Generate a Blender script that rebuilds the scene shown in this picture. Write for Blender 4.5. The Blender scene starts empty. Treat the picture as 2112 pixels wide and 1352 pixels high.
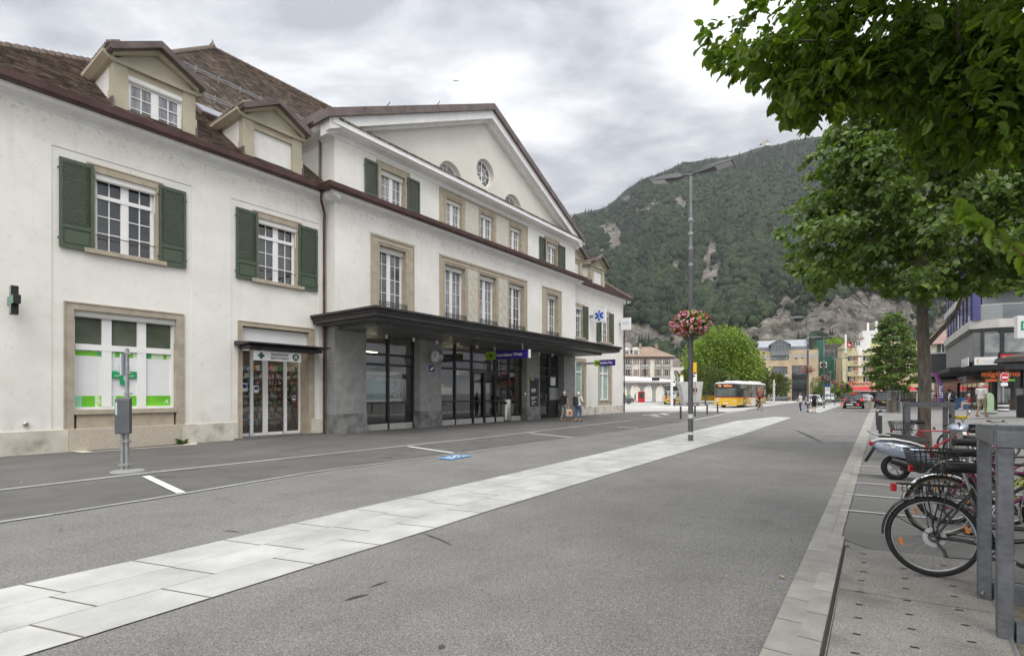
import bpy,bmesh,math,random
import numpy as np
from mathutils import Vector,Matrix,noise
from mathutils.geometry import tessellate_polygon
R=math.radians
random.seed(7);rng=np.random.default_rng(7)
C=bpy.context.scene.collection
sc=bpy.context.scene
# ------------------------------------------------------------------ camera
F,CX,HY,EYE=1050.0,1056.0,811.0,1.62
cam=bpy.data.cameras.new('camera');co=bpy.data.objects.new('camera',cam);C.objects.link(co)
cam.sensor_fit='HORIZONTAL';cam.sensor_width=36;cam.lens=F/2112*36
cam.shift_y=(HY-676)/2112;cam.clip_start=.05;cam.clip_end=9000
co.location=(0,0,EYE);co.rotation_euler=(R(90),0,0);sc.camera=co
# ------------------------------------------------------------------ sky, sun, exposure
SUN_EL,SUN_AZ=R(58),R(172)
w=bpy.data.worlds.new('World');sc.world=w;w.use_nodes=True
nt=w.node_tree;nt.nodes.clear();N=nt.nodes.new;L=nt.links.new
def vmath(nt,op,a,b=None):
 n=nt.nodes.new('ShaderNodeMath');n.operation=op
 for i,x in enumerate((a,b)):
  if x is None:continue
  if isinstance(x,(int,float)):n.inputs[i].default_value=x
  else:nt.links.new(x,n.inputs[i])
 return n.outputs[0]
out=N('ShaderNodeOutputWorld');bg=N('ShaderNodeBackground');L(bg.outputs[0],out.inputs[0])
sky=N('ShaderNodeTexSky');sky.sky_type='NISHITA';sky.sun_disc=False
sky.sun_elevation=SUN_EL;sky.sun_rotation=SUN_AZ
tc=N('ShaderNodeTexCoord');sep=N('ShaderNodeSeparateXYZ');L(tc.outputs['Generated'],sep.inputs[0])
zc=vmath(nt,'ADD',vmath(nt,'MAXIMUM',sep.outputs[2],0.0),.22)
cx_=vmath(nt,'DIVIDE',sep.outputs[0],zc);cy_=vmath(nt,'DIVIDE',sep.outputs[1],zc)
cmb=N('ShaderNodeCombineXYZ');L(cx_,cmb.inputs[0]);L(cy_,cmb.inputs[1])
def nz(scale,det,rough,dist,off):
 m=N('ShaderNodeMapping');m.inputs['Location'].default_value=off;L(cmb.outputs[0],m.inputs[0])
 m.inputs['Rotation'].default_value=(0,0,R(25));m.inputs['Scale'].default_value=(1,1.7,1)
 t=N('ShaderNodeTexNoise');t.inputs['Scale'].default_value=scale;t.inputs['Detail'].default_value=det
 t.inputs['Roughness'].default_value=rough;t.inputs['Distortion'].default_value=dist
 L(m.outputs[0],t.inputs['Vector']);return t.outputs[0]
CL_OFF1,CL_OFF2=(5.6,9.2,3),(2.3,8.4,1)
n1=nz(.75,7,.52,.6,CL_OFF1);n2=nz(2.7,8,.57,.3,CL_OFF2)
mixn=vmath(nt,'ADD',vmath(nt,'MULTIPLY',n1,.68),vmath(nt,'MULTIPLY',n2,.32))
ramp=N('ShaderNodeValToRGB');L(mixn,ramp.inputs[0])
e=ramp.color_ramp.elements
e[0].position=.40;e[0].color=(.31,.32,.35,1)
e[1].position=.60;e[1].color=(.80,.805,.81,1)
el=ramp.color_ramp.elements.new(.462);el.color=(.49,.50,.525,1)
el=ramp.color_ramp.elements.new(.515);el.color=(.70,.705,.715,1)
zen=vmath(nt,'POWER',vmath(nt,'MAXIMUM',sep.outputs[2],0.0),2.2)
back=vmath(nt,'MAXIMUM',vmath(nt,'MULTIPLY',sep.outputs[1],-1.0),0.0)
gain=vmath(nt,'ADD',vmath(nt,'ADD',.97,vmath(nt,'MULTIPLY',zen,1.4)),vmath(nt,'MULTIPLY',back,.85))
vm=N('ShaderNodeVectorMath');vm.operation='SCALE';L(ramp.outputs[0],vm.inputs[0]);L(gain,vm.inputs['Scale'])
vs=N('ShaderNodeVectorMath');vs.operation='SCALE';L(sky.outputs[0],vs.inputs[0]);vs.inputs['Scale'].default_value=.1
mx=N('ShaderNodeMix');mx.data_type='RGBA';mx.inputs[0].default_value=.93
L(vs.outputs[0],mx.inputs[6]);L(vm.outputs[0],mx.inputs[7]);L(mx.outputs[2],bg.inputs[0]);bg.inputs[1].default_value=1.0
sun=bpy.data.lights.new('sun','SUN');so=bpy.data.objects.new('sun',sun);C.objects.link(so)
sun.energy=1.5;sun.angle=R(40);sun.color=(1,.965,.91)
so.rotation_euler=(R(90)-SUN_EL,0,math.pi-SUN_AZ)
so.location=(0,0,60)
sc.view_settings.view_transform='Standard';sc.view_settings.look='None'
sc.view_settings.gamma=1;sc.view_settings.exposure=0.47
sc.cycles.max_bounces=8;sc.cycles.transparent_max_bounces=12
# ------------------------------------------------------------------ materials
MATS={}
def pm(name,c1,c2=None,scale=4,rough=.7,bump=0.,bscale=None,metal=0.,spec=.5,detail=5,lo=.35,hi=.65,emit=0.,trans=0.,coat=0.,stretch=None):
 """principled material whose colour wanders between c1 and c2 in object space"""
 if name in MATS:return MATS[name]
 m=bpy.data.materials.new(name);m.use_nodes=True;nt=m.node_tree;b=nt.nodes['Principled BSDF']
 b.inputs['Roughness'].default_value=rough;b.inputs['Metallic'].default_value=metal
 b.inputs['Specular IOR Level'].default_value=spec;b.inputs['Coat Weight'].default_value=coat
 b.inputs['Base Color'].default_value=(*c1,1)
 tcn=nt.nodes.new('ShaderNodeTexCoord');vec=tcn.outputs['Object']
 if stretch:
  mp=nt.nodes.new('ShaderNodeMapping');mp.inputs['Scale'].default_value=stretch;nt.links.new(vec,mp.inputs[0]);vec=mp.outputs[0]
 if c2:
  t=nt.nodes.new('ShaderNodeTexNoise');t.inputs['Scale'].default_value=scale;t.inputs['Detail'].default_value=detail
  t.inputs['Roughness'].default_value=.6;nt.links.new(vec,t.inputs['Vector'])
  r=nt.nodes.new('ShaderNodeValToRGB');r.color_ramp.elements[0].position=lo;r.color_ramp.elements[1].position=hi
  r.color_ramp.elements[0].color=(*c1,1);r.color_ramp.elements[1].color=(*c2,1)
  nt.links.new(t.outputs[0],r.inputs[0]);nt.links.new(r.outputs[0],b.inputs['Base Color'])
  m['ramp']=r.name
 if bump:
  t2=nt.nodes.new('ShaderNodeTexNoise');t2.inputs['Scale'].default_value=bscale or scale*6;t2.inputs['Detail'].default_value=4
  nt.links.new(vec,t2.inputs['Vector'])
  bn=nt.nodes.new('ShaderNodeBump');bn.inputs['Strength'].default_value=bump;bn.inputs['Distance'].default_value=.02
  nt.links.new(t2.outputs[0],bn.inputs['Height']);nt.links.new(bn.outputs[0],b.inputs['Normal'])
 if emit:
  b.inputs['Emission Color'].default_value=(*c1,1);b.inputs['Emission Strength'].default_value=emit
 if trans:
  b.inputs['Transmission Weight'].default_value=trans
 MATS[name]=m;return m
def mulnoise(m,scale,lo,hi,p0=.3,p1=.7,detail=4,stretch=None,kind='noise',rot=None,rough=.5):
 """multiply the material's base colour by another noise (dirt, speckle, wear)"""
 nt=m.node_tree;b=nt.nodes['Principled BSDF'];inp=b.inputs['Base Color']
 tcn=nt.nodes.new('ShaderNodeTexCoord');vec=tcn.outputs['Object']
 if rot is not None:
  mq=nt.nodes.new('ShaderNodeMapping');mq.inputs['Rotation'].default_value=(0,0,-rot);nt.links.new(vec,mq.inputs[0]);vec=mq.outputs[0]
 if stretch:
  mp=nt.nodes.new('ShaderNodeMapping');mp.inputs['Scale'].default_value=stretch;nt.links.new(vec,mp.inputs[0]);vec=mp.outputs[0]
 if kind=='voronoi':
  t=nt.nodes.new('ShaderNodeTexVoronoi');t.inputs['Scale'].default_value=scale;o=t.outputs['Color']
  sp=nt.nodes.new('ShaderNodeSeparateColor');nt.links.new(o,sp.inputs[0]);o=sp.outputs[0]
 else:
  t=nt.nodes.new('ShaderNodeTexNoise');t.inputs['Scale'].default_value=scale;t.inputs['Detail'].default_value=detail;t.inputs['Roughness'].default_value=rough;o=t.outputs[0]
 nt.links.new(vec,t.inputs['Vector'])
 r=nt.nodes.new('ShaderNodeValToRGB');r.color_ramp.elements[0].position=p0;r.color_ramp.elements[1].position=p1
 r.color_ramp.elements[0].color=(lo,lo,lo,1);r.color_ramp.elements[1].color=(hi,hi,hi,1)
 nt.links.new(o,r.inputs[0])
 mm=nt.nodes.new('ShaderNodeMix');mm.data_type='RGBA';mm.blend_type='MULTIPLY';mm.inputs[0].default_value=1
 if inp.links:nt.links.new(inp.links[0].from_socket,mm.inputs[6])
 else:mm.inputs[6].default_value=inp.default_value
 nt.links.new(r.outputs[0],mm.inputs[7]);nt.links.new(mm.outputs[2],inp)
 return m
def attr_mul(m,attr='tint'):
 nt=m.node_tree;b=nt.nodes['Principled BSDF'];inp=b.inputs['Base Color']
 a=nt.nodes.new('ShaderNodeAttribute');a.attribute_name=attr
 mm=nt.nodes.new('ShaderNodeMix');mm.data_type='RGBA';mm.blend_type='MULTIPLY';mm.inputs[0].default_value=1
 if inp.links:nt.links.new(inp.links[0].from_socket,mm.inputs[6])
 else:mm.inputs[6].default_value=inp.default_value
 nt.links.new(a.outputs['Color'],mm.inputs[7]);nt.links.new(mm.outputs[2],inp)
 return m
def leafmat(name,c1,c2,transl=.35,rough=.45):
 m=pm(name,c1,c2,scale=1.3,rough=rough,spec=.4);attr_mul(m)
 nt=m.node_tree;b=nt.nodes['Principled BSDF'];o=nt.nodes['Material Output']
 t=nt.nodes.new('ShaderNodeBsdfTranslucent');src=b.inputs['Base Color'].links[0].from_socket
 hs=nt.nodes.new('ShaderNodeVectorMath');hs.operation='MULTIPLY';hs.inputs[1].default_value=(1.5,1.7,.5)
 nt.links.new(src,hs.inputs[0]);nt.links.new(hs.outputs[0],t.inputs[0])
 ms=nt.nodes.new('ShaderNodeMixShader');ms.inputs[0].default_value=transl
 nt.links.new(b.outputs[0],ms.inputs[1]);nt.links.new(t.outputs[0],ms.inputs[2]);nt.links.new(ms.outputs[0],o.inputs[0])
 return m
def clearglass(name,tint=(.55,.6,.6),refl=.12,rough=.01):
 """thin pane: see-through with a mirror reflection that grows towards grazing angles"""
 m=bpy.data.materials.new(name);m.use_nodes=True;nt=m.node_tree;nt.nodes.clear()
 o=nt.nodes.new('ShaderNodeOutputMaterial');tr=nt.nodes.new('ShaderNodeBsdfTransparent');tr.inputs[0].default_value=(*tint,1)
 g=nt.nodes.new('ShaderNodeBsdfGlossy');g.inputs['Roughness'].default_value=rough
 lw=nt.nodes.new('ShaderNodeFresnel');lw.inputs[0].default_value=1.5
 a=nt.nodes.new('ShaderNodeMath');a.operation='ADD';a.inputs[1].default_value=refl;a.use_clamp=True;nt.links.new(lw.outputs[0],a.inputs[0])
 ms=nt.nodes.new('ShaderNodeMixShader');nt.links.new(a.outputs[0],ms.inputs[0]);nt.links.new(tr.outputs[0],ms.inputs[1]);nt.links.new(g.outputs[0],ms.inputs[2])
 nt.links.new(ms.outputs[0],o.inputs[0]);MATS[name]=m;return m
# ------------------------------------------------------------------ mesh builder and object helpers
class MB:
 def __init__(s,conv=None):
  s.v=[];s.f=[];s.mi=[];s.m=0;s.M=None;s.conv=conv;s.uv={}
 def pt(s,p):
  p=Vector(p)
  if s.M is not None:p=s.M@p
  if s.conv:p=Vector(s.conv(*p))
  s.v.append(p);return len(s.v)-1
 def face(s,idx,uv=None):
  s.f.append(tuple(idx));s.mi.append(s.m)
  if uv:s.uv[len(s.f)-1]=uv
 def poly(s,pts,uv=None):s.face([s.pt(p)for p in pts],uv);return s
 def box(s,a,b):
  x0,y0,z0=a;x1,y1,z1=b
  i=[s.pt(p)for p in((x0,y0,z0),(x1,y0,z0),(x1,y1,z0),(x0,y1,z0),(x0,y0,z1),(x1,y0,z1),(x1,y1,z1),(x0,y1,z1))]
  for q in((0,3,2,1),(4,5,6,7),(0,1,5,4),(1,2,6,5),(2,3,7,6),(3,0,4,7)):s.face([i[k]for k in q])
  return s
 def cbox(s,c,d):return s.box([c[k]-d[k]/2 for k in range(3)],[c[k]+d[k]/2 for k in range(3)])
 def loft(s,rings,cap=True,closed=True):
  ids=[[s.pt(p)for p in r]for r in rings];n=len(ids[0])
  for a,b in zip(ids,ids[1:]):
   for k in range(n if closed else n-1):s.face((a[k],a[(k+1)%n],b[(k+1)%n],b[k]))
  if cap and closed:
   s.face(ids[0][::-1]);s.face(ids[-1])
  return s
 def prism(s,prof,fn,t0,t1):
  """extrude a closed 2-D profile: fn(a, b, t) -> point"""
  return s.loft([[fn(a,b,t)for a,b in prof]for t in(t0,t1)])
 def tube(s,pts,r,n=8,cap=True):
  pts=[Vector(p)for p in pts];rr=r if isinstance(r,(list,tuple))else[r]*len(pts)
  rings=[];up=None
  for k,p in enumerate(pts):
   a=pts[max(k-1,0)];b=pts[min(k+1,len(pts)-1)];t=(b-a)
   t=t.normalized()if t.length>1e-9 else Vector((0,0,1))
   if up is None:up=Vector((0,0,1))if abs(t.z)<.9 else Vector((1,0,0))
   x=t.cross(up)
   if x.length<1e-6:x=t.cross(Vector((1,.3,0)))
   x.normalize();y=x.cross(t).normalized();up=y
   rings.append([p+rr[k]*(math.cos(2*math.pi*j/n)*x+math.sin(2*math.pi*j/n)*y)for j in range(n)])
  return s.loft(rings,cap)
 def lathe(s,prof,c=(0,0,0),n=16,axis='z',cap=True):
  rings=[]
  for r,h in prof:
   ring=[]
   for j in range(n):
    a=2*math.pi*j/n;x,y=r*math.cos(a),r*math.sin(a)
    p={'z':(x,y,h),'y':(x,h,y),'x':(h,x,y)}[axis]
    ring.append((c[0]+p[0],c[1]+p[1],c[2]+p[2]))
   rings.append(ring)
  return s.loft(rings,cap)
 def ball(s,c,r,n=10,m=6,sc=(1,1,1)):
  rings=[]
  for i in range(1,m):
   ph=math.pi*i/m
   rings.append([(c[0]+r*sc[0]*math.sin(ph)*math.cos(2*math.pi*j/n),c[1]+r*sc[1]*math.sin(ph)*math.sin(2*math.pi*j/n),c[2]-r*sc[2]*math.cos(ph))for j in range(n)])
  return s.loft(rings)
 def torus(s,c,R_,r,axis='y',n=40,m=8,a0=0,a1=360,sq=1.0):
  full=abs(a1-a0)>=360;rings=[]
  for i in range(n if full else n+1):
   a=R(a0)+R(a1-a0)*i/n;ring=[]
   for j in range(m):
    b=2*math.pi*j/m;rr=R_+r*math.cos(b);h=r*sq*math.sin(b);x,y=rr*math.cos(a),rr*math.sin(a)
    p={'y':(x,h,y),'z':(x,y,h),'x':(h,x,y)}[axis]
    ring.append((c[0]+p[0],c[1]+p[1],c[2]+p[2]))
   rings.append(ring)
  if full:rings.append(rings[0])
  return s.loft(rings,cap=not full)
 def capsule(s,a,b,ra,rb,n=10):
  a=Vector(a);b=Vector(b);t=(b-a);L_=max(t.length,1e-6);t/=L_
  s.tube([a-t*ra*.98,a-t*ra*.8,a-t*ra*.4,a,b,b+t*rb*.4,b+t*rb*.8,b+t*rb*.98],[ra*.2,ra*.6,ra*.92,ra,rb,rb*.92,rb*.6,rb*.2],n);return s
 def sheet(s,outer,holes,fn):
  """flat polygon with holes; fn maps (a, b) to a point"""
  loops=[outer]+list(holes);flat=[p for l in loops for p in l]
  tris=tessellate_polygon([[Vector((p[0],p[1],0))for p in l]for l in loops])
  ids=[s.pt(fn(*p))for p in flat]
  for t in tris:s.face([ids[k]for k in t])
  return s
 def build(s,name,mats,parent=None,label=None,smooth=None,bevel=0,recalc=True,remesh=None,kind=None):
  me=bpy.data.meshes.new(name)
  me.from_pydata([tuple(p)for p in s.v],[],s.f)
  if not isinstance(mats,(list,tuple)):mats=[mats]
  for m in mats:me.materials.append(m)
  if s.uv:
   ul=me.uv_layers.new(name='UVMap')
   for fi,uvs in s.uv.items():
    p=me.polygons[fi]
    for k,li in enumerate(p.loop_indices):ul.data[li].uv=uvs[k]
  me.polygons.foreach_set('material_index',s.mi)
  if recalc:
   bm=bmesh.new();bm.from_mesh(me);bmesh.ops.remove_doubles(bm,verts=bm.verts,dist=1e-5)if smooth else None
   bmesh.ops.recalc_face_normals(bm,faces=bm.faces);bm.to_mesh(me);bm.free()
  if smooth is not None:
   me.polygons.foreach_set('use_smooth',[True]*len(me.polygons))
   me.set_sharp_from_angle(angle=R(smooth))
  me.update()
  o=bpy.data.objects.new(name,me);C.objects.link(o)
  if remesh:
   md=o.modifiers.new('skin','REMESH');md.mode='VOXEL';md.voxel_size=remesh;md.use_smooth_shade=True
   m2=o.modifiers.new('soft','SMOOTH');m2.iterations=3;m2.factor=.5
  if bevel:
   md=o.modifiers.new('edge','BEVEL');md.width=bevel;md.segments=2;md.limit_method='ANGLE';md.angle_limit=R(40)
  if parent is not None:o.parent=parent
  if label:o['label']=label
  if kind:o['kind']=kind
  return o
def tag(o,label,cat,group=None,kind=None):
 o['label']=label
 if cat:o['category']=cat
 if group:o['group']=group
 if kind:o['kind']=kind
 return o
def thing(name,label,cat,loc=(0,0,0),rz=0.,group=None):
 o=bpy.data.objects.new(name,None);C.objects.link(o);o.empty_display_size=.2
 o.location=loc;o.rotation_euler=(0,0,rz);return tag(o,label,cat,group)
def struct(name,mb,mat,**k):
 o=mb.build(name,mat,**k);o['kind']='structure';return o
def copy_tree(o,parent=None):
 c=o.copy();C.objects.link(c)
 if parent is not None:c.parent=parent
 for ch in list(o.children):copy_tree(ch,c)
 return c
def text_mesh(s,size,align='LEFT',bold=0.,ext=.004,shear=0.,spacing=1.,wscale=1.):
 cu=bpy.data.curves.new('lettering','FONT');cu.body=s;cu.size=size;cu.align_x=align;cu.align_y='CENTER'
 cu.offset=bold;cu.extrude=ext;cu.shear=shear;cu.space_character=spacing;cu.resolution_u=3
 o=bpy.data.objects.new('lettering',cu);C.objects.link(o)
 bpy.context.view_layer.update()
 me=bpy.data.meshes.new_from_object(o.evaluated_get(bpy.context.evaluated_depsgraph_get()))
 bpy.data.objects.remove(o)
 return me
def lettering(s,size,mat,parent,M,name='lettering',**k):
 """text as a mesh child; M places the text plane (x right, y up, z out)"""
 wsc=k.pop('wscale',1.)
 me=text_mesh(s,size,**k);me.materials.clear();me.materials.append(mat)
 me.transform(M@Matrix.Diagonal((wsc,1,1,1)))
 o=bpy.data.objects.new(name,me);C.objects.link(o);o.parent=parent;return o
def frame_mat(origin,right,up):
 r=Vector(right).normalized();u=Vector(up).normalized();n=r.cross(u)
 return Matrix(((r.x,u.x,n.x,origin[0]),(r.y,u.y,n.y,origin[1]),(r.z,u.z,n.z,origin[2]),(0,0,0,1)))
# ------------------------------------------------------------------ where a photograph pixel lies in the place
KD=Vector((.583,.812)).normalized();KP=Vector((1.533,3.144))
def gz(x,y):
 """height of the ground: the plaza on the right rises gently away from the kerb"""
 rx,ry=x-KP.x,y-KP.y;lat=rx*KD.y-ry*KD.x;al=rx*KD.x+ry*KD.y
 k=max(0.,min(1.,(al-10)/14));k=k*k*(3-2*k)
 k2=max(0.,min(1.,(95-al)/55))
 return min(.36,max(0.,lat-2.2)*.085)*k*k2
def G(px,py,z=None):
 """ground point seen at a pixel"""
 zz=0. if z is None else z
 for _ in range(12):
  Z=(EYE-zz)*F/(py-HY);x=(px-CX)/F*Z
  if z is not None:break
  zz=gz(x,Z)
 return Vector((x,Z,zz))
def P(px,py,Z):return Vector(((px-CX)/F*Z,Z,EYE+(HY-py)/F*Z))
def X(px,Z):return(px-CX)/F*Z
def H(py,Z):return EYE+(HY-py)/F*Z
TH=math.atan2(781,1050);SD=Vector((math.sin(TH),math.cos(TH)));SN=Vector((math.cos(TH),-math.sin(TH)))
SO=Vector((-18.27*SN.x,-18.27*SN.y,0));SROT=math.atan2(SD.y,SD.x)
def U(px,v=0.):
 r=Vector(((px-CX)/F,1));Z=(v-18.27)/(SN.dot(r));return SD.dot(r*Z)
def ZZ(px,py,v=0.):
 r=Vector(((px-CX)/F,1));Z=(v-18.27)/(SN.dot(r));return EYE+(HY-py)/F*Z
def SW(u,v,z=0.):return Vector((SO.x+SD.x*u+SN.x*v,SO.y+SD.y*u+SN.y*v,z))
def SC(u,v,z):return(u,-v,z)
# ================================================================== materials of the place
def zdirt(m):
 """mould specks in the band below the eaves and splashed dirt above the plinth"""
 nt=m.node_tree;b=nt.nodes['Principled BSDF'];inp=b.inputs['Base Color'];tcn=nt.nodes.new('ShaderNodeTexCoord');sp=nt.nodes.new('ShaderNodeSeparateXYZ');nt.links.new(tcn.outputs['Object'],sp.inputs[0])
 def fac(a,c,scale,p0,p1,stretch):
  mr=nt.nodes.new('ShaderNodeMapRange');nt.links.new(sp.outputs[2],mr.inputs[0]);mr.inputs[1].default_value=a;mr.inputs[2].default_value=c
  mp=nt.nodes.new('ShaderNodeMapping');mp.inputs['Scale'].default_value=stretch;nt.links.new(tcn.outputs['Object'],mp.inputs[0])
  t=nt.nodes.new('ShaderNodeTexNoise');t.inputs['Scale'].default_value=scale;t.inputs['Detail'].default_value=4;nt.links.new(mp.outputs[0],t.inputs[0])
  r=nt.nodes.new('ShaderNodeMapRange');nt.links.new(t.outputs[0],r.inputs[0]);r.inputs[1].default_value=p0;r.inputs[2].default_value=p1
  return vmath(nt,'MULTIPLY',mr.outputs[0],r.outputs[0])
 f=vmath(nt,'ADD',vmath(nt,'MULTIPLY',vmath(nt,'MULTIPLY',fac(8.5,9.2,7,.54,.72,(1,1,1)),vmath(nt,'LESS_THAN',sp.outputs[2],9.5)),.42),vmath(nt,'ADD',vmath(nt,'MULTIPLY',fac(1.5,.6,3,.40,.75,(1,1,.5)),.35),vmath(nt,'MULTIPLY',fac(3,7.2,5,.58,.80,(1,1,.06)),.17)))
 mm=nt.nodes.new('ShaderNodeMix');mm.data_type='RGBA';nt.links.new(f,mm.inputs[0]);nt.links.new(inp.links[0].from_socket,mm.inputs[6]);mm.inputs[7].default_value=(.26,.235,.20,1);nt.links.new(mm.outputs[2],inp)
plaster=pm('white_plaster',(.74,.715,.66),(.81,.79,.74),scale=.8,rough=.9,bump=.25,bscale=26)
mulnoise(plaster,5.5,.90,1.,p0=.24,p1=.42,detail=3);mulnoise(plaster,.9,.95,1.02,detail=6);zdirt(plaster)
plaster_gable=pm('gable_plaster',(.66,.635,.57),(.72,.695,.635),scale=.7,rough=.9,bump=.15,bscale=20)
whitepaint=pm('white_paint',(.79,.785,.77),(.83,.825,.81),scale=2,rough=.6)
soffitpaint=pm('white_soffit',(.78,.775,.76),(.83,.825,.81),scale=1.5,rough=.8);mulnoise(soffitpaint,3,.93,1,p0=.3,p1=.5)
sandstone=pm('tan_stone',(.37,.315,.235),(.46,.40,.31),scale=3,rough=.85,bump=.2,bscale=60);mulnoise(sandstone,110,.84,1.1)
greenstone=pm('ochre_dormer_stone',(.40,.36,.265),(.46,.415,.315),scale=2,rough=.85,bump=.2,bscale=60);mulnoise(greenstone,90,.9,1.06)
plinthstone=pm('pale_plinth_stone',(.50,.455,.38),(.66,.62,.545),scale=1.6,rough=.9,bump=.3,bscale=40);mulnoise(plinthstone,2.2,.62,1,p0=.3,p1=.46);mulnoise(plinthstone,120,.88,1.06)
granite=pm('speckled_granite',(.36,.31,.24),(.56,.505,.42),scale=48,rough=.85,bump=.3,bscale=60)
greygranite=pm('grey_granite',(.26,.26,.252),(.34,.34,.332),scale=3,rough=.6,bump=.1,bscale=60);mulnoise(greygranite,160,.72,1.18);mulnoise(greygranite,1.1,.88,1.03,p0=.3,p1=.5)
copper=pm('brown_copper',(.060,.028,.024),(.10,.052,.044),scale=2.2,rough=.45,metal=.25)
copper2=pm('grey_brown_copper',(.115,.088,.08),(.18,.14,.128),scale=2.2,rough=.45,metal=.25)
shuttergreen=pm('shutter_green',(.055,.080,.050),(.068,.095,.060),scale=3,rough=.5)
darkmetal=pm('dark_grey_metal',(.028,.028,.03),(.045,.045,.047),scale=3,rough=.4,metal=.3)
canopymetal=pm('canopy_bronze_metal',(.030,.028,.028),(.052,.048,.046),scale=2,rough=.38,metal=.4)
soffitmetal=pm('canopy_soffit',(.10,.10,.10),(.15,.15,.147),scale=2.5,rough=.4,metal=.2)
blackp=pm('black_plastic',(.012,.012,.013),(.02,.02,.021),scale=8,rough=.45)
steel=pm('brushed_steel',(.40,.385,.36),(.52,.505,.48),scale=3,rough=.32,metal=.9,stretch=(30,30,1))
galv=pm('galvanised_steel',(.30,.31,.315),(.42,.43,.435),scale=12,rough=.5,metal=.6)
chrome=pm('chrome',(.7,.7,.7),rough=.12,metal=1.)
glass_dark=pm('window_glass_dark',(.012,.014,.014),(.05,.055,.055),scale=.55,rough=.03,spec=.9,coat=.5)
glass_curtain=pm('window_glass_curtain',(.10,.105,.115),(.34,.345,.355),scale=7,rough=.05,spec=.9,coat=.5,stretch=(1,1,.12))
glass_mid=pm('window_glass_mid',(.035,.04,.04),(.19,.195,.195),scale=1.1,rough=.03,spec=.9,coat=.5)
glass_clear=clearglass('shop_glass',(.86,.88,.87),.13)
glass_tint=clearglass('tinted_glass',(.42,.46,.46),.16)
blindwhite=pm('white_blind',(.70,.69,.66),(.76,.75,.72),scale=3,rough=.7)
black_iron=pm('black_iron',(.035,.034,.034),(.05,.05,.05),scale=8,rough=.6)
tile_a=pm('roof_tile',(.125,.095,.075),(.235,.19,.155),scale=2.3,rough=.9,bump=.3,bscale=40)
mulnoise(tile_a,5.2,.62,1.3,kind='voronoi',stretch=(1,1,1.6));mulnoise(tile_a,1,.8,1.15)
tile_r=pm('ridge_tile',(.14,.105,.085),(.22,.175,.145),scale=4,rough=.9)
signwhite=pm('sign_white',(.78,.78,.77),(.82,.82,.81),scale=3,rough=.4)
signgreen=pm('pharmacy_green',(.012,.30,.10),(.02,.34,.12),scale=3,rough=.4)
darkgreen=pm('dark_sign_green',(.012,.095,.05),rough=.4)
signblack=pm('sign_black',(.015,.015,.015),rough=.5)
signpurple=pm('station_sign_violet',(.035,.015,.20),(.045,.02,.23),scale=2,rough=.3)
signlime=pm('station_sign_lime',(.30,.52,.02),rough=.3)
signblue=pm('sign_blue',(.015,.05,.20),rough=.35)
signred=pm('sign_red',(.50,.015,.02),rough=.4)
# ================================================================== the station
st=thing('station_building','long white plastered station with brown tiled roof, green shutters, gable and dark canopy','building',SO,SROT)
def SMB():return MB(SC)
def rect(a,b,c,d):return[(a,c),(b,c),(b,d),(a,d)]
VM=.6
U0,UL,UR,UE=1.3,U(690,VM),U(1186,VM),U(1285,0.)
ZG,ZF=9.41,8.36
holes_w1,holes_m,holes_w2=[],[],[]
def shutter(u0,u1,z0,z1,v,parent):
 mb=SMB();t=.045;s=.075
 mb.box((u0,v,z0),(u0+s,v+t,z1));mb.box((u1-s,v,z0),(u1,v+t,z1))
 zp=z0+(z1-z0)*.245
 for a,b in((z0,z0+.1),(zp-.05,zp+.05),(z1-.1,z1)):mb.box((u0+s,v,a),(u1-s,v+t,b))
 mb.box((u0+s,v,z0+.1),(u1-s,v+t*.4,zp-.05));mb.box((u0+s+.05,v,z0+.15),(u1-s-.05,v+t*.75,zp-.1))
 n=max(8,int((z1-.1-zp-.05)/.062));a0=zp+.05;d=(z1-.1-a0)/n
 for k in range(n):
  za=a0+k*d
  mb.loft([[(uu,v+.002,za+d*.55),(uu,v+.012,za+d*.75),(uu,v+t-.004,za+d*.30),(uu,v+t-.014,za+d*.05)]for uu in(u0+s,u1-s)])
 for zz in(z0+.25,z1-.3):
  for uu in(u0-.01,u1+.01):mb.cbox((uu,v+.01,zz),(.05,.02,.05))
 return mb.build('shutter',shuttergreen,parent)
def casement(u0,u1,z0,z1,v,cols,rows,top=None,parent=None,glass=glass_dark,name='window',mid=True,th=.06):
 """white casement window: frame, mullion and glazing bars in one mesh, its panes as a child"""
 mb=SMB();d=.07;bars=.028
 mb.box((u0,v-d,z0),(u0+th,v,z1));mb.box((u1-th,v-d,z0),(u1,v,z1))
 mb.box((u0+th,v-d,z0),(u1-th,v,z0+th));mb.box((u0+th,v-d,z1-th),(u1-th,v,z1))
 um=(u0+u1)/2;zt=z1-th
 if mid:mb.box((um-.065,v-d,z0+th),(um+.065,v+.012,z1-th))
 if top:
  zt=z1-top
  mb.box((u0+th,v-d,zt-.06),(u1-th,v+.03,zt+.05))
 halves=((u0+th,um-.065),(um+.065,u1-th))if mid else((u0+th,u1-th),)
 for a,b in halves:
  for k in range(1,cols):
   x=a+(b-a)*k/cols;mb.box((x-bars/2,v-.04,z0+th),(x+bars/2,v-.012,z1-th))
  zz1=zt-.06 if top else z1-th
  for k in range(1,rows):
   z=z0+th+(zz1-z0-th)*k/rows;mb.box((a,v-.038,z-bars/2),(b,v-.014,z+bars/2))
  for a2,b2 in((a,a+.035),(b-.035,b)):mb.box((a2,v-.05,z0+th),(b2,v-.004,z1-th))
 f=mb.build(name,whitepaint,parent)
 SMB().poly([(u0,v-.045,z0),(u1,v-.045,z0),(u1,v-.045,z1),(u0,v-.045,z1)]).build('pane',glass,f)
 return f
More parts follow.
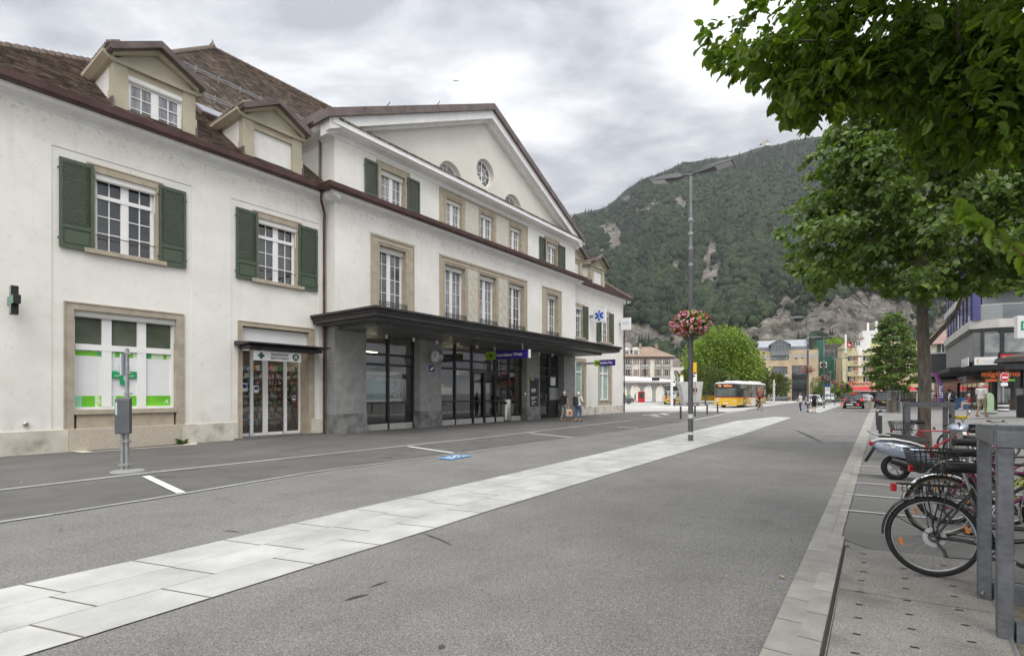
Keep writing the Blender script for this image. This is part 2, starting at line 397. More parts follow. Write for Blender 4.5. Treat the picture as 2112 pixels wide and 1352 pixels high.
def surround(u0,u1,z0,z1,jw,v,rec,parent,proud=.03,sill=True,mat=None,lint=None,wide=True):
 mb=SMB();lint=lint or jw;a=v-rec-.09;b=v+proud
 mb.box((u0,a,z0),(u0+jw,b,z1));mb.box((u1-jw,a,z0),(u1,b,z1));mb.box((u0+jw,a,z1-lint),(u1-jw,b,z1))
 for k in(0,1):
  uu=(u0,u1)[k];mb.box((uu-.002 if k==0 else uu-.035,b-.01,z0),(uu+.035 if k==0 else uu+.002,b+.018,z1+.002))
 mb.box((u0+.035,b-.01,z1-.035),(u1-.035,b+.018,z1+.003))
 o=mb.build('stone_surround',mat or sandstone,parent)
 if sill:SMB().box((u0-.06,a,z0-.13),(u1+.06,b+.10,z0-.002)).build('sill',mat or sandstone,parent,bevel=.01)
 return o
def rollerbox(u0,u1,z1,v,parent,h=.14):
 mb=SMB();mb.box((u0,v,z1-h),(u1,v+.09,z1));mb.box((u0+.01,v+.02,z1-h-.03),(u1-.01,v+.06,z1-h))
 for uu in(u0+.015,u1-.015):mb.box((uu-.012,v+.035,z1-h-.6),(uu+.012,v+.055,z1-h))
 return mb.build('blind_box',blindwhite,parent)
def railing(u0,u1,z0,z1,v,parent,step=.115):
 mb=SMB();w=.012
 for z in(z0+.03,z0+.22,z1-.13,z1):mb.box((u0,v-w,z-w),(u1,v+w,z+w))
 n=int((u1-u0)/step)
 for k in range(n+1):
  x=u0+(u1-u0)*k/n;mb.box((x-.008,v-.008,z0),(x+.008,v+.008,z1-.01))
  if k<n:
   xm=x+(u1-u0)/n/2;mb.ball((xm,v,z0+.125),.035,6,4,(1,.4,1));mb.ball((xm,v,z1-.065),.03,6,4,(1,.4,1))
 for x in(u0,u1):mb.box((x-.012,v-.3,z1-.015),(x+.012,v,z1+.01))
 return mb.build('balcony_rail',black_iron,parent)
# ---- wing windows with shutters; (outer left px, outer right px, top y, sill y at outer left, left shutter px, right shutter px, shutter top z, bottom z)
zt_u,zs_u=8.17,ZZ(180,512,0.)
def wing_window(pl,pr,sl,sr,holes,glass=glass_dark,pu=None,lab=None):
 u0,u1=(U(pl),U(pr))if pu is None else pu
 w=casement(u0+.2,u1-.2,zs_u,zt_u-.22,-.18,2,3,top=.62,glass=glass,parent=st)
 surround(u0,u1,zs_u,zt_u,.2,0,.18,w,lint=.22);rollerbox(u0+.2,u1-.2,zt_u-.22,-.12,w,.16)
 SMB().box((u0+.2,-.06,zs_u+.42),(u1-.2,-.04,zs_u+.445)).build('safety_bar',black_iron,w)
 for a,b in(sl,sr):
  if a is not None:shutter(a,b,zs_u-.10,zs_u+2.36,.05,w)
 holes.append(rect(u0+.01,u1-.01,zs_u-.01,zt_u-.01));return w
wing_window(178,337,(U(122,.08),U(194,.08)),(U(328,.08),U(384,.08)),holes_w1)
wing_window(521,622,(U(487,.08),U(532,.08)),(U(616,.08),U(655,.08)),holes_w1)
uA=(U(178)+U(337))/2;uB=(U(521)+U(622))/2
hw=(U(337)-U(178))/2
uC,uD=42.7-uB,42.7-uA
uC,uD=U(1193)-.12,U(1247)+.02
for um in(uC,uD):
 wing_window(0,0,(um-hw-.52,um-hw+.22),(um+hw-.2,um+hw+.55),holes_w2,pu=(um-hw,um+hw),glass=glass_mid)
# ---- shop window
su0,su1=U(131),U(379);sz1=ZZ(131,620);szs=ZZ(145,845);spl=ZZ(150,884)
sw=None
mb=SMB();v=-.2;gu0,gu1=su0+.22,su1-.22;gz1=sz1-.2
zb=ZZ(145,706);zbm=ZZ(145,717)
mb.box((gu0,v-.08,szs),(gu0+.07,v,gz1));mb.box((gu1-.07,v-.08,szs),(gu1,v,gz1))
mb.box((gu0+.07,v-.08,szs),(gu1-.07,v,szs+.07));mb.box((gu0+.07,v-.08,gz1-.1),(gu1-.07,v,gz1));mb.box((gu0+.07,v-.08,zb-.17),(gu1-.07,v+.02,zb))
ms=[U(220,v),U(292,v)]
for x in ms:mb.box((x-.115,v-.08,szs+.07),(x+.115,v+.012,gz1-.1))
sw=mb.build('window',whitepaint,st,label='wide pharmacy shop window with frosted lower panes and green strips')
SMB().poly([(gu0,v-.05,zb-.1),(gu1,v-.05,zb-.1),(gu1,v-.05,gz1),(gu0,v-.05,gz1)]).build('pane',pm('shop_pane_green_grey',(.07,.085,.06),(.13,.145,.11),scale=.9,rough=.03,spec=.9,coat=.5),sw)
frost=pm('frosted_film',(.74,.755,.75),(.78,.79,.785),scale=2,rough=.25)
SMB().poly([(gu0,v-.05,szs),(gu1,v-.05,szs),(gu1,v-.05,zb-.1),(gu0,v-.05,zb-.1)]).build('frosted_pane',frost,sw)
fg=[pm('film_green',(.10,.42,.03),(.22,.62,.05),scale=1.4,rough=.25),pm('film_mint',(.22,.60,.36),(.35,.68,.46),scale=2,rough=.25),pm('film_lime',(.38,.68,.08),(.5,.75,.2),scale=2,rough=.25),pm('film_deep',(.06,.36,.10),(.10,.45,.16),scale=2,rough=.25),pm('film_pale',(.58,.74,.46),(.66,.78,.58),scale=2,rough=.25)]
zs1=szs+.07+.32;zt1=zb-.17-.16
segs=[(gu0+.07,ms[0]-.115),(ms[0]+.115,ms[1]-.115),(ms[1]+.115,gu1-.07)]
for(a,b)in segs:
 for(c,d)in((szs+.07,zs1),(zt1,zb-.17)):
  x=a;mb=SMB()
  while x<b-.01:
   nx=min(b,x+random.choice((.06,.1,.16,.3,.45)));mb.m=random.choice((0,1,2,3,4,4))if nx-x<.25 else random.choice((0,0,1,4))
   mb.poly([(x,v-.046,c),(nx,v-.046,c),(nx,v-.046,d),(x,v-.046,d)]);x=nx
  mb.build('green_film_strip',fg,sw)
for s,px,py in(('Solutions',196,825),('Crem',196,836),('ricin ouve',150,719),('A',338,828)):
 lettering(s,.19,whitepaint,sw,frame_mat(SC(U(px,v),v-.042,ZZ(px,py,v)),(1,0,0),(0,0,1)),shear=.35,ext=.001)
mb=SMB();mb.m=0;cu,cz=U(256,v),ZZ(256,772,v)
mb.box((cu-.10,v-.02,cz-.31),(cu+.10,v+.016,cz+.31));mb.box((cu-.31,v-.02,cz-.10),(cu-.10,v+.016,cz+.10));mb.box((cu+.10,v-.02,cz-.10),(cu+.31,v+.016,cz+.10))
gc=mb.build('green_cross',signgreen,sw)
mb=SMB();mb.tube([(cu,v+.02,cz-.18),(cu,v+.02,cz+.12)],.011,6);mb.tube([(cu-.18,v+.02,cz+.06),(cu,v+.02,cz+.09),(cu+.18,v+.02,cz+.06)],.008,5)
for sgn in(-1,1):mb.tube([(cu+sgn*.12,v+.02,cz-.03),(cu+sgn*.18,v+.02,cz-.05),(cu+sgn*.24,v+.02,cz-.03)],.008,5)
mb.build('scales_emblem',whitepaint,gc)
rollerbox(gu0,gu1,gz1+.02,v+.02,sw,.17)
surround(su0,su1,spl,sz1,.22,0,.2,sw,lint=.2,sill=False,mat=pm('weathered_stone',(.33,.285,.22),(.43,.375,.295),scale=2.5,rough=.9,bump=.2,bscale=50))
mb=SMB();mb.box((gu0,-.29,szs-.13),(gu1,.07,szs));mb.box((gu0+.06,-.29,spl),(gu1-.06,.0,szs-.13));mb.build('sill',sandstone,sw)
holes_w1.append(rect(su0+.01,su1-.01,spl,sz1-.01))
# ---- pharmacy door in its recess
du0,du1=U(490),U(647);dz1=ZZ(490,660);ru0,ru1=U(499),U(637);dv=-.62;zfl=.06
holes_w1.append(rect(du0+.01,du1-.01,-.3,dz1-.01))
dr=None;dz=ZZ(512,712,dv)
mb=SMB();e0,e1=ru0+.02,U(621,dv)
cuts=[e0,U(516,dv),U(547,dv),U(586,dv),e1]
fr=[]
def bar(a,b,c,d,dd=.06):mb.box((a,dv-dd,c),(b,dv+.02,d))
bar(e0,e1,dz-.1,dz+.1);
for x in(cuts[0]+.03,cuts[1]+.05,cuts[3]+.05,cuts[4]-.05):bar(x-.055,x+.055,zfl,dz-.1)
bar(cuts[2]-.09,cuts[2]-.005,zfl,dz-.1);bar(cuts[2]+.005,cuts[2]+.09,zfl,dz-.1)
for a,b in zip(cuts,cuts[1:]):bar(a+.06,b-.06,zfl,zfl+.1)
dr=mb.build('sliding_door',whitepaint,st)
SMB().poly([(e0,dv-.03,zfl),(e1,dv-.03,zfl),(e1,dv-.03,dz),(e0,dv-.03,dz)]).build('pane',glass_clear,dr)
mb=SMB()
for px,py,ww,hh in((505,798,.2,.3),(529,802,.17,.26),(607,820,.12,.18)):
 x,z=U(px,dv),ZZ(px,py,dv);mb.m=0;mb.box((x-ww/2,dv-.028,z-hh/2),(x+ww/2,dv-.02,z+hh/2))
 mb.m=1;mb.box((x-ww*.4,dv-.0199,z-hh*.1),(x+ww*.4,dv-.017,z+hh*.35))
mb.build('door_notice',[signwhite,signblue],dr)
lettering('24h',.1,signred,dr,frame_mat(SC(U(605,dv),dv-.015,ZZ(605,831,dv)),(1,0,0),(0,0,1)),ext=.001)
fl=SMB();fl.box((ru0-.3,-7,-.1),(ru1+3,dv+.7,zfl));fl.build('threshold',pm('door_step',(.10,.10,.10),(.16,.16,.155),scale=5,rough=.8),st)
room=SMB();r0,r1=ru0-.2,ru1+1.6
room.poly([(r0,-4.5,0),(r1,-4.5,0),(r1,-4.5,3.4),(r0,-4.5,3.4)]);room.poly([(r1,-4.5,0),(r1,dv-.1,0),(r1,dv-.1,3.4),(r1,-4.5,3.4)])
room.poly([(r0,-4.5,3.4),(r1,-4.5,3.4),(r1,dv-.1,3.4),(r0,dv-.1,3.4)]);room.poly([(r0,-4.5,.07),(r1,-4.5,.07),(r1,dv-.1,.07),(r0,dv-.1,.07)])
room.build('pharmacy_room',pm('shop_wall',(.42,.36,.29),(.5,.43,.35),scale=2,rough=.8),st)
mb=SMB()
for k in range(9):mb.box((ru0+.1,-2.3,.35+k*.27),(r1-.1,-1.9,.37+k*.27))
for x in(ru0+.1,ru0+1.3,ru0+2.5):mb.box((x,-2.3,.07),(x+.04,-1.88,2.75))
shf=mb.build('shelf',pm('shelf_dark',(.09,.075,.06),(.13,.11,.09),scale=3,rough=.6),st)
mb=SMB();pk=[pm('packet_%s'%n,c,rough=.5)for n,c in(('white',(.7,.7,.68)),('cream',(.6,.52,.4)),('orange',(.6,.25,.08)),('green',(.1,.35,.15)),('blue',(.12,.2,.45)),('rose',(.6,.25,.3)))]
for k in range(9):
 x=ru0+.15
 while x<r1-.2:
  ww=random.uniform(.04,.11);mb.m=random.choice((0,0,0,1,1,2,3,4,5));z=.372+k*.27
  mb.box((x,-2.25,z),(x+ww,-1.93,z+random.uniform(.09,.22)));x+=ww+random.choice((.005,.01,.01,.08))
mb.build('packets',pk,shf,kind='stuff')
mb=SMB()
for x in(ru0+.6,ru0+2.0):mb.box((x,-1.7,3.3),(x+.7,-1.5,3.36))
lp=mb.build('ceiling_lamp',pm('shop_lamp',(1,.9,.72),emit=6.0),st)
mb=SMB();mb.box((ru0+.001,dv-.02,dz+.1),(ru1+.001,-.16,dz1-.2));mb.build('lintel_panel',whitepaint,st)
surround(du0,du1,0,dz1,.16,0,.5,dr,lint=.17,sill=False)
mb=SMB();mb.box((ru1,dv-.2,0),(ru1+.1,.02,dz1-.18));mb.build('door_reveal',sandstone,dr)
za=ZZ(482,704,.9)
mb=SMB();mb.prism([(0,0),(1.0,.05),(1.0,.10),(0,.17)],lambda a,b,t:(t,a,za-.05+b),du0-.12,du1+.1);mb.box((du0+.05,0,za-.17),(du1-.1,.75,za-.05))
mb.build('door_awning',darkmetal,st)
# ---- ground-floor windows of the right wing
gz1b,gz0b=ZZ(1234,748),ZZ(1234,824)
for um in(uC+.02,uD+.05):
 u0,u1=um-1.2,um+1.2
 w=casement(u0+.24,u1-.24,gz0b,gz1b,-.2,1,1,top=(gz1b-gz0b)*.28,glass=pm('mint_curtain_glass',(.30,.43,.38),(.42,.54,.48),scale=2,rough=.05,coat=.6),parent=st)
 surround(u0,u1,gz0b-.45,gz1b+.2,.24,0,.2,w,sill=False);rollerbox(u0+.24,u1-.24,gz1b+.02,-.16,w,.15)
 mb=SMB();mb.box((u0+.24,-.29,gz0b-.12),(u1-.24,.06,gz0b));mb.box((u0+.28,-.29,gz0b-.45),(u1-.28,0,gz0b-.12));mb.build('sill',sandstone,w)
 holes_w2.append(rect(u0+.01,u1-.01,gz0b-.44,gz1b+.19))
# ---- middle block: tall french windows on the first floor
zf1=ZZ(764,484,VM);zf0=4.75
def french(pl,pr,gl,gr,grp=None,stone=True):
 u0,u1=U(pl,VM),U(pr,VM);a,b=U(gl,VM-.3),U(gr,VM-.3)
 w=casement(a,b,zf0,zf1-.32,VM-.3,2,5,glass=random.choice((glass_mid,glass_curtain,glass_mid)),parent=st,name='french_window')
 rollerbox(a,b,zf1-.30,VM-.28,w,.2);railing(a-.02,b+.02,zf0+.05,zf0+.86,VM+.05,w);return w
def stoneband(u0,u1,z0,z1,gl,v,rec,name='stone_surround'):
 """one stone frame round one or several openings gl = [(a, b, top)]"""
 mb=SMB();zt=z1
 xs=[u0]+[x for g in gl for x in g[:2]]+[u1]
 for k in range(0,len(xs),2):mb.box((xs[k],v-rec-.08,z0),(xs[k+1],v+.03,z1))
 for a,b in gl:mb.box((a,v-rec-.08,z1-.30),(b,v+.025,z1-.002))
 for(a,b)in gl:
  mb.box((a-.14,v+.028,z0),(a-.09,v+.055,z1-.16));mb.box((b+.09,v+.028,z0),(b+.14,v+.055,z1-.16));mb.box((a-.09,v+.028,z1-.21),(b+.09,v+.055,z1-.16))
 mb.box((u0-.01,v+.005,z1),(u1+.01,v+.065,z1+.07));mb.box((u0-.002,v+.028,z0),(u0+.05,v+.06,z1));mb.box((u1-.05,v+.028,z0),(u1+.002,v+.06,z1))
 return mb.build(name,sandstone,st)
fw=[]
trip=[]
for pl,pr,gl,gr in((764,853,773,828),(1118,1157,1120,1143)):
 w=french(pl,pr,gl,gr);u0,u1=U(pl,VM),U(pr,VM);a,b=U(gl,VM-.3),U(gr,VM-.3)
 stoneband(u0,u1,zf0-.4,zf1,[(a,b)],VM,.3);holes_m.append(rect(u0+.01,u1-.01,zf0-.3,zf1-.01))
t0,t1=U(906,VM),U(1086,VM);gl=[]
for a,b in((908,951),(980,1015),(1041,1072)):
 french(a,b,a,b);gl.append((U(a,VM-.3),U(b,VM-.3)))
tb=stoneband(t0,t1,zf0-.4,zf1,gl,VM,.3);holes_m.append(rect(t0+.01,t1-.01,zf0-.3,zf1-.01))
for(a,b)in((gl[0][1]+.2,gl[1][0]-.2),(gl[1][1]+.2,gl[2][0]-.2)):
 mb=SMB();um=(a+b)/2;h=(b-a)/2;mb.box((a-.02,VM+.02,zf0),(b+.02,VM+.04,zf1-.25))
 z=zf0+.15
 while z<zf1-.9:
  for s in(-1,1):mb.tube([(um,VM+.045,z),(um+s*h*.6,VM+.05,z+.16),(um+s*h*.75,VM+.05,z+.3),(um+s*h*.3,VM+.05,z+.44),(um,VM+.045,z+.58)],[.008,.014,.018,.014,.008],5)
  mb.ball((um,VM+.045,z+.3),.04,6,4,(1,.3,1.8));z+=.6
 mb.build('carved_panel',pm('pale_carved_stone',(.48,.45,.38),(.58,.55,.48),scale=8,rough=.9),st)
# ---- second floor of the middle block, over the string gutter
z30,z31=9.72,ZZ(776,328,VM)
def third(pl,pr,gl,gr,sl=None,sr=None,single=True,g=glass_curtain):
 a,b=U(gl,VM-.2),U(gr,VM-.2)
 w=casement(a,b,z30,z31-.36,VM-.2,2,3,glass=g,parent=st);rollerbox(a,b,z31-.3,VM-.2,w,.17)
 if single:
  u0,u1=U(pl,VM),U(pr,VM);surround(u0,u1,z30,z31,min(.25,a-u0),VM,.22,w,lint=.3,sill=False)
  holes_m.append(rect(u0+.01,u1-.01,z30-.3,z31-.01))
  for s in(sl,sr):shutter(U(s[0],VM+.08),U(s[1],VM+.08),z30-.15,z31-.2,VM+.05,w)
third(776,844,783,828,(753,780),(841,866));third(1123,1153,1128,1146,(1113.5,1126),(1152,1166),g=glass_mid)
gl=[]
for a,b in((914,947),(985,1012),(1046,1069)):
 third(0,0,a,b,single=False,g=random.choice((glass_curtain,glass_mid)));gl.append((U(a,VM-.2),U(b,VM-.2)))
stoneband(U(906,VM),U(1087,VM),z30-.2,z31-.02,gl,VM,.22);holes_m.append(rect(U(906,VM)+.01,U(1087,VM)-.01,z30-.3,z31-.03))
for(a,b)in((gl[0][1]+.2,gl[1][0]-.2),(gl[1][1]+.2,gl[2][0]-.2)):SMB().box((a,VM+.02,z30),(b,VM+.045,z31-.1)).build('stone_panel',pm('pale_carved_stone',(.48,.45,.38)),st)
# ---- walls
ZC=11.95;ZTOP=12.27
def wallsheet(name,u0,u1,z0,z1,v,holes,mat=plaster):return SMB().sheet(rect(u0,u1,z0,z1),holes,lambda a,b:(a,v,b)).build(name,mat,st)
mb=SMB();mb.sheet(rect(U0,UL+.3,0,ZG),holes_w1,lambda a,b:(a,0,b));mb.sheet(rect(UR-.3,UE,0,ZG),holes_w2,lambda a,b:(a,0,b))
mb.poly([(U0,0,0),(U0,-13,0),(U0,-13,ZG),(U0,0,ZG)]);mb.poly([(UE,0,0),(UE,-13,0),(UE,-13,ZG),(UE,0,ZG)]);mb.poly([(U0,-13,0),(UE,-13,0),(UE,-13,ZG),(U0,-13,ZG)])
zb_=4.3
mb.sheet(rect(UL,UR,zb_,ZC+.2),holes_m,lambda a,b:(a,VM,b))
mb.poly([(UL,VM,0),(UL,-6,0),(UL,-6,13),(UL,VM,13)]);mb.poly([(UR,VM,0),(UR,-6,0),(UR,-6,13),(UR,VM,13)])
mb.build('wall',plaster,st)
mb=SMB()
q=.022
def strip(u0,u1,z0,z1,v=0.):mb.box((u0,v-.01,z0),(u1,v+q,z1))
strip(U0,UL-.02,ZF,ZG-.2);strip(UR+.02,UE,ZF,ZG-.2)
for a,b in((U0,U(106)),(U(395),U(476)),(U(656),UL-.02),(UR+.02,U(1187.5)),(U(1216),U(1229)),(U(1266),UE)):
 if b>a:strip(a,b,.63,ZF)
strip(UL-.005,UR+.005,ZF+.08,ZG-.2,VM)
strip(UL-.005,U(759,VM),zb_,ZF+.08,VM);strip(U(858,VM),U(900,VM),zb_,ZF+.08,VM);strip(U(1091,VM),U(1114,VM),zb_,ZF+.08,VM);strip(U(1160,VM),UR+.005,zb_,ZF+.08,VM)
mb.build('frieze',plaster,st)
for a,b,c in((U0,su0+.1,-.2),(su1-.1,du0,-.2),(ru1+.1,UL,-.4),(UR,UE+.07,-.2)):SMB().box((a,c,0),(b,.07,.63)).build('plinth',plinthstone,st,bevel=.012)
SMB().box((su0+.1,-.3,0),(su1-.1,.09,spl)).build('plinth_block',granite,st,bevel=.012)
# ---- eaves: cove, gutter
def eaves(u0,u1,v,z,name_l=True):
 mb=SMB();prof=[(0,-.2),(.03,-.2),(.08,-.13),(.2,-.07),(.4,-.045),(.44,-.02),(.44,.06),(0,.06)]
 mb.prism(prof,lambda a,b,t:(t,v+a,z+b),u0,u1);return mb
mb=eaves(U0-.6,UL+.05,0,ZG);mb2=eaves(UR-.05,UE+.6,0,ZG)
for m_ in(mb2,eaves(UL-.42,UR+.42,VM,ZG)):
 n=len(mb.v);mb.v+=m_.v;mb.f+=[tuple(i+n for i in f)for f in m_.f];mb.mi+=m_.mi
mb.prism([(0,-.2),(.42,-.03),(.42,.06),(0,.06)],lambda a,b,t:(UL-a,t,ZG+b),-.3,VM+.4)
mb.prism([(0,-.2),(.42,-.03),(.42,.06),(0,.06)],lambda a,b,t:(UR+a,t,ZG+b),-.3,VM+.4)
mb.build('cornice',soffitpaint,st)
gp=[(.40,.062),(.56,.062),(.66,.12),(.68,.27),(.655,.275),(.64,.15),(.55,.09),(.40,.09)]
gp=[(.38,.062),(.60,.062),(.66,.10),(.68,.285),(.38,.30)]
def gut(u0,u1,v):mb.prism(gp,lambda a,b,t:(t,v+a,ZG+b),u0,u1)
mb=SMB();gut(U0-.7,UL-.47,0);gut(UR+.47,UE+.7,0);gut(UL-.66,UR+.66,VM)
mb.prism([(.40,.062),(.60,.062),(.66,.10),(.68,.285),(.40,.30)],lambda a,b,t:(UL-a,t,ZG+b),.3,VM+.4)
mb.prism([(.40,.062),(.60,.062),(.66,.10),(.68,.285),(.40,.30)],lambda a,b,t:(UR+a,t,ZG+b),.3,VM+.4)
mb.build('gutter',copper,st)
SMB().poly([(UL-.4,VM+.5,ZG+.28),(UR+.4,VM+.5,ZG+.28),(UR+.02,VM,ZG+.33),(UL-.02,VM,ZG+.33)]).build('apron',copper2,st)
# ---- downpipes
def pipe(pts,r=.05):
 mb=SMB();mb.tube(pts,r,10)
 for z in(1.5,3.6,6.):mb.lathe([(r+.012,-.02),(r+.012,.02)],SC(pts[-1][0],-pts[-1][1],z)if False else(pts[-1][0],pts[-1][1],z),10)
 return mb.build('downpipe',copper,st,smooth=40)
ud=U(668,.1)
pipe([(U(662,.45),.48,ZG+.02),(U(662,.45),.46,ZG-.25),(ud,.14,ZG-.62),(ud,.12,ZG-1.0),(ud,.12,0.02)])
pipe([(U(1287,.3)+.15,.5,ZG+.02),(U(1287,.3)+.15,.46,ZG-.2),(UE-.02,.13,ZG-.9),(UE-.02,.12,ZG-1.3),(UE-.02,.12,.02)])
mb=SMB();mb.tube([(UL-.05,-.55,12.3),(UL-.06,-.5,12.05),(UL-.07,-.3,11.8),(UL-.07,-.3,9.8)],.05,10);mb.build('downpipe',copper2,st,smooth=40)
# ---- gable: pediment wall, cornice, raking white fascia, copper verge
UM=21.3;ZA=17.0;HWG=9.85;SL=(ZA-12.35)/HWG
def rakez(u):return ZA-abs(u-UM)*SL
def circ(c,z,r,n=28,a0=0,a1=360):return[(c+r*math.cos(R(a0+(a1-a0)*k/(n if a1-a0>=360 else n-1))),z+r*math.sin(R(a0+(a1-a0)*k/(n if a1-a0>=360 else n-1))))for k in range(n)]
uo,zo=U(1003,VM),13.62;hl=[circ(uo,zo,.745)]
for c in(UM-2.63,UM+2.65):hl.append(circ(c,12.38,.86,18,0,180))
vg=VM-.05
SMB().sheet([(UM-HWG+.4,12.1),(UM+HWG-.4,12.1),(UM+HWG-.4,rakez(UM+HWG-.4)-.3),(UM,ZA-.35),(UM-HWG+.4,rakez(UM-HWG+.4)-.3)],hl,lambda a,b:(a,vg,b)).build('pediment',plaster_gable,st)
def oculus(c,z,r,full=True):
 pts=circ(c,z,r,32)if full else circ(c,z,r,20,0,180)
 mb=SMB();n=len(pts);d=.34
 for k in range(n if full else n-1):
  a,b=pts[k],pts[(k+1)%n];mb.poly([(a[0],vg,a[1]),(b[0],vg,b[1]),(b[0],vg-d,b[1]),(a[0],vg-d,a[1])])
 if not full:mb.poly([(c-r,vg,z),(c+r,vg,z),(c+r,vg-d,z),(c-r,vg-d,z)])
 rv=mb.build('round_window',pm('pale_reveal',(.68,.66,.61)),st,smooth=40)
 mb=SMB();vv=vg-d+.05;a1=360 if full else 180
 mb.torus((c,vv,z),r-.05,.05,'y',32,6,0,a1);mb.torus((c,vv,z),r*.52,.018,'y',26,5,0,a1)
 for a in((0,90,180,270,45,135,225,315)if full else(45,90,135)):
  ww=.035 if a%90==0 else .016
  x,y=math.cos(R(a)),math.sin(R(a));mb.tube([(c,vv,z),(c+x*(r-.05),vv,z+y*(r-.05))],ww,4)
 if not full:mb.tube([(c-r,vv,z+.03),(c+r,vv,z+.03)],.04,4)
 f=mb.build('frame',whitepaint,rv)
 mb=SMB();mb.poly([(x,vg-d+.03,y)for x,y in pts]);mb.build('pane',glass_mid if full else glass_curtain,rv)
oculus(uo,zo,.745)
for c in(UM-2.63,UM+2.65):oculus(c,12.38,.86,False)
mb=SMB();VC=VM+.56
mb.prism([(0,-.22),(.03,-.22),(.1,-.1),(.42,-.03),(.5,.03),(.56,.03),(.56,.24),(.5,.26),(-.1,.33)],lambda a,b,t:(t,VM+a,ZC+.02+b),UL-.45,UR+.4)
mb.prism([(0,-.22),(.1,-.1),(.42,-.03),(.5,.03),(.5,.24),(-.1,.33)],lambda a,b,t:(UL-a,t,ZC+.02+b),-4.5,VM+.01)
mb.prism([(0,-.22),(.1,-.1),(.42,-.03),(.5,.03),(.5,.24),(-.1,.33)],lambda a,b,t:(UR+a,t,ZC+.02+b),-4.5,VM+.01)
mb.build('gable_cornice',soffitpaint,st)
mb=SMB();k=0;u=UL-.1
while u<UR+.1:
 mb.tube([(u,VM+.60,ZC+.285),(u,VM+.0,ZC+.38)],.055,6);u+=.125
mb.build('cornice_tiles',tile_a,st)
for nm,mt,off0,off1,va,vb in(('raking_fascia',soffitpaint,-.62,-.20,VM-.1,VM+.52),('raking_fascia',soffitpaint,-.74,-.62,VM-.1,VM+.25),('verge',copper2,-.20,.13,VM-.3,VM+.68)):
 mb=SMB()
 for s in(-1,1):
  ue=UM+s*(HWG+(.2 if nm=='verge' else .02))
  mb.loft([[(uu,vv,rakez(uu)+o)for vv,o in((va,off0),(vb,off0),(vb,off1),(va,off1))]for uu in(UM,ue)])
 mb.build(nm,mt,st)
mb=SMB()
for s in(-1,1):
 for k in range(1,5):
  uu=UM+s*HWG*k/4.7;mb.cbox((uu,VM+.685,rakez(uu)-.035),(.012,.008,.31))
mb.build('verge_seam',copper,st)
for s,uu in((-1,UM-HWG),(1,UM+HWG)):
 mb=SMB();mb.prism([(0,-.20),(.16,-.20),(.2,-.16),(.2,.13),(0,.13)],lambda a,b,t:(uu+s*a,t,rakez(uu)+b),-7,VM+.3);mb.build('gutter',copper2,st)
 mb=SMB();mb.box((min(uu,uu-s*.9),-6,rakez(uu)-.30),(max(uu,uu-s*.9),VM+.2,rakez(uu)-.20));mb.build('soffit',soffitpaint,st)
# ---- roofs, laid in courses so each row of tiles throws its own line
def roofslope(p00,p10,p11,p01,name='roof',step=.17,lift=.028,mat=None,mb=None):
 """quad eave-left, eave-right, top-right, top-left in (u, v, z), split in stepped courses"""
 own=mb is None;mb=mb or SMB()
 a,b,c,d=map(Vector,(p00,p10,p11,p01));n=max(3,int(((d-a).length+(c-b).length)/2/step));nrm=(b-a).cross(d-a).normalized()
 if nrm.z<0:nrm=-nrm
 for k in range(n):
  t0,t1=k/n,(k+1)/n
  l0,l1,r0,r1=a.lerp(d,t0),a.lerp(d,t1),b.lerp(c,t0),b.lerp(c,t1)
  mb.poly([l0+nrm*lift,r0+nrm*lift,r1,l1]);mb.poly([l0-nrm*.01,r0-nrm*.01,r0+nrm*lift,l0+nrm*lift])
 return mb.build(name,mat or tile_a,st,recalc=False)if own else mb
VE,ZE=.52,ZG+.29;K1V,K1Z,K1U=-4.36,13.3,5.65;PKU,PKV,PKZ=12.7,-11.8,20.7
s1=(K1Z-ZE)/(VE-K1V)
mb=SMB()
cl=(U0-.62,VE,ZE);cr=(UE+.62,VE,ZE);mir=UM*2
roofslope(cl,cr,(mir-K1U,K1V,K1Z),(K1U,K1V,K1Z),mb=mb)
roofslope((K1U,K1V,K1Z),(mir-K1U,K1V,K1Z),(mir-PKU,PKV,PKZ),(PKU,PKV,PKZ),mb=mb)
roofslope((cl[0],-13.5,ZE),cl,(K1U,K1V,K1Z),(K1U,-9.5,K1Z),mb=mb);roofslope(cr,(cr[0],-13.5,ZE),(mir-K1U,-9.5,K1Z),(mir-K1U,K1V,K1Z),mb=mb)
roofslope((K1U,-18,K1Z),(K1U,K1V,K1Z),(PKU,PKV,PKZ),(PKU,PKV-.1,PKZ),mb=mb);roofslope((mir-K1U,K1V,K1Z),(mir-K1U,-18,K1Z),(mir-PKU,PKV-.1,PKZ),(mir-PKU,PKV,PKZ),mb=mb)
for s in(-1,1):
 roofslope((UM+s*(HWG+.1),VM+.3,rakez(UM+HWG+.1)+.09),(UM+s*(HWG+.1),-11,rakez(UM+HWG+.1)+.09),(UM,-11,ZA+.09),(UM,VM+.3,ZA+.09),mb=mb)
roof=mb.build('roof',tile_a,st,recalc=False)
mb=SMB()
def hiptiles(a,b,r=.13):
 a,b=Vector(a),Vector(b);n=int((b-a).length/.36);t=(b-a).normalized()
 for k in range(n):
  p=a.lerp(b,k/n);mb.tube([p,p+t*.30,p+t*.40],[r,r*.82,r*.8],8)
hiptiles(cl,(K1U,K1V,K1Z+.03));hiptiles((K1U,K1V,K1Z+.03),(PKU,PKV,PKZ+.03));hiptiles((PKU,PKV,PKZ+.03),(mir-PKU,PKV,PKZ+.03),.11)
hiptiles(cr,(mir-K1U,K1V,K1Z));hiptiles((mir-K1U,K1V,K1Z),(mir-PKU,PKV,PKZ))
mb.lathe([(.14,0),(.16,.12),(.06,.3),(.02,.45)],(PKU,PKV,PKZ),8)
mb.build('ridge_tiles',tile_r,roof)
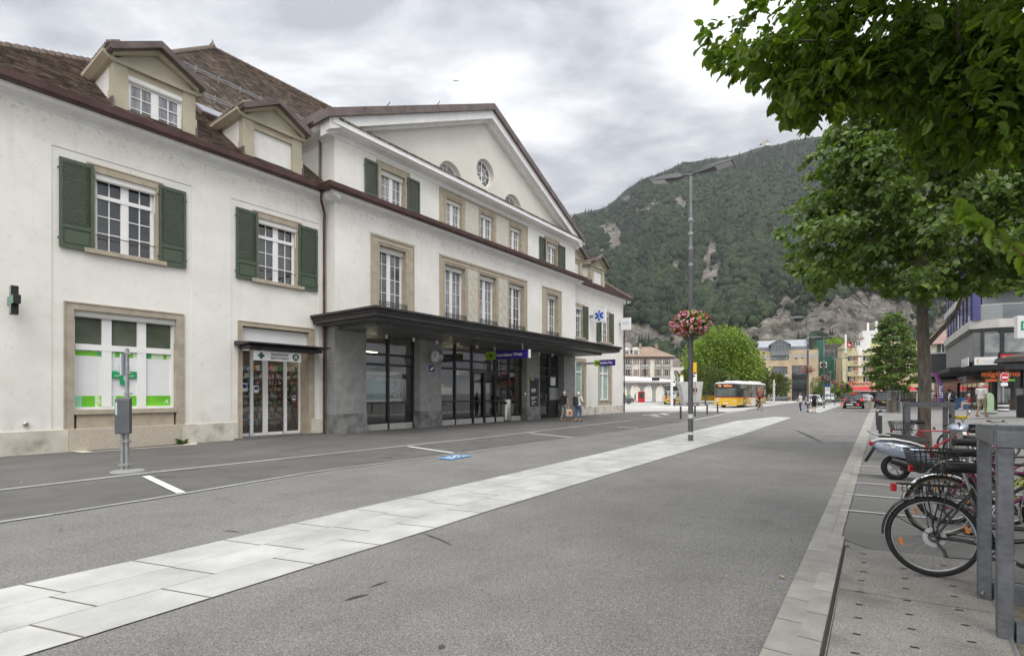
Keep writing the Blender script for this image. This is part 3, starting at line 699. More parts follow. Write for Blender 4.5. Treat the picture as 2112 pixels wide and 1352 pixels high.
mb=SMB();a,b=Vector((K1U,K1V,K1Z)),Vector((PKU,PKV,PKZ))
for t in(.12,.42):
 z=K1Z+(PKZ-K1Z)*t;vv=K1V+(PKV-K1V)*t;u0=K1U+(PKU-K1U)*t+.5
 mb.tube([(u0,vv+.1,z+.2),(u0+9,vv+.1,z+.2)],.025,5);mb.tube([(u0,vv+.1,z+.1),(u0+9,vv+.1,z+.1)],.02,5)
 for k in range(10):mb.tube([(u0+k,vv,z-.05),(u0+k,vv+.12,z+.28)],.03,5)
mb.build('snow_guard',galv,roof)
def onslope(u,t):return Vector((u,VE+(K1V-VE)*t,ZE+(K1Z-ZE)*t))
def skyl(u0,u1,t0,t1,f):
 q=[f(u0,t0),f(u1,t0),f(u1,t1),f(u0,t1)];up=Vector((0,.35,.3))
 mb=SMB();mb.loft([[p+up*.05 for p in q],[p+up*.42 for p in q]]);sk=mb.build('skylight',copper2,roof)
 c=sum(q,Vector())/4;mb=SMB();mb.poly([c+(p-c)*.86+up*.45 for p in q]);mb.build('pane',pm('skylight_glass',(.25,.27,.29),rough=.03,spec=1.,coat=1.,metal=.75),sk)
f2=lambda u,t:Vector((u,K1V+(PKV-K1V)*t,K1Z+(PKZ-K1Z)*t))
skyl(8.55,9.75,.72,.93,onslope)
# ---- dormers
def dormer(uc,blind,w=.98,lab=None):
 vf=.12;zb,zt=ZE-.02,11.16;hwid=w+.36
 back=-3.2
 mb=SMB()
 for s in(-1,1):
  a,b=sorted((uc+s*w*.74,uc+s*(w+.12)));mb.box((a,vf-.3,zb-.1),(b,vf+.02,zt+.1))
  a2,b2=sorted((uc+s*(w*.74-.001),uc+s*(w+.15)));mb.box((a2,vf-.3,zb-.1),(b2,vf+.05,zb+.82))
 mb.box((uc-w*.74,vf-.3,zt-.12),(uc+w*.74,vf-.02,zt+.1));mb.box((uc-w-.17,vf-.3,zt+.1),(uc+w+.17,vf+.09,zt+.22))
 mb.poly([(uc-w-.1,vf+.03,zt+.2),(uc+w+.1,vf+.03,zt+.2),(uc,vf+.03,zt+.92)])
 for s in(-1,1):mb.loft([[(uc+s*x,vf+vv,zt+z)for vv,z in((.0,.22+dz),(.13,.22+dz),(.22,.31+dz),(.22,.36+dz),(0,.36+dz))]for x,dz in((w+.16,0.),(0,.58))])
 for s in(-1,1):
  mb.prism([(0,.0),(.12,.0),(.28,.12),(.28,.2),(0,.2)],lambda a,b,t:(uc+s*(w+.10+a),t,zt+.13+b),back,vf+.1)
 d=mb.build('dormer',greenstone,st)
 mb=SMB()
 for s in(-1,1):mb.poly([(uc+s*(w+.1),vf-.2,zb-.1),(uc+s*(w+.1),back,zb-.1),(uc+s*(w+.1),back,zt+.2),(uc+s*(w+.1),vf-.2,zt+.2)])
 mb.build('cheek',plaster,d)
 wf=.74*w
 if blind:
  mb=SMB();mb.box((uc-wf,vf-.14,zb),(uc+wf,vf-.11,zt-.1));mb.build('roller_blind',blindwhite,d)
 else:
  f=casement(uc-wf,uc+wf,zb+.1,zt-.24,vf-.1,2,3,glass=glass_curtain,parent=d,th=.07)
  rollerbox(uc-wf,uc+wf,zt-.1,vf-.10,d,.13)
 mb=SMB();pr=.53;e_=w+.25;zr=zt+.46+e_*0
 top=lambda x:zt+1.08-abs(x)*.56
 for s in(-1,1):
  mb.loft([[(uc+s*x,vf+vv,top(x)+o)for vv,o in((.2,-.16),(.46,-.16),(.48,.03),(.2,.04))]for x in(0,e_)])
  mb.prism([(0,-.16),(.05,-.12),(.05,.03),(0,.04)],lambda a,b,t:(uc+s*(e_+a),t,top(e_)+b),-2.0,vf+.46)
 mb.box((uc-w-.16,vf-.45,zb-.14),(uc-w-.11,vf+.1,zb+.55));mb.box((uc+w+.11,vf-.45,zb-.14),(uc+w+.16,vf+.1,zb+.55))
 for s in(-1,1):mb.loft([[(uc+s*(w+a),vf-.2-t*3.4,zb+.05+t*2.55+b)for a,b in((.1,-.15),(.32,-.15),(.32,.12),(.1,.12))]for t in(0,1)])
 mb.box((uc-w-.1,vf+.02,zb-.2),(uc+w+.1,vf+.24,zb-.06))
 mb.build('flashing',copper2,d)
 mb=SMB()
 for s in(-1,1):
  roofslope((uc+s*(e_+.02),vf+.3,top(e_)+.03),(uc+s*(e_+.02),back-2,top(e_)+.03),(uc,back-2,top(0)+.03),(uc,vf+.3,top(0)+.03),mb=mb,step=.15)
  k=vf+.4
  while k>-2.2:mb.tube([(uc+s*(e_+.10),k,top(e_)-.01),(uc+s*(e_-.2),k,top(e_-.2)+.05)],.055,6);k-=.16
 mb.build('dormer_roof',tile_a,d,recalc=False)
 return d
dormer(6.04,False);dormer(9.76,True);dormer(31.9,True);dormer(35.5,True)
# ---- ground floor of the middle block: granite piers, glazing, entrance
VG=.15;zs=4.32
piers=[(UL-.001,U(755,VM)),(U(866,VM),U(910,VM)),(U(1087,VM),U(1113,VM)),(U(1163,VM),UR+.001)]
for a,b in piers:
 mb=SMB();mb.box((a,-.3,.8),(b,VM+.012,2.72));mb.box((a,-.3,2.728),(b,VM+.012,zs));mb.box((a+.004,-.28,2.715),(b-.004,VM+.006,2.73));pr=mb.build('granite_pier',greygranite,st)
 SMB().box((a-.03,-.3,0),(b+.03,VM+.05,.8)).build('pier_base',pm('dark_granite_base',(.10,.10,.10),(.26,.26,.25),scale=2.2,rough=.7,bump=.1,bscale=60),pr,bevel=.01)
bays=[(U(755,VM),U(866,VM)),(U(910,VM),U(1087,VM))]
mb=SMB();mbg=SMB()
def vb(u,w=.055,z0=.0,z1=zs):mb.box((u-w,VG-.08,z0),(u+w,VG+.05,z1))
zt_=ZZ(910,740,VG);zl=.95
for(a,b),cols in zip(bays,([U(800,VG)],[U(938,VG),U(973,VG),U(1021,VG),U(1049,VG)])):
 for x in[a+.04]+cols+[b-.04]:vb(x)
 xs=[a]+cols+[b]
 for x0,x1 in zip(xs,xs[1:]):
  for z in(zt_,zt_-.45):mb.box((x0+.05,VG-.06,z-.05),(x1-.05,VG+.03,z+.05))
  mb.box((x0+.05,VG-.06,.28),(x1-.05,VG+.03,.36))
  mb.box((x0+.05,VG-.06,1.18),(x1-.05,VG+.03,1.25))
 mbg.poly([(a,VG-.02,.3),(b,VG-.02,.3),(b,VG-.02,zs),(a,VG-.02,zs)])
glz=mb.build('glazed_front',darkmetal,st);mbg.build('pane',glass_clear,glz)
mb=SMB()
for a,b in bays:mb.box((a+.06,VG-.05,0),(b-.06,VG+.04,.28))
mb.build('glazing_base',pm('pale_base',(.45,.44,.41),(.53,.52,.49),scale=4,rough=.8),glz)
mb=SMB();a,b=U(1021,VG),U(1049,VG)
for x in(U(974.5,VG),U(997,VG)-.05,U(997,VG)+.05,U(1019.5,VG)):mb.box((x-.035,VG+.052,.02),(x+.035,VG+.09,2.75))
mb.box((U(974.5,VG),VG+.052,2.7),(U(1019.5,VG),VG+.09,2.8));mb.build('entrance_door',darkmetal,st)
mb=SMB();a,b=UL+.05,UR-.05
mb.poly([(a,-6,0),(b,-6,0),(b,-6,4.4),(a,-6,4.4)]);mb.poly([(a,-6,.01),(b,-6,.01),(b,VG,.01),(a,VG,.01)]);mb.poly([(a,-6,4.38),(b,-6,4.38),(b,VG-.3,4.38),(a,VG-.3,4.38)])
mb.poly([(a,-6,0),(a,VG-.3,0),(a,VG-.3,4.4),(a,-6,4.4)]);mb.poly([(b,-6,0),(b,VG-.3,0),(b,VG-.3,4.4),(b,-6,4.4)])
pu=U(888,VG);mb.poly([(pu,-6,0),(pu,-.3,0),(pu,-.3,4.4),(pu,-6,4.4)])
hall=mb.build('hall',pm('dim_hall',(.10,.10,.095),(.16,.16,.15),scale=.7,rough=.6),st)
mb=SMB()
for u0_,vv in((U(880,VG)-2.5,-2.2),(U(930,VG)-.5,-2.0),(U(930,VG)+.6,-3.4),(U(1000,VG),-3)):mb.box((u0_,vv,3.6),(u0_+1.3,vv+.12,3.66))
mb.build('strip_lamp',pm('hall_lamp',(1,.88,.6),emit=9.),hall)
mb=SMB();uh=U(950,VG)
mb.m=0;mb.box((uh-.4,-2.0,.95),(uh+.5,-1.9,2.5));mb.m=1;mb.box((uh-.35,-1.9,2.15),(uh+.45,-1.88,2.4));mb.box((uh-.35,-1.9,1.75),(uh+.3,-1.88,1.85));mb.m=2;mb.box((uh-.35,-1.9,1.4),(uh+.45,-1.88,1.6));mb.m=3;mb.box((uh-.35,-1.9,1.0),(uh+.45,-1.88,1.3))
um_=U(1003,VG);mb.m=3;mb.box((um_-1.2,-4,1.55),(um_+1.5,-3.9,2.0));mb.m=4;mb.box((um_-1.2,-4,2.0),(um_+.8,-3.88,2.2));mb.m=1;mb.box((um_+2.2,-3.2,2.7),(um_+3.6,-3.1,3.1));mb.m=3;mb.box((um_+1.2,-3.2,2.75),(um_+2.2,-3.1,3.05))
mb.build('kiosk_display',[signpurple,signred,signblue,signwhite,pm('kiosk_orange',(.6,.25,.02))],hall)
mb=SMB();d0,d1=U(1113,VM),U(1163,VM);dm=U(1131,VG);d2=U(1153,VG)
for x in(d0+.1,dm,d2):mb.box((x-.07,VG-.1,0),(x+.07,VG+.05,zs))
for z in(3.3,2.75):mb.box((d0+.17,VG-.05,z-.05),(dm-.07,VG+.03,z+.05));mb.box((dm+.07,VG-.05,z-.05),(d2-.07,VG+.03,z+.05))
mb.box((d0+.17,VG-.05,0),(dm-.07,VG+.03,.3));mb.box((dm+.07,VG-.05,0),(d2-.07,VG+.0,1.15));mb.box((d2+.07,VG-.1,0),(d1-.02,VG-.02,zs))
sd=mb.build('side_door',darkmetal,st)
SMB().poly([(d0+.1,VG-.03,0),(d2,VG-.03,0),(d2,VG-.03,zs),(d0+.1,VG-.03,zs)]).build('pane',glass_dark,sd)
mb=SMB();mb.box((dm+.1,VG+.0,1.2),(d2-.1,VG+.04,2.0))
for k in range(1,4):mb.box((dm+.1,VG+.04,1.2+k*.2-.006),(d2-.1,VG+.045,1.2+k*.2+.006))
mb.build('letter_boxes',galv,sd)
mb=SMB();mb.box((dm+.25,VG+.0,2.15),(d2-.5,VG+.03,2.7));mb.build('door_notice',signwhite,sd)
mb=SMB();mb.torus((dm-.14,VG+.06,1.35),.22,.022,'y',16,6,100,260);mb.build('handle',steel,sd)
uc0,uc1=U(640,0)-.02,31.45;vc=4.0;zc_=4.68
mb=SMB()
for k,(ins,z0,z1)in enumerate(((0.,zc_-.10,zc_),(.07,zc_-.19,zc_-.11),(.16,zc_-.28,zc_-.20),(.25,zc_-.36,zc_-.29))):
 mb.box((uc0+ins,.0,z0),(uc1-ins,vc-ins,z1))
mb.box((uc0+.12,.02,zc_-.34),(uc1-.12,vc-.12,zc_-.04))
cn=mb.build('canopy',canopymetal,st,bevel=.012)
mb=SMB();mb.box((uc0+.28,.05,zc_-.385),(uc1-.28,vc-.28,zc_-.362));mb.box((uc0+.9,.3,zc_-.53),(uc1-.8,vc-1.1,zc_-.386));mb.build('soffit',soffitmetal,cn)
mb=SMB()
for px in(797,853,901,944,984,1020,1080,1112,1139):mb.lathe([(.065,-.17),(.065,0)],(U(px,VM+.25),VM+.25,zc_-.53),10)
mb.build('downlight',signwhite,cn)
mb=SMB();mb.lathe([(.12,-.05),(.14,0)],(U(980,2.2),2.2,zc_-.53),10);mb.build('ceiling_sensor',darkmetal,cn)
mb=SMB()
for u in(UM-7.2,UM-4.2):mb.tube([(u,VM+.5,rakez(u)+.1),(u+.25,VM+.5,rakez(u)+.45)],.02,5)
mb.build('verge_rod',black_iron,st)
mb=SMB();mb.lathe([(.06,-.02),(.06,.09),(.03,.12)],(U(52,0),.0,ZZ(52,874)),12,'y');mb.build('wall_vent',steel,st)
mb=SMB();mb.box((U(1083,VM)-.06,VM-.02,1.55),(U(1083,VM)+.06,VM+.04,1.67));mb.build('door_button',signwhite,st)
# ================================================================== the ground and everything laid in it
asphalt=pm('asphalt',(.155,.15,.142),(.20,.194,.185),scale=.55,rough=.9,bump=.35,bscale=170,detail=8)
mulnoise(asphalt,125,.60,1.46,p0=.36,p1=.66,detail=1);mulnoise(asphalt,60,.84,1.16,detail=2);mulnoise(asphalt,2.6,.90,1.03,p0=.30,p1=.42,detail=5);mulnoise(asphalt,1.5,.93,1.05,stretch=(.035,1,1),rot=SROT,detail=5);mulnoise(asphalt,7,.72,1.,p0=.20,p1=.30,detail=2)
asphalt_d=pm('dark_asphalt',(.094,.090,.085),(.124,.119,.113),scale=.7,rough=.9,bump=.3,bscale=170,detail=8)
mulnoise(asphalt_d,190,.76,1.26,p0=.36,p1=.64,detail=1);mulnoise(asphalt_d,1.9,.86,1.03,p0=.30,p1=.44,detail=6)
walk=pm('walk_asphalt',(.10,.095,.089),(.134,.127,.12),scale=.6,rough=.9,bump=.3,bscale=170,detail=8)
mulnoise(walk,200,.80,1.2,p0=.36,p1=.64,detail=1);mulnoise(walk,1.5,.86,1.03,p0=.30,p1=.44,detail=6)
plaza=pm('plaza_asphalt',(.185,.18,.172),(.235,.23,.22),scale=.5,rough=.9,bump=.2,bscale=150,detail=8);mulnoise(plaza,190,.86,1.16,p0=.36,p1=.64,detail=1)
concrete=pm('pale_concrete',(.40,.39,.37),(.50,.49,.465),scale=.3,rough=.9,detail=8)
granslab=pm('pale_gneiss',(.39,.39,.378),(.52,.52,.50),scale=1.6,rough=.8,bump=.2,bscale=90,detail=8,stretch=(1,1,1));mulnoise(granslab,230,.88,1.1,detail=1);mulnoise(granslab,5,.78,1.,p0=.18,p1=.32,detail=3);mulnoise(granslab,1.2,.9,1.03,stretch=(.3,1,1),rot=SROT)
granslab=attr_mul(granslab)
kerbstone=pm('kerb_stone',(.275,.262,.24),(.36,.345,.32),scale=3,rough=.85,bump=.2,bscale=120);mulnoise(kerbstone,260,.85,1.15,detail=1);attr_mul(kerbstone)
greykerb=pm('grey_kerb_stone',(.26,.265,.255),(.34,.345,.335),scale=4,rough=.85);mulnoise(greykerb,160,.85,1.15,detail=1);attr_mul(greykerb)
joint=pm('sandy_joint',(.15,.13,.10),(.25,.215,.165),scale=9,rough=.95)
paint=pm('road_paint',(.60,.60,.58),(.74,.74,.72),scale=14,rough=.8);mulnoise(paint,60,.8,1.05,p0=.3,p1=.45)
bluepaint=pm('blue_road_paint',(.10,.26,.50),(.18,.36,.6),scale=6,rough=.8)
washed=pm('washed_concrete',(.20,.188,.168),(.27,.255,.23),scale=1.6,rough=.92,bump=.12,bscale=200);mulnoise(washed,150,.64,1.4,p0=.36,p1=.66,detail=1);mulnoise(washed,1.6,.82,1.04,p0=.32,p1=.46)
xs=[-5000,-1500,-400,-120,-60]+list(np.arange(-40,4,10))+list(np.arange(4,90,1.))+[90,100,120,160,400,1500,5000]
ys=[-5000,-1000,-200,-40]+list(np.arange(-20,10,5))+list(np.arange(10,110,1.5))+[110,130,200,500,2000,6000]
mb=MB();idx=[[mb.pt((x,y,gz(x,y)))for x in xs]for y in ys]
for j in range(len(ys)-1):
 for i in range(len(xs)-1):mb.face((idx[j][i],idx[j][i+1],idx[j+1][i+1],idx[j+1][i]))
struct('ground',mb,plaza,smooth=60)
def flat(name,pts,z,mat):
 mb=MB();mb.sheet([(p[0],p[1])for p in pts],[],lambda a,b:(a,b,z));return struct(name,mb,mat)
def gp_(*pix):return[G(px,py,0.)for px,py in pix]
KB=Vector((KP.x,KP.y,0));KDv=Vector((KD.x,KD.y,0));KN=Vector((KD.y,-KD.x,0))
def K(al,lat,z=0.):p=KB+KDv*al+KN*lat;return Vector((p.x,p.y,z))
kerb2=gp_((0,1078),(236,1042),(379,1018.6),(663,971),(947,935.8),(1181,903),(1320,885),(1430,866.7),(1496,853))
back2=kerb2[0]-Vector((SD.x,SD.y,0))*16
road=[back2]+kerb2+gp_((1600,834.5),(1700,824))+[K(150,0),K(-16,0)]
flat('road',road,.004,asphalt)
kerb1=gp_((0,1011.5),(303,976),(502,955),(710,933),(1000,902.3),(1320,864.3))
back1=kerb1[0]-Vector((SD.x,SD.y,0))*16
park=[back1]+kerb1+gp_((1420,866))+list(reversed(kerb2[:-1]))+[back2]
flat('parking_strip',park,.008,asphalt_d)
wall_l=[SW(-6,-.2),SW(U(1289),-.2)]
side=[SW(-6,.0)]+[SW(30,0.),SW(41,0.)]+gp_((1500,848.5),(1496,853),(1420,866))+list(reversed(kerb1))+[back1]
flat('sidewalk',side,.006,walk)
flat('bus_apron',gp_((1150,850),(1286,850),(1330,848),(1420,846.5),(1480,848),(1500,849.5),(1530,846),(1600,835),(1650,828.5),(1700,823.5),(1760,820),(1000,820)),.012,concrete)
flat('bus_bay_kerb',gp_((1338,840),(1440,843),(1480,838),(1470,836),(1440,838.5),(1345,838)),.02,pm('kerb_concrete',(.55,.54,.5),(.62,.61,.57),scale=1))
def resample(pts,n):
 d=[0]
 for a,b in zip(pts,pts[1:]):d.append(d[-1]+(b-a).length)
 res=[]
 for k in range(n+1):
  t=d[-1]*k/n;i=max(0,min(len(pts)-2,next((j for j in range(len(pts)-1)if d[j+1]>=t-1e-9),len(pts)-2)))
  res.append(pts[i].lerp(pts[i+1],(t-d[i])/max(d[i+1]-d[i],1e-9)))
 return res
def lenof(pts):return sum((b-a).length for a,b in zip(pts,pts[1:]))
def along(pts,t):
 L_=lenof(pts)*t;acc=0
 for a,b in zip(pts,pts[1:]):
  l=(b-a).length
  if acc+l>=L_-1e-9:return a.lerp(b,(L_-acc)/max(l,1e-9))
  acc+=l
 return pts[-1]
def setnt(me,fcols):
 ca=me.color_attributes.new('tint','FLOAT_COLOR','CORNER');arr=np.ones((len(me.loops),4),np.float32)
 for p,c in zip(me.polygons,fcols):arr[p.loop_start:p.loop_start+p.loop_total,:3]=c
 ca.data.foreach_set('color',arr.ravel())
def paverstrip(name,Lp,Rp,rows,slab,gap,z,mat,jit=.12,base=True,th=.0):
 ln=(lenof(Lp)+lenof(Rp))/2;mb=MB();cols=[]
 def at(t,r):return along(Lp,t).lerp(along(Rp,t),r)
 wdt=(Lp[0]-Rp[0]).length
 for r in range(rows):
  t=-random.random()*slab/ln
  while t<1:
   sl=slab*random.uniform(.88,1.12);a=max(0,t+gap/ln/2);b=min(1,t+(sl-gap/2)/ln);t+=sl/ln
   if b-a<1e-4:continue
   r0=(r+gap/wdt/2)/rows if r else 0;r1=(r+1-gap/wdt/2)/rows if r<rows-1 else 1.
   k=max(1,int((b-a)*ln/1.5));c=1+random.uniform(-jit,jit)
   for j in range(k):
    ta,tb=a+(b-a)*j/k,a+(b-a)*(j+1)/k
    mb.poly([tuple(at(ta,r0).xy)+(z,),tuple(at(tb,r0).xy)+(z,),tuple(at(tb,r1).xy)+(z,),tuple(at(ta,r1).xy)+(z,)]);cols.append((c,c*random.choice((1,.995)),c*.99))
 o=struct(name,mb,mat,recalc=False);setnt(o.data,cols)
 if base:
  mb=MB();n=max(2,int(ln/2));A,B=resample(Lp,n),resample(Rp,n)
  for k in range(n):mb.poly([tuple(A[k].xy)+(z-.004,),tuple(A[k+1].xy)+(z-.004,),tuple(B[k+1].xy)+(z-.004,),tuple(B[k].xy)+(z-.004,)])
  struct(name+'_joint',mb,joint,recalc=False)
 return o
up=gp_((0,1217.5),(263,1160.7),(450,1118),(717,1054),(1000,990),(1260,930),(1517.6,868),(1598,859.3))
lo=gp_((85,1345),(388,1250),(599,1182),(866,1101),(1000,1056.5),(1317.6,960),(1533,895.5),(1633,861))
bk=Vector((SD.x,SD.y,0));up=[up[0]-bk*4.6]+up;lo=[lo[0]-bk*3.9]+lo
paverstrip('median_paving',up,lo,3,.86,.018,.014,granslab,jit=.06)
up2=gp_((1660,846.5),(1672,843.5),(1690,839),(1715,832),(1745,827));lo2=gp_((1690,851),(1703,847),(1723,840),(1740,833),(1757,827))
paverstrip('far_median_paving',up2,lo2,2,2.5,.02,.014,granslab,jit=.05)
def offs(pts,w):
 res=[]
 for k,p in enumerate(pts):
  t=(pts[min(k+1,len(pts)-1)]-pts[max(k-1,0)]).normalized();res.append(p+Vector((t.y,-t.x,0))*w)
 return res
k1=[back1]+kerb1;paverstrip('pavement_kerb',offs(k1,-.09),offs(k1,.09),1,1.0,.008,.018,greykerb,base=False)
k2=[back2]+kerb2;paverstrip('gutter_line',offs(k2,-.055),offs(k2,.055),1,1.0,.008,.016,greykerb,base=False)
k3=gp_((1317,864.6),(1420,866.5));paverstrip('bay_end_line',offs(k3,-.1),offs(k3,.1),1,1.0,.006,.02,greykerb,base=False)
k4=gp_((1430,866.5),(1496,853),(1540,846));paverstrip('apron_kerb',offs(k4,-.12),offs(k4,.12),1,1.0,.006,.02,granslab,base=False)
k0=K(-8,0)
paverstrip('kerb_course',[K(-8,0),K(30,0),K(70,0)],[K(-8,.155),K(30,.18),K(70,.27)],1,.5,.008,.02,kerbstone,jit=.1)
paverstrip('inner_kerb_course',[K(-8,.16),K(3.35,.16)],[K(-8,.315),K(3.35,.29)],1,.5,.008,.022,kerbstone,jit=.1)
paverstrip('far_inner_kerb',[K(3.35,.165),K(30,.185),K(70,.275)],[K(3.35,.26),K(30,.36),K(70,.52)],1,1.,.008,.018,kerbstone,jit=.06)
flat('bike_parking',[K(3.3,.27),K(9.4,.30),K(9.4,4.4),K(2.6,4.4),K(2.6,.9)],.006,pm('bike_bay_asphalt',(.155,.15,.143),(.195,.19,.18),scale=.7,rough=.9))
mulnoise(MATS['bike_bay_asphalt'],180,.74,1.3,p0=.36,p1=.64,detail=1)
pit=gp_((1746,1131),(2021,1158),(2050,1240),(2190,1352),(2400,1600));pit=[K(-6,.365),gp_((1746,1131))[0],gp_((2021,1158))[0],gp_((2050,1236))[0],gp_((2094,1352))[0],K(-6,1.9)]
flat('tree_pit_cover',pit,.016,washed)
flat('drain_slot',[K(-6,.318),K(3.0,.30),K(3.0,.345),K(-6,.36)],.012,pm('slot_black',(.022,.019,.016),(.05,.042,.03),scale=30,rough=.95))
mb=MB();a,b=K(-6,.61),gp_((1742,1131))[0];a.z=b.z=.02
struct('drain_rail',MB().tube([K(-6,.336,.014),K(2.95,.325,.014)],.004,5),galv)
mb=MB()
rowsA=[(1781,1141),(1781,1158.5),(1780,1177.5),(1776,1196),(1774,1219),(1772,1245),(1770,1272.5),(1767,1306),(1763.6,1345)]
rowsB=[(1864,1171),(1867,1191.5),(1868,1212),(1871,1237),(1875.5,1265.5),(1880,1295.5),(1886,1333)]
rowsC=[(1945,1164.5),(1964.5,1207),(1968,1228.5),(1979,1256.5),(1991,1287.5),(2004,1322)]
for px,py in rowsA+rowsB+rowsC:
 c=G(px,py,.02);dx,dy=Vector((.93,-.36,0)),Vector((.36,.93,0));l,w_=.024,.0085
 for s,t in(((-1,1),(1,1)),):pass
 mb.poly([c+dx*sx*l+dy*sy*w_+Vector((0,0,.0))for sx,sy in((-1,-1),(1,-1),(1,1),(-1,1))])
struct('water_slots',mb,MATS['slot_black'])
for a,b in(((1730,1213),(2048,1262)),((1715,1098),(1850,1107))):
 p,q_=G(*a,.019),G(*b,.019);n_=(q_-p).cross(Vector((0,0,1))).normalized()*.004
 mb=MB();mb.poly([p-n_,q_-n_,q_+n_,p+n_]);struct('cover_joint',mb,joint)
mb=MB();e0,e1,e2=G(2021,1158,.02),G(2052,1240,.02),G(2110,1375,.02)
mb.tube([e0,e1,e2],.012,5);struct('pit_edge_strip',mb,galv)
flat('tree_pit_soil',[G(2046,1236,.0),G(2094,1345,0),G(2300,1500,0),G(2500,1300,0),G(2160,1215,0)],.010,pm('pit_soil',(.10,.085,.06),(.2,.18,.14),scale=14,rough=1.,bump=.6,bscale=30))
def line(a,b,w,z=.022,name='parking_line',mat=paint):
 p,q_=G(*a,0.),G(*b,0.);n_=(q_-p).cross(Vector((0,0,1))).normalized()*w/2;zz=Vector((0,0,z))
 mb=MB();mb.poly([p-n_+zz,q_-n_+zz,q_+n_+zz,p+n_+zz]);return struct(name,mb,mat)
line((301,983),(374,1018),.13);line((842,921.3),(935,935),.13);line((1092,893.5),(1180,902.7),.11);line((1274,880.5),(1317,883.5),.1)
line((1325,857),(1415,846.5),.14);line((1340,860),(1428,862),.14);line((1345,856),(1360,858),.4);line((1365,853),(1378,855.5),.3)
for a,b in(((1733.4,1053),(2112,1088)),((1744.9,1020.4),(2112,1051)),((1756.7,996.2),(2112,1023)),((1761,976),(2112,1000)),((1768.5,961.3),(2112,982))):line(a,b,.045)
mb=MB()
for k in range(34):
 a=G(1801+k*9.2,869.2+(0.02*k),0.);a=Vector((G(1801,869.2).x+k*.27,G(1801,869.2).y-.012*k,0));z=gz(a.x,a.y)+.012
 mb.poly([(a.x,a.y-.14,z),(a.x+.15,a.y-.14,z),(a.x+.15,a.y+.14,z),(a.x,a.y+.14,z)])
struct('tactile_line',mb,paint)
c0=[G(*p,.024)for p in((901,944.3),(931,947),(976,938.7),(938,936.8))]
mb=MB();mb.poly(c0);struct('blue_bay_sign',mb,bluepaint)
mb=MB()
for a,b,c,d in((.3,.2,.45,.8),(.55,.2,.7,.8),(.3,.42,.7,.56),(.42,.66,.8,.8)):
 q=lambda s,t:c0[0].lerp(c0[1],s).lerp(c0[3].lerp(c0[2],s),t)+Vector((0,0,.004));mb.poly([q(a,b),q(c,b),q(c,d),q(a,d)])
struct('blue_bay_mark',mb,paint)
tar=pm('tar_seam',(.05,.048,.045),(.075,.073,.07),scale=4,rough=.85)
def stain(pts,wd,z=.0105):
 mb=MB();pts=[G(*p,0.)for p in pts];n=12;rs=resample(pts,n);L_,R_=[],[]
 for k,p in enumerate(rs):
  t=(rs[min(k+1,n)]-rs[max(k-1,0)]).normalized();q=Vector((t.y,-t.x,0))*wd*math.sin(math.pi*(k+.3)/(n+.6))*random.uniform(.6,1.2);L_.append(p+q);R_.append(p-q)
 mb.poly([(p.x,p.y,z)for p in L_]+[(p.x,p.y,z)for p in reversed(R_)]);return struct('road_stain',mb,tar)
for pts,wd in(([(870,1100),(905,1112),(934,1126)],.016),([(455,1094),(500,1098)],.012),([(708,1240),(735,1232),(762,1226)],.02),([(762,1212),(800,1199)],.012),([(1593,883),(1640,886),(1675,902),(1700,915)],.09),([(1700,914),(1790,912)],.05),([(903,1334),(918,1336)],.03),([(300,985),(345,984),(372,985)],.08),([(775,945),(800,944),(812,946)],.08),([(470,983),(492,983)],.04)):stain(pts,wd)
mb=MB();pts=[SW(su0+.15,.09),SW(su0+.25,.75),SW(su1+.1,.75),SW(su1+.35,.1)]
mb.sheet([(p.x,p.y)for p in pts],[],lambda a,b:(a,b,.02));struct('light_well_kerb',mb,plinthstone)
mb=MB();pts=[SW(su0+.45,.11),SW(su0+.5,.6),SW(su1-.2,.6),SW(su1-.1,.11)]
mb.sheet([(p.x,p.y)for p in pts],[],lambda a,b:(a,b,.024));struct('light_well_lid',mb,asphalt_d)
mb=MB();mb.lathe([(.30,.0),(.28,.02),(.2,.024)],G(263,972,0.)+Vector((0,0,.006)),18);struct('post_footing',mb,greygranite)
# ================================================================== instanced-by-mesh foliage helpers
def scatter(name,tv,tf,pos,rot,scl,mat,tint=None,parent=None,smooth=False):
 """N copies of a small triangle mesh merged in one object; rot is N x 3 x 3"""
 tv=np.asarray(tv,float);tf=np.asarray(tf,int);n=len(pos);k=len(tv)
 scl=np.asarray(scl);scl=scl[:,None,None]if scl.ndim==1 else scl[:,None,:]
 v=np.einsum('nij,nkj->nki',rot,tv[None]*scl)+np.asarray(pos)[:,None,:]
 f=(tf[None]+(np.arange(n)*k)[:,None,None]).reshape(-1)
 me=bpy.data.meshes.new(name);nf=n*len(tf);m=tf.shape[1]
 me.vertices.add(n*k);me.vertices.foreach_set('co',v.reshape(-1).astype(np.float32))
 me.loops.add(nf*m);me.loops.foreach_set('vertex_index',f.astype(np.int32))
 me.polygons.add(nf);me.polygons.foreach_set('loop_start',np.arange(0,nf*m,m,dtype=np.int32))
 try:me.polygons.foreach_set('loop_total',np.full(nf,m,np.int32))
 except Exception:pass
 if smooth:me.polygons.foreach_set('use_smooth',np.ones(nf,bool))
 ca=me.color_attributes.new('tint','FLOAT_COLOR','POINT');col=np.ones((n,k,4),np.float32)
 if tint is not None:col[:,:,:3]=np.asarray(tint)[:,None,:]
 ca.data.foreach_set('color',col.reshape(-1))
 me.materials.append(mat);me.update(calc_edges=True);me.validate()
 o=bpy.data.objects.new(name,me);C.objects.link(o)
 if parent is not None:o.parent=parent
 return o
def rotz_(a):
 c,s=np.cos(a),np.sin(a);z=np.zeros_like(a);o=np.ones_like(a)
 return np.stack([np.stack([c,-s,z],-1),np.stack([s,c,z],-1),np.stack([z,z,o],-1)],-2)
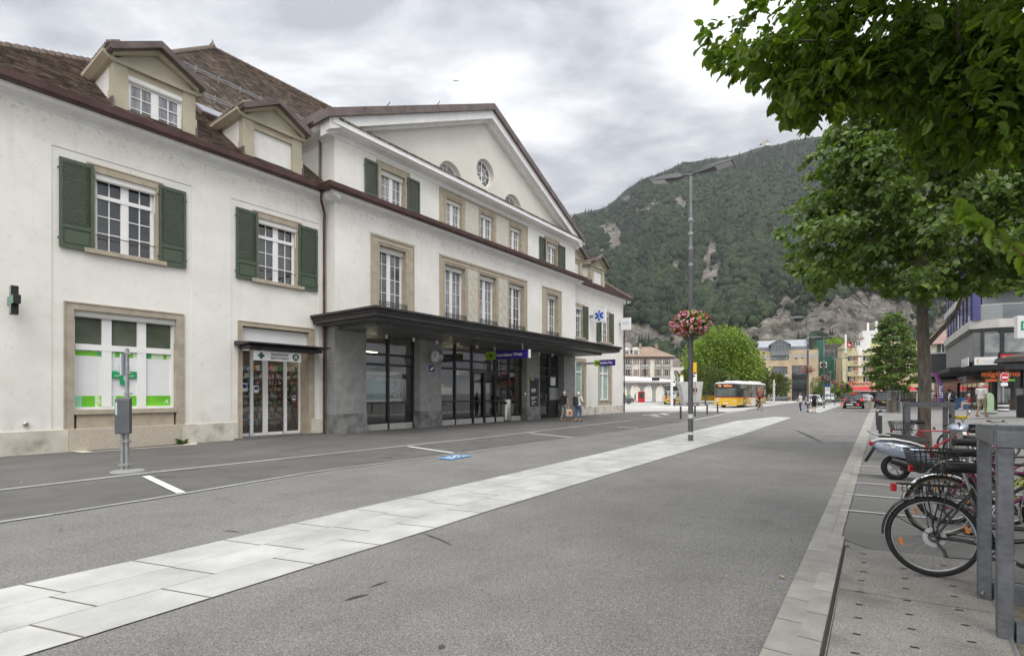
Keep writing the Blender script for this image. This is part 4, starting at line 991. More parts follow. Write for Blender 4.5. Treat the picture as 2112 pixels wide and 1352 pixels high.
def basis(yv,roll):
 """rotation whose local y follows yv (leaf tip) with a roll about it"""
 y=yv/np.linalg.norm(yv,axis=1,keepdims=True);up=np.tile([0,0,1.],(len(y),1));up[np.abs(y[:,2])>.97]=[1,0,0]
 x=np.cross(y,up);x/=np.linalg.norm(x,axis=1,keepdims=True);z=np.cross(x,y)
 c,s=np.cos(roll)[:,None],np.sin(roll)[:,None];x2=x*c+z*s;z2=np.cross(x2,y)
 return np.stack([x2,y,z2],-1)
LEAF_V=[(0,0,0),(.42,.22,.10),(.5,.5,.1),(.3,.82,.02),(0,1.06,-.14),(-.3,.82,.02),(-.5,.5,.1),(-.42,.22,.10),(0,.5,-.02)]
LEAF_T=[(0,1,8),(1,2,8),(2,3,8),(3,4,8),(4,5,8),(5,6,8),(6,7,8),(7,0,8)]
SML_V=[(0,0,0),(.46,.42,.1),(0,1,-.08),(-.46,.42,.1)];SML_T=[(0,1,2),(0,2,3)]
def big_leaf():
 """a broad lime leaf with a heart-shaped base and a toothed edge"""
 v=[(0,0,0),(0,.3,-.03),(0,.6,-.06),(0,.85,-.12)];n=13;rim=[]
 for k in range(n):
  a=math.pi*k/(n-1);wv=.47*math.sin(a)**.8*(1-.26*math.cos(a)*-1 if False else 1+.22*math.cos(a));y=.5-.60*math.cos(a)+(.05 if k in(0,)else 0)
  tooth=.05 if k%2 else-.035
  rim.append(((wv+tooth)*(1 if 0<k<n-1 else 0),y-(.12 if 0<k<3 else 0),.17*math.sin(a)-.16*max(0,y-.5)-.06*(k%2)))
 rim[0]=(0,0,0);rim[-1]=(0,1.24,-.26);f=[]
 for s in(1,-1):
  b=len(v);v+=[(s*x,y,z)for x,y,z in rim]
  mids=[0,0,0,0,1,1,1,2,2,2,3,3,3]
  for k in range(n-1):
   m0,m1=mids[k],mids[k+1];f.append((m0,b+k,b+k+1))
   if m1!=m0:f.append((m0,b+k+1,m1))
 return v,f
BIG_V,BIG_T=big_leaf()
bark=pm('lime_bark',(.10,.083,.065),(.24,.205,.165),scale=9,rough=.95,bump=.9,bscale=26,stretch=(1,1,.3))
leaf_lime=leafmat('lime_leaf',(.085,.135,.034),(.135,.20,.056),.36,.38)
leaf_near=leafmat('near_lime_leaf',(.085,.145,.018),(.15,.225,.036),.5,.4)
leaf_bright=leafmat('bright_leaf',(.145,.215,.036),(.23,.30,.062),.3,.6)
leaf_bush=leafmat('bush_leaf',(.06,.10,.025),(.11,.15,.035),.25,.6)
leaf_conifer=leafmat('conifer_leaf',(.018,.036,.018),(.028,.05,.024),.0,.8)
def limbpath(a,b,sag=.0,wig=.08,n=6):
 a,b=Vector(a),Vector(b);l=(b-a).length;pts=[]
 for k in range(n+1):
  t=k/n;p=a.lerp(b,t);p.z+=math.sin(math.pi*t)*l*.10-sag*t*t
  if 0<k<n:p+=Vector((random.uniform(-1,1),random.uniform(-1,1),random.uniform(-1,1)))*wig*l*.3
  pts.append(p)
 return pts
def lime_tree(name,label,base,prof,trunk_r,zfork,nl,twigs,lpt,leaf,lsize,mat,group,lean=(0,0),tmpl=(SML_V,SML_T),reject=None,limbs_extra=(),extra_limb=None):
 """prof: [(z, radius)] envelope of the crown"""
 t=thing(name,label,'tree',base,0,group)
 zb,ztp=prof[0][0],prof[-1][0]
 def rad(z):return float(np.interp(z,[p[0]for p in prof],[p[1]for p in prof]))
 tr=MB();n=9;pts=[(lean[0]*k/n+random.uniform(-.02,.02),lean[1]*k/n+random.uniform(-.02,.02),-.1+(ztp*.8)*k/n)for k in range(n+1)]
 rr=[trunk_r*(1.28 if k==0 else 1.0)*(1-.9*max(0,(k/n-.3)/.7)**1.1)for k in range(n+1)]
 tr.tube(pts,rr,14)
 def tp(z):return Vector((lean[0]*z/(ztp*.8),lean[1]*z/(ztp*.8),z))
 br=MB();LP,LD=[],[]
 specs=[]
 for k in range(nl):
  f=((k+.5)/nl);zt=zb+(ztp-zb)*(f**.9);a=k*2.39996+random.uniform(-.3,.3);r=rad(zt)*random.uniform(.82,1.06)
  tip=Vector((math.cos(a)*r+lean[0],math.sin(a)*r+lean[1],zt));z0=max(zfork,zt-r*.32-.1);st_=tp(min(z0,ztp*.78));specs.append((st_,tip))
  if r>.9:
   specs.append((st_.lerp(tip,.35),Vector((math.cos(a+.5)*r*.7,math.sin(a+.5)*r*.7,zt+random.uniform(-.2,.5)))))
   specs.append((st_.lerp(tip,.3),Vector((math.cos(a-.5)*r*.72,math.sin(a-.5)*r*.72,zt+random.uniform(-.3,.4)))))
 specs+=[(tp(zfork+.6),Vector(e_))for e_ in limbs_extra]
 for i_,(st_,tip)in enumerate(specs):
  path=limbpath(st_,tip,sag=.12*(tip-st_).length);l=(tip-st_).length
  nb=len(path);r0=min(trunk_r*.42,.012+l*.013);shown=path if i_<len(specs)-len(limbs_extra)else[path[k]for k in(4,5)]+[path[5].lerp(path[6],.6)]
  if limbs_extra:
   ok_=reject(np.array([tuple(p+Vector(base))for p in shown]));run,best=[],[]
   for p,o_ in zip(shown,ok_):
    run=run+[p]if o_ else[]
    if len(run)>len(best):best=run
   shown=best;r0=min(r0,.022)
  if extra_limb:shown=shown[:-1]
  if len(shown)>1 and not(extra_limb and tip.z<4.6):br.tube(shown,[(r0 if shown is path else .012)*(1-.85*k/(len(shown)-1))for k in range(len(shown))],6,cap=False)
  m=int(twigs*min(1.4,.4+l/3.))
  for _ in range(m):
   s_=random.random()**.62*.86+.14;i=min(nb-2,int(s_*(nb-1)));p=path[i].lerp(path[i+1],s_*(nb-1)-i)
   out_=Vector((tip.x-st_.x,tip.y-st_.y,0));out_=out_.normalized()if out_.length>.01 else Vector((1,0,0))
   d=(out_*random.uniform(.1,1)+Vector((random.uniform(-1,1),random.uniform(-1,1),random.uniform(-.55,.5)))).normalized()
   tl=random.uniform(.25,.75)*(.5+min(1,l/4)*.5)
   for j in range(lpt):
    q=(j+random.random())/lpt;pp=p+d*tl*q+Vector((0,0,-.22*tl*q*q));pp+=Vector((random.gauss(0,.05),random.gauss(0,.05),random.gauss(0,.035)))
    LP.append(pp);dd=d*.7+Vector((random.uniform(-.8,.8),random.uniform(-.8,.8),random.uniform(-1.1,-.15)));LD.append(dd)
 LP=np.array([tuple(p)for p in LP]);LD=np.array([tuple(p)for p in LD])
 if reject is not None:
  kp=reject(LP+np.array(base));LP,LD=LP[kp],LD[kp]
 n=len(LP);tint=(.75+.5*rng.random(n))[:,None]*np.array([1,1,1.]);yel=rng.random(n)<.10;tint[yel]*=np.array([1.5,1.25,.9])
 clump=np.array([noise.noise(Vector(p)*.9)for p in LP]);tint*=(1+.28*clump)[:,None]
 scatter('crown',tmpl[0],tmpl[1],LP,basis(LD,rng.normal(0,.7,n)),lsize*(.5+.8*rng.random(n)),mat,tint,t)
 if extra_limb:br.tube(extra_limb,[trunk_r*.42,trunk_r*.34,trunk_r*.18],8)
 tr.build('trunk',bark,t,smooth=60);br.build('limb',bark,t,smooth=60)
 return t
def blob_tree(name,label,base,blobs,n,size,mat,trunk=None,group=None,cat='tree',tipcol=None,down=-.3):
 """crown of leaf clusters spread over and inside overlapping lobes [(centre, radii)]"""
 t=thing(name,label,cat,base,0,group);pos,nor=[],[]
 w_=np.array([b[1][0]*b[1][2]for b in blobs]);w_=w_/w_.sum()
 for(c,r),ww in zip(blobs,w_):
  m=int(n*ww);d=rng.normal(size=(m,3));d/=np.linalg.norm(d,axis=1,keepdims=True);rr=rng.random(m)**.22
  bump=np.array([1+.30*noise.noise(Vector(x)*2.6+Vector(c))+.16*noise.noise(Vector(x)*6+Vector(c))for x in d])
  pos.append(np.array(c)+d*np.array(r)*(rr*bump)[:,None]);nor.append(d)
 pos=np.concatenate(pos);nor=np.concatenate(nor);k=pos[:,2]>.15;pos,nor=pos[k],nor[k];m=len(pos)
 tint=(.7+.6*rng.random(m))[:,None]*np.ones(3);cl_=np.array([noise.noise(Vector(p)*1.1)for p in pos]);tint*=(1+.4*cl_)[:,None]
 if tipcol is not None:
  k=rng.random(m)<.14;tint[k]*=np.array(tipcol)
 scatter('crown',SML_V,SML_T,pos,basis(nor+rng.normal(0,.5,(m,3))+np.array([0,0,down]),rng.normal(0,1.,m)),size*(.6+.7*rng.random(m)),mat,tint,t)
 if trunk:
  mb=MB();mb.tube([(0,0,-.1),(0,0,trunk[1]*.5),(.1,0,trunk[1])],[trunk[0],trunk[0]*.8,trunk[0]*.3],10)
  for(c,r)in blobs[:5]:mb.tube([(0,0,trunk[1]*.35),tuple(Vector(c)*.6+Vector((0,0,trunk[1]*.15))),c],[trunk[0]*.5,trunk[0]*.35,.03],6)
  mb.build('trunk',bark,t,smooth=60)
 return t
# ================================================================== mountain
SKYL=[(0,900),(700,700),(900,585),(1060,500),(1170,447),(1235,434),(1260,424),(1296,393),(1344,362),(1409,338),(1483,332),(1558,307),(1613,300),(1691,283),(1760,286),(1850,300),(1980,300),(2112,320),(2400,420),(3000,640),(4200,760)]
def skyy(px):return float(np.interp(px,[s[0]for s in SKYL],[s[1]for s in SKYL]))
def terr(px,q):
 """q = 0 at the foot, 1 at the crest; returns a point of the slope"""
 e1=(HY-skyy(px)+4)/F;cosx=1.
 r=330+1050*(q**1.35 if q>0 else 0)
 if 1380<px<2000:r+=40*math.exp(-((q-.2)/.12)**2)*0
 cl=1-min(1,abs(px-1690)/330.)
 qe=q*.90+.10*math.sin(math.pi*min(1,q*1.0))*.6
 f=q**.80
 z=e1*r*f*(.12+.88*q**.10)if q>0 else 0
 z+=cl*r*.07*max(0.,math.exp(-((q-.17)/.10)**2))
 n_=noise.fractal(Vector((px*.012,q*5,3)),1.,2.,5)*18+noise.fractal(Vector((px*.05,q*16,8)),1.,2.,4)*6
 z+=n_*min(1,q*6)*(1-.6*min(1,max(0,q-.85)/.15));return Vector(((px-CX)/F*r,r,max(-1,z)))
def rock_at(px,q,p):
 """1 on bare rock, 0 under forest"""
 v_=noise.fractal(Vector((px*.016,q*6.5,1.7)),1.,2.,4)
 py=HY-(p.z-EYE)/p.y*F
 k=-.62+v_*.9
 for cx,cy,rx,ry,g in((1700,672,170,56,1.35),(1560,690,80,34,.6),(1800,640,90,40,1.2),(1330,700,70,34,1.0),(1450,675,60,24,.35),(1480,590,34,46,.5),(1330,436,34,20,.9),(1285,410,22,14,.9),(1236,460,20,20,.8),(1270,488,16,30,.8),(1240,520,14,14,.6),(1620,600,60,26,.4)):
  d=((px-cx)/rx)**2+((py-cy)/ry)**2;k+=g*math.exp(-d*1.1)
 return k
pxs=list(np.arange(300,900,30.))+list(np.arange(900,2150,6.))+list(np.arange(2150,3600,40.));qs=[0]+[((k+1)/110.)for k in range(110)]
mb=MB();ids=[];rockv=[]
for q in qs:
 row=[]
 for px in pxs:
  p=terr(px,q);row.append(mb.pt(p));rockv.append(rock_at(px,q,p)if 1100<px<2200 else-1)
 ids.append(row)
for j in range(len(qs)-1):
 for i in range(len(pxs)-1):mb.face((ids[j][i],ids[j][i+1],ids[j+1][i+1],ids[j+1][i]))
top=[mb.pt(Vector((mb.v[i].x*1.6,mb.v[i].y*1.6,-5)))for i in ids[-1]]
for i in range(len(pxs)-1):mb.face((ids[-1][i],ids[-1][i+1],top[i+1],top[i]));
rockv+=[-1]*len(top)
rock=pm('mountain_rock',(.16,.145,.12),(.34,.305,.25),scale=.045,rough=.95,bump=.0,detail=12,lo=.38,hi=.62,stretch=(1,1,1.5))
mulnoise(rock,.10,.42,1.45,p0=.40,p1=.60,detail=12,stretch=(1.2,.8,.5),rough=.78);mulnoise(rock,.05,.6,1.25,p0=.38,p1=.6,detail=10,stretch=(.5,.5,3),rough=.72)
nt=rock.node_tree;b=nt.nodes['Principled BSDF'];at_=nt.nodes.new('ShaderNodeAttribute');at_.attribute_name='rock'
rp=nt.nodes.new('ShaderNodeValToRGB');rp.color_ramp.elements[0].position=.42;rp.color_ramp.elements[1].position=.55;nt.links.new(at_.outputs['Fac'],rp.inputs[0])
mm=nt.nodes.new('ShaderNodeMix');mm.data_type='RGBA';mm.inputs[6].default_value=(.035,.045,.022,1);nt.links.new(rp.outputs[0],mm.inputs[0]);nt.links.new(b.inputs['Base Color'].links[0].from_socket,mm.inputs[7]);nt.links.new(mm.outputs[2],b.inputs['Base Color'])
tr_=nt.nodes.new('ShaderNodeTexNoise');tr_.inputs['Scale'].default_value=.11;tr_.inputs['Detail'].default_value=10;tr_.inputs['Roughness'].default_value=.72;mp_=nt.nodes.new('ShaderNodeMapping');mp_.inputs['Scale'].default_value=(.8,.8,1.5);mp_.inputs['Rotation'].default_value=(0,R(32),0);tq_=nt.nodes.new('ShaderNodeTexCoord');nt.links.new(tq_.outputs['Object'],mp_.inputs[0]);nt.links.new(mp_.outputs[0],tr_.inputs[0])
bn_=nt.nodes.new('ShaderNodeBump');bn_.inputs['Distance'].default_value=14;nt.links.new(tr_.outputs[0],bn_.inputs['Height']);nt.links.new(bn_.outputs[0],b.inputs['Normal'])
mt=struct('mountain',mb,rock,smooth=50)
ra=mt.data.attributes.new('rock','FLOAT','POINT')
rv=np.clip(np.array(rockv)*1.1+.5,0,1).astype(np.float32)
if len(mt.data.vertices)==len(rv):ra.data.foreach_set('value',rv)
co_=np.empty(len(mt.data.vertices)*3,np.float32);mt.data.vertices.foreach_get('co',co_);co_=co_.reshape(-1,3)
for i in range(len(co_)):
 if i<len(rv)and rv[i]>.35:
  p=Vector(co_[i]);d=(noise.fractal(Vector((p.x*.03+p.z*.06,p.y*.02,p.z*.12)),.7,2.4,7)*4.5+abs(noise.noise(Vector((p.x*.02-p.z*.05,3,p.z*.16))))*5-2)*rv[i];co_[i,1]+=d;co_[i,2]+=d*.35
mt.data.vertices.foreach_set('co',co_.ravel());mt.data.update()
def lumpy(n,seed):
 bm=bmesh.new();bmesh.ops.create_icosphere(bm,subdivisions=2 if n else 1,radius=1.)
 for v_ in bm.verts:
  c=v_.co.copy();s_=1+.34*noise.noise(c*1.7+Vector((seed*7,0,0)))+.22*noise.noise(c*3.9+Vector((0,seed*5,0)));v_.co=Vector((c.x*s_,c.y*s_,c.z*s_*1.1+1.0))
 tv=[tuple(v_.co)for v_ in bm.verts];tf=[tuple(x.index for x in f_.verts)for f_ in bm.faces];bm.free();return tv,tf
def spruce(seed):
 rr=random.Random(seed);tv,tf=[],[];n=7
 for k in range(6):
  z0=.25+k*.62;r=(1-(k/6.4))*.92+.05;b=len(tv);tv.append((0,0,z0+1.05))
  for j in range(n):a=2*math.pi*(j+rr.random()*.5)/n;q=r*rr.uniform(.65,1.15);tv.append((math.cos(a)*q,math.sin(a)*q,z0-.2*rr.random()))
  for j in range(n):tf.append((b,b+1+j,b+1+(j+1)%n))
 return tv,tf
forest_leaf=pm('forest_leaf',(.018,.031,.016),(.040,.056,.027),scale=.55,rough=.9,bump=0,spec=.2);mulnoise(forest_leaf,1.4,.55,1.3,detail=3);attr_mul(forest_leaf)
tm=[lumpy(1,s)for s in range(5)]+[spruce(s)for s in range(3)]
bins=[[]for _ in tm];skyb=[]
for _ in range(60000):
 px=random.uniform(1080,2140);q=random.random()**.85;p=terr(px,q)
 rk=rock_at(px,q,p)
 onr=rk>-.07
 if onr and random.random()<.80+rk*.5:continue
 if q>.985:continue
 py=HY-(p.z-EYE)/p.y*F
 if px<1600 and py>700 and px>1420:pass
 con=noise.noise(Vector((px*.02,q*7,5)))+random.uniform(-.6,.6)>(.42 if q<.9 else-.30)
 k=random.randrange(5,8)if con else random.randrange(5);sz=random.uniform(3.4,6.2)*(1. if q>.25 else .75)*(.5 if onr else 1)
 keep=.24 if px>1900 else .40
 if random.random()>keep:continue
 t_=random.uniform(.7,1.3);big=1+.35*noise.noise(Vector((px*.011,q*4,9)))
 col=(t_*big*(.62 if con else 1),t_*big*(.66 if con else 1),t_*big*(.85 if con else 1))
 if not con and random.random()<.12:col=(col[0]*1.45,col[1]*1.3,col[2])
 bins[k].append((p.x,p.y,p.z-1.5,sz*(.58 if con else 1),sz*(.80 if con else 1),random.random()*6.28,*col))
allv,allf,allc=[],[],[];off=0
for(tv,tf),bl in zip(tm,bins):
 if not bl:continue
 A=np.array(bl);tv=np.array(tv);tf=np.array(tf);n,k=len(A),len(tv)
 S=np.stack([A[:,3],A[:,3],A[:,4]],-1);vv=np.einsum('nij,nkj->nki',rotz_(A[:,5]),tv[None]*S[:,None,:])+A[:,None,:3]
 allv.append(vv.reshape(-1,3));allf.append((tf[None]+(np.arange(n)*k)[:,None,None]).reshape(-1,3)+off);off+=n*k
 shade=np.repeat(A[:,None,6:9],k,1);allc.append(shade.reshape(-1,3))
V_,F_,C_=np.concatenate(allv),np.concatenate(allf),np.concatenate(allc)
me=bpy.data.meshes.new('forest');me.vertices.add(len(V_));me.vertices.foreach_set('co',V_.astype(np.float32).ravel())
me.loops.add(len(F_)*3);me.loops.foreach_set('vertex_index',F_.astype(np.int32).ravel());me.polygons.add(len(F_));me.polygons.foreach_set('loop_start',np.arange(0,len(F_)*3,3,dtype=np.int32))
ca=me.color_attributes.new('tint','FLOAT_COLOR','POINT');cc=np.ones((len(C_),4),np.float32);cc[:,:3]=C_;ca.data.foreach_set('color',cc.ravel())
me.materials.append(forest_leaf);me.update(calc_edges=True);me.validate()
fo=bpy.data.objects.new('forest',me);C.objects.link(fo);tag(fo,'dense mixed forest covering the mountain slope',None,kind='stuff')
# ================================================================== trees, plants
SML2_V=[(0,0,0),(.36,.18,.08),(.46,.5,.1),(.2,.85,.0),(0,1.08,-.12),(-.2,.85,.0),(-.46,.5,.1),(-.36,.18,.08)];SML2_T=[(0,1,2),(0,2,4),(2,3,4),(0,4,6),(4,5,6),(0,6,7)]
def rej2(W):
 px=CX+W[:,0]/W[:,1]*F;py=HY-(W[:,2]-EYE)/W[:,1]*F;j=9*np.sin(px*.09)+7*np.sin(px*.23+2);j2=10*np.sin(py*.1)+7*np.sin(py*.27+1)
 low=np.interp(px,[1590,1605,1625,1650,1690,1760,1800,1860,1900,1960,2060,2112],[485,500,560,588,600,572,592,612,622,606,600,590])
 left=np.interp(py,[100,150,260,300,330,370,420,462,490,540,590],[1830,1775,1702,1690,1648,1664,1640,1606,1603,1622,1648])
 return(py<low+j)&(px>left+j2)
lime_tree('lime_tree','large lime tree with layered drooping boughs rising behind the bicycle racks',G(1908,946,0.),[(3.6,2.6),(4.3,3.6),(5.6,3.9),(6.8,3.4),(8.0,3.0),(9.4,2.0),(10.8,.5)],.13,3.75,96,26,8,None,.120,leaf_lime,'street trees along the right pavement',tmpl=(SML2_V,SML2_T),lean=(-.1,0),reject=rej2,extra_limb=((0,0,2.75),(.55,-.2,3.5),(.9,-.3,4.6)))
lime_tree('lime_tree','small conical lime tree in a wooden tub frame, halfway down the right pavement',G(1842,850,0.),[(2.0,1.2),(3.3,2.45),(4.8,2.3),(6.2,1.7),(7.6,1.1),(9.0,.3)],.17,1.9,46,15,7,None,.20,leaf_lime,'street trees along the right pavement')
lime_tree('lime_tree','farthest lime tree of the row, half hidden behind the conical one',G(1829,838,0.),[(2.2,1.2),(4,2.1),(6,1.9),(8,.6)],.15,2.2,26,10,6,None,.26,leaf_lime,'street trees along the right pavement')
NB=Vector((4.7,3.45,0))
POLY=[(1430,-60),(1440,25),(1452,105),(1468,152),(1500,150),(1530,172),(1562,182),(1592,172),(1612,190),(1606,215),(1628,268),(1660,262),(1690,252),(1750,236),(1778,262),(1840,300),(1778,372),(1850,362),(1900,350),(1960,330),(2010,352),(2060,330),(2125,345)]
def inpoly(px,py):
 lim=np.interp(px,[p[0]for p in(POLY[0],(1440,25))]+[1452,1468,1500,1530,1562,1592,1600,1628,1660,1690,1750,1800,1850,1880,1900,1960,2010,2060,2125],[-60,60,120,152,152,172,182,172,215,268,258,245,225,215,262,330,345,330,352,330,345])
 jag=14*np.sin(px*.11)+9*np.sin(px*.37+1)
 return(py<lim-6+jag)&(px>1440+8*np.sin(py*.2))
def rej(W):
 Z=np.maximum(W[:,1],.05);px=CX+W[:,0]/Z*F;py=HY-(W[:,2]-EYE)/Z*F
 behind=W[:,1]<.6
 infr=(px<2150)&(py>-80)&(~behind)
 ok=np.where(infr,inpoly(px,py),px>1480)
 near=np.linalg.norm(W-np.array([0,0,EYE]),axis=1)>3.0
 gap=np.array([noise.noise(Vector(p)*1.5+Vector((3,1,7)))for p in W])>.20
 return(ok|behind)&near&(W[:,2]>3.0)&~(gap&infr)
ext=[]
for px,py,Z in((1446,20,4.2),(1475,110,4.1),(1500,60,4.6),(1560,165,4.2),(1585,60,4.4),(1622,235,4.9),(1630,205,5.2),(1700,240,5.0),(1760,225,4.6),(1820,150,4.3),(1845,320,5.0),(1900,300,4.8),(1950,320,5.0),(2000,230,4.4),(2060,300,4.8),(2110,320,5.2),(2110,150,3.9),(1700,60,4.1),(1640,-40,4.4),(1500,-30,4.7),(1900,50,3.9),(2010,60,3.7),(1660,120,5.5),(1760,130,5.6),(1860,220,5.6),(1960,150,5.5),(2050,200,5.7),(1560,20,5.4),(1800,40,5.2),(1930,240,6.2),(1700,180,6.0),(1790,300,5.4)):
 ext.append(P(px,py,Z)-NB)
lime_tree('lime_tree','nearest lime tree, its broad leafy boughs hanging into the top right corner',NB,[(3.2,2.4),(4.0,3.5),(5.5,3.6),(7,3.0),(8.5,2.2),(9.6,.6)],.2,2.7,52,30,10,None,.078,leaf_near,'street trees along the right pavement',tmpl=(BIG_V,BIG_T),reject=rej,limbs_extra=[tuple(e_)for e_ in ext])
near_tree=[o for o in C.objects if o.get('label','').startswith('nearest lime')][0]
tw=[P(2180,580,2.9)-NB,P(2112,527,2.9)-NB,P(2040,475,2.9)-NB,P(1985,435,2.95)-NB]
MB().tube(tw,[.007,.005,.004,.002],6).build('sprig',pm('green_twig',(.16,.11,.045)),near_tree)
lp_,ld_=[],[]
for k in range(26):
 t=k/25*2.99;i=int(t);p=tw[i].lerp(tw[min(i+1,3)],t-i);s=1 if k%2 else-1;lp_.append(tuple(p));ld_.append((-.6+random.uniform(-.3,.3),random.uniform(-.3,.3),s*.7+random.uniform(-.4,.2)))
scatter('sprig_leaves',BIG_V,BIG_T,np.array(lp_),basis(np.array(ld_),rng.normal(0,.8,26)),.05+.04*rng.random(26),leafmat('young_leaf',(.12,.2,.02),(.18,.27,.03),.4),None,near_tree)
blob_tree('maple_tree','big round light green maple behind the bus stop',Vector((X(1482,82),82,0)),[((.2,0,6.2),(4.3,4,3.2)),((-1.9,-1,5.6),(2.7,3,2.5)),((2.6,-.5,5.2),(2.8,3,2.6)),((.2,-1,8.5),(2.7,3,1.7)),((3.8,-.2,3.9),(1.8,2,1.9)),((-2.6,-.6,4.2),(1.8,2,1.7)),((1.2,-2.6,4.6),(2.6,2.0,2.0))],16000,.30,leaf_bright,(.35,4),cat='tree').scale=(1.24,1.24,1.2)
bz=G(1470,838,0.)
blob_tree('bush','loose reddish green bush on slim stems beside the concrete shelter',P(1455,811,70)*1-Vector((0,0,EYE)),[((0,0,3.5),(3.6,2,1.9)),((-2.2,0,3.8),(2,1.6,1.2)),((2.4,0,3.2),(2,1.6,1.4))],4200,.24,leaf_bush,(.12,2.6),cat='bush',tipcol=(1.6,.8,.7),down=.3)
blob_tree('bush','reddish green bush showing behind the rear of the yellow bus',P(1578,811,84)-Vector((0,0,EYE)),[((0,0,3.4),(3.4,2,2.0)),((2,0,3.0),(2.2,1.6,1.8)),((-2,0,4.3),(1.6,1.4,1.0))],3200,.28,leaf_bush,(.12,2.6),cat='bush',tipcol=(1.6,.8,.7),down=.3)
mb=MB()
wp=SW(U(374,.1),.16,0)
t=thing('weed','small green weed growing at the foot of the station wall','plant',wp)
n=70;a=rng.random(n)*6.28;d=np.stack([np.cos(a),np.sin(a),.3+.9*rng.random(n)],-1)
scatter('leaves',LEAF_V,LEAF_T,d*rng.random((n,1))*.12,basis(d,rng.normal(0,.5,n)),.07+.05*rng.random(n),leaf_lime,None,t)
# ================================================================== lamp posts and hanging flowers
polegrey=pm('pole_grey',(.10,.10,.105),(.135,.135,.14),scale=3,rough=.5,metal=.2)
polelight=pm('pole_light_grey',(.20,.205,.215),(.25,.255,.265),scale=3,rough=.5,metal=.3)
band=pm('reflective_white_band',(.68,.68,.66),rough=.4)
def lamp_post(label,base,hgt,grp,det=True):
 t=thing('lamp_post',label,'street lamp',base,SROT-R(90),grp);k=hgt/9.1
 mb=MB();mb.tube([(0,0,0),(0,0,6.55*k)],[.085,.075],16);mb.lathe([(.105,0),(.105,.02),(.09,.03)],n=16);mb.build('pole',polegrey,t,smooth=50)
 mb=MB();mb.tube([(0,0,6.55*k),(0,0,9.0*k)],[.055,.05],12);mb.lathe([(.075,6.5*k),(.08,6.58*k),(.056,6.62*k)],n=12);mb.build('upper_pole',polelight,t,smooth=50)
 for z0,z1 in((.22,.31),(.78,.92)):
  mb=MB();mb.lathe([(.087,z0),(.087,z1)],n=16);mb.build('white_band',band,t,smooth=50)
 mb=MB()
 for z in(7.0,7.48,5.95):mb.lathe([(.07,z*k),(.085,z*k+.02),(.085,z*k+.09),(.07,z*k+.11)],n=10)
 mb.tube([(0,-.06,7.45*k),(.34,-.5,7.3*k)],[.02,.012],6);mb.build('bracket',galv,t)
 for s in(-1,1):
  mb=MB();zz=9.0*k
  mb.tube([(0,0,zz-.12),(0,0,zz+.04),(s*.12,0,zz+.1),(s*.3,0,zz+.1)],.045,8)
  mb.loft([[(s*x,y*w_,zz+z)for y,z in((-1,b),(-.7,b-.02),(.7,b-.02),(1,b),(.75,b+h_),(-.75,b+h_))]for x,w_,b,h_ in((.28,.06,.07,.07),(.42,.13,.045,.16),(.72,.19,.06,.17),(1.0,.21,.10,.12),(1.38,.19,.15,.05))])
  hd=mb.build('lamp_head',polegrey,t,smooth=40)
  mb=MB();mb.loft([[(s*x,y,zz+z)for y,z in((-.17,b),(.17,b),(.17,b+.03),(-.17,b+.03))]for x,b in((.85,.045),(1.33,.12))]);mb.build('lens',pm('lamp_lens',(.55,.56,.56),(.62,.62,.62),scale=30,rough=.2),hd)
 return t
pinkp=pm('geranium_pink',(.70,.25,.34),(.80,.46,.52),scale=30,rough=.6);redp=pm('geranium_red',(.52,.03,.035),(.62,.08,.06),scale=30,rough=.6)
attr_mul(pinkp);attr_mul(redp)
def flower_basket(label,loc,s,grp,nl=1500,nf=420):
 t=thing('flower_basket',label,'flower basket',loc,0,grp)
 def shell(n,r0,zl=-.55):
  d=rng.normal(size=(n*2,3));d/=np.linalg.norm(d,axis=1,keepdims=True);d=d[:n];rr=r0[0]+(r0[1]-r0[0])*rng.random((n,1))
  p=d*np.array([.62,.62,.40])*rr*s;p[:,2]-=.10*s*(np.abs(d[:,0])**2+np.abs(d[:,1])**2);return p,d
 p,d=shell(nl,(.35,1.0));scatter('foliage',LEAF_V if nl>900 else SML_V,LEAF_T if nl>900 else SML_T,p,basis(d+rng.normal(0,.6,(nl,3)),rng.normal(0,1,nl)),.085*s*(.6+.8*rng.random(nl)),leafmat('geranium_leaf',(.06,.12,.02),(.10,.18,.035),.2),(.7+.6*rng.random(nl))[:,None]*np.ones(3),t)
 fv=[(0,0,.0),(.5,0,.12),(.25,.43,.0),(-.25,.43,.14),(-.5,0,0),(-.25,-.43,.12),(.25,-.43,0)];ff=[(0,1,2),(0,2,3),(0,3,4),(0,4,5),(0,5,6),(0,6,1)]
 for nm,mt,q in(('pink_blossoms',pinkp,.72),('red_blossoms',redp,.28)):
  m=int(nf*q);p,d=shell(m,(.90,1.14));pp=np.repeat(p,6,0)+rng.normal(0,.020*s,(m*6,3));dd=np.repeat(d,6,0)+rng.normal(0,.5,(m*6,3))
  bs=basis(dd,rng.normal(0,.3,m*6));bs=np.stack([bs[...,0],bs[...,2],bs[...,1]],-1)
  scatter(nm,fv,ff,pp,bs,.046*s*(.7+.6*rng.random(m*6)),mt,(.75+.5*np.repeat(rng.random(m),6))[:,None]*np.array([1,1,1.]),t)
 mb=MB();mb.lathe([(.12*s,-.32*s),(.36*s,-.26*s),(.44*s,-.1*s),(.44*s,-.06*s)],n=16)
 for a in range(3):mb.tube([(0,0,.1),(math.cos(a*2.09)*.42*s,math.sin(a*2.09)*.42*s,-.08*s)],.012,5)
 mb.build('bowl',blackp,t);return t
LG='double-headed lamp posts along the paved median';FG_='geranium baskets on the lamp posts'
LB=[(G(1424.5,909,0.),9.1,4.02,1.17),(G(1666,849.8,0.),8.2,3.72,.98),(G(1699.5,841,0.),7.9,3.35,.98),(G(1721.6,835,0.),7.6,3.2,.9),(G(1736.5,832,0.),7.2,2.9,.9)]
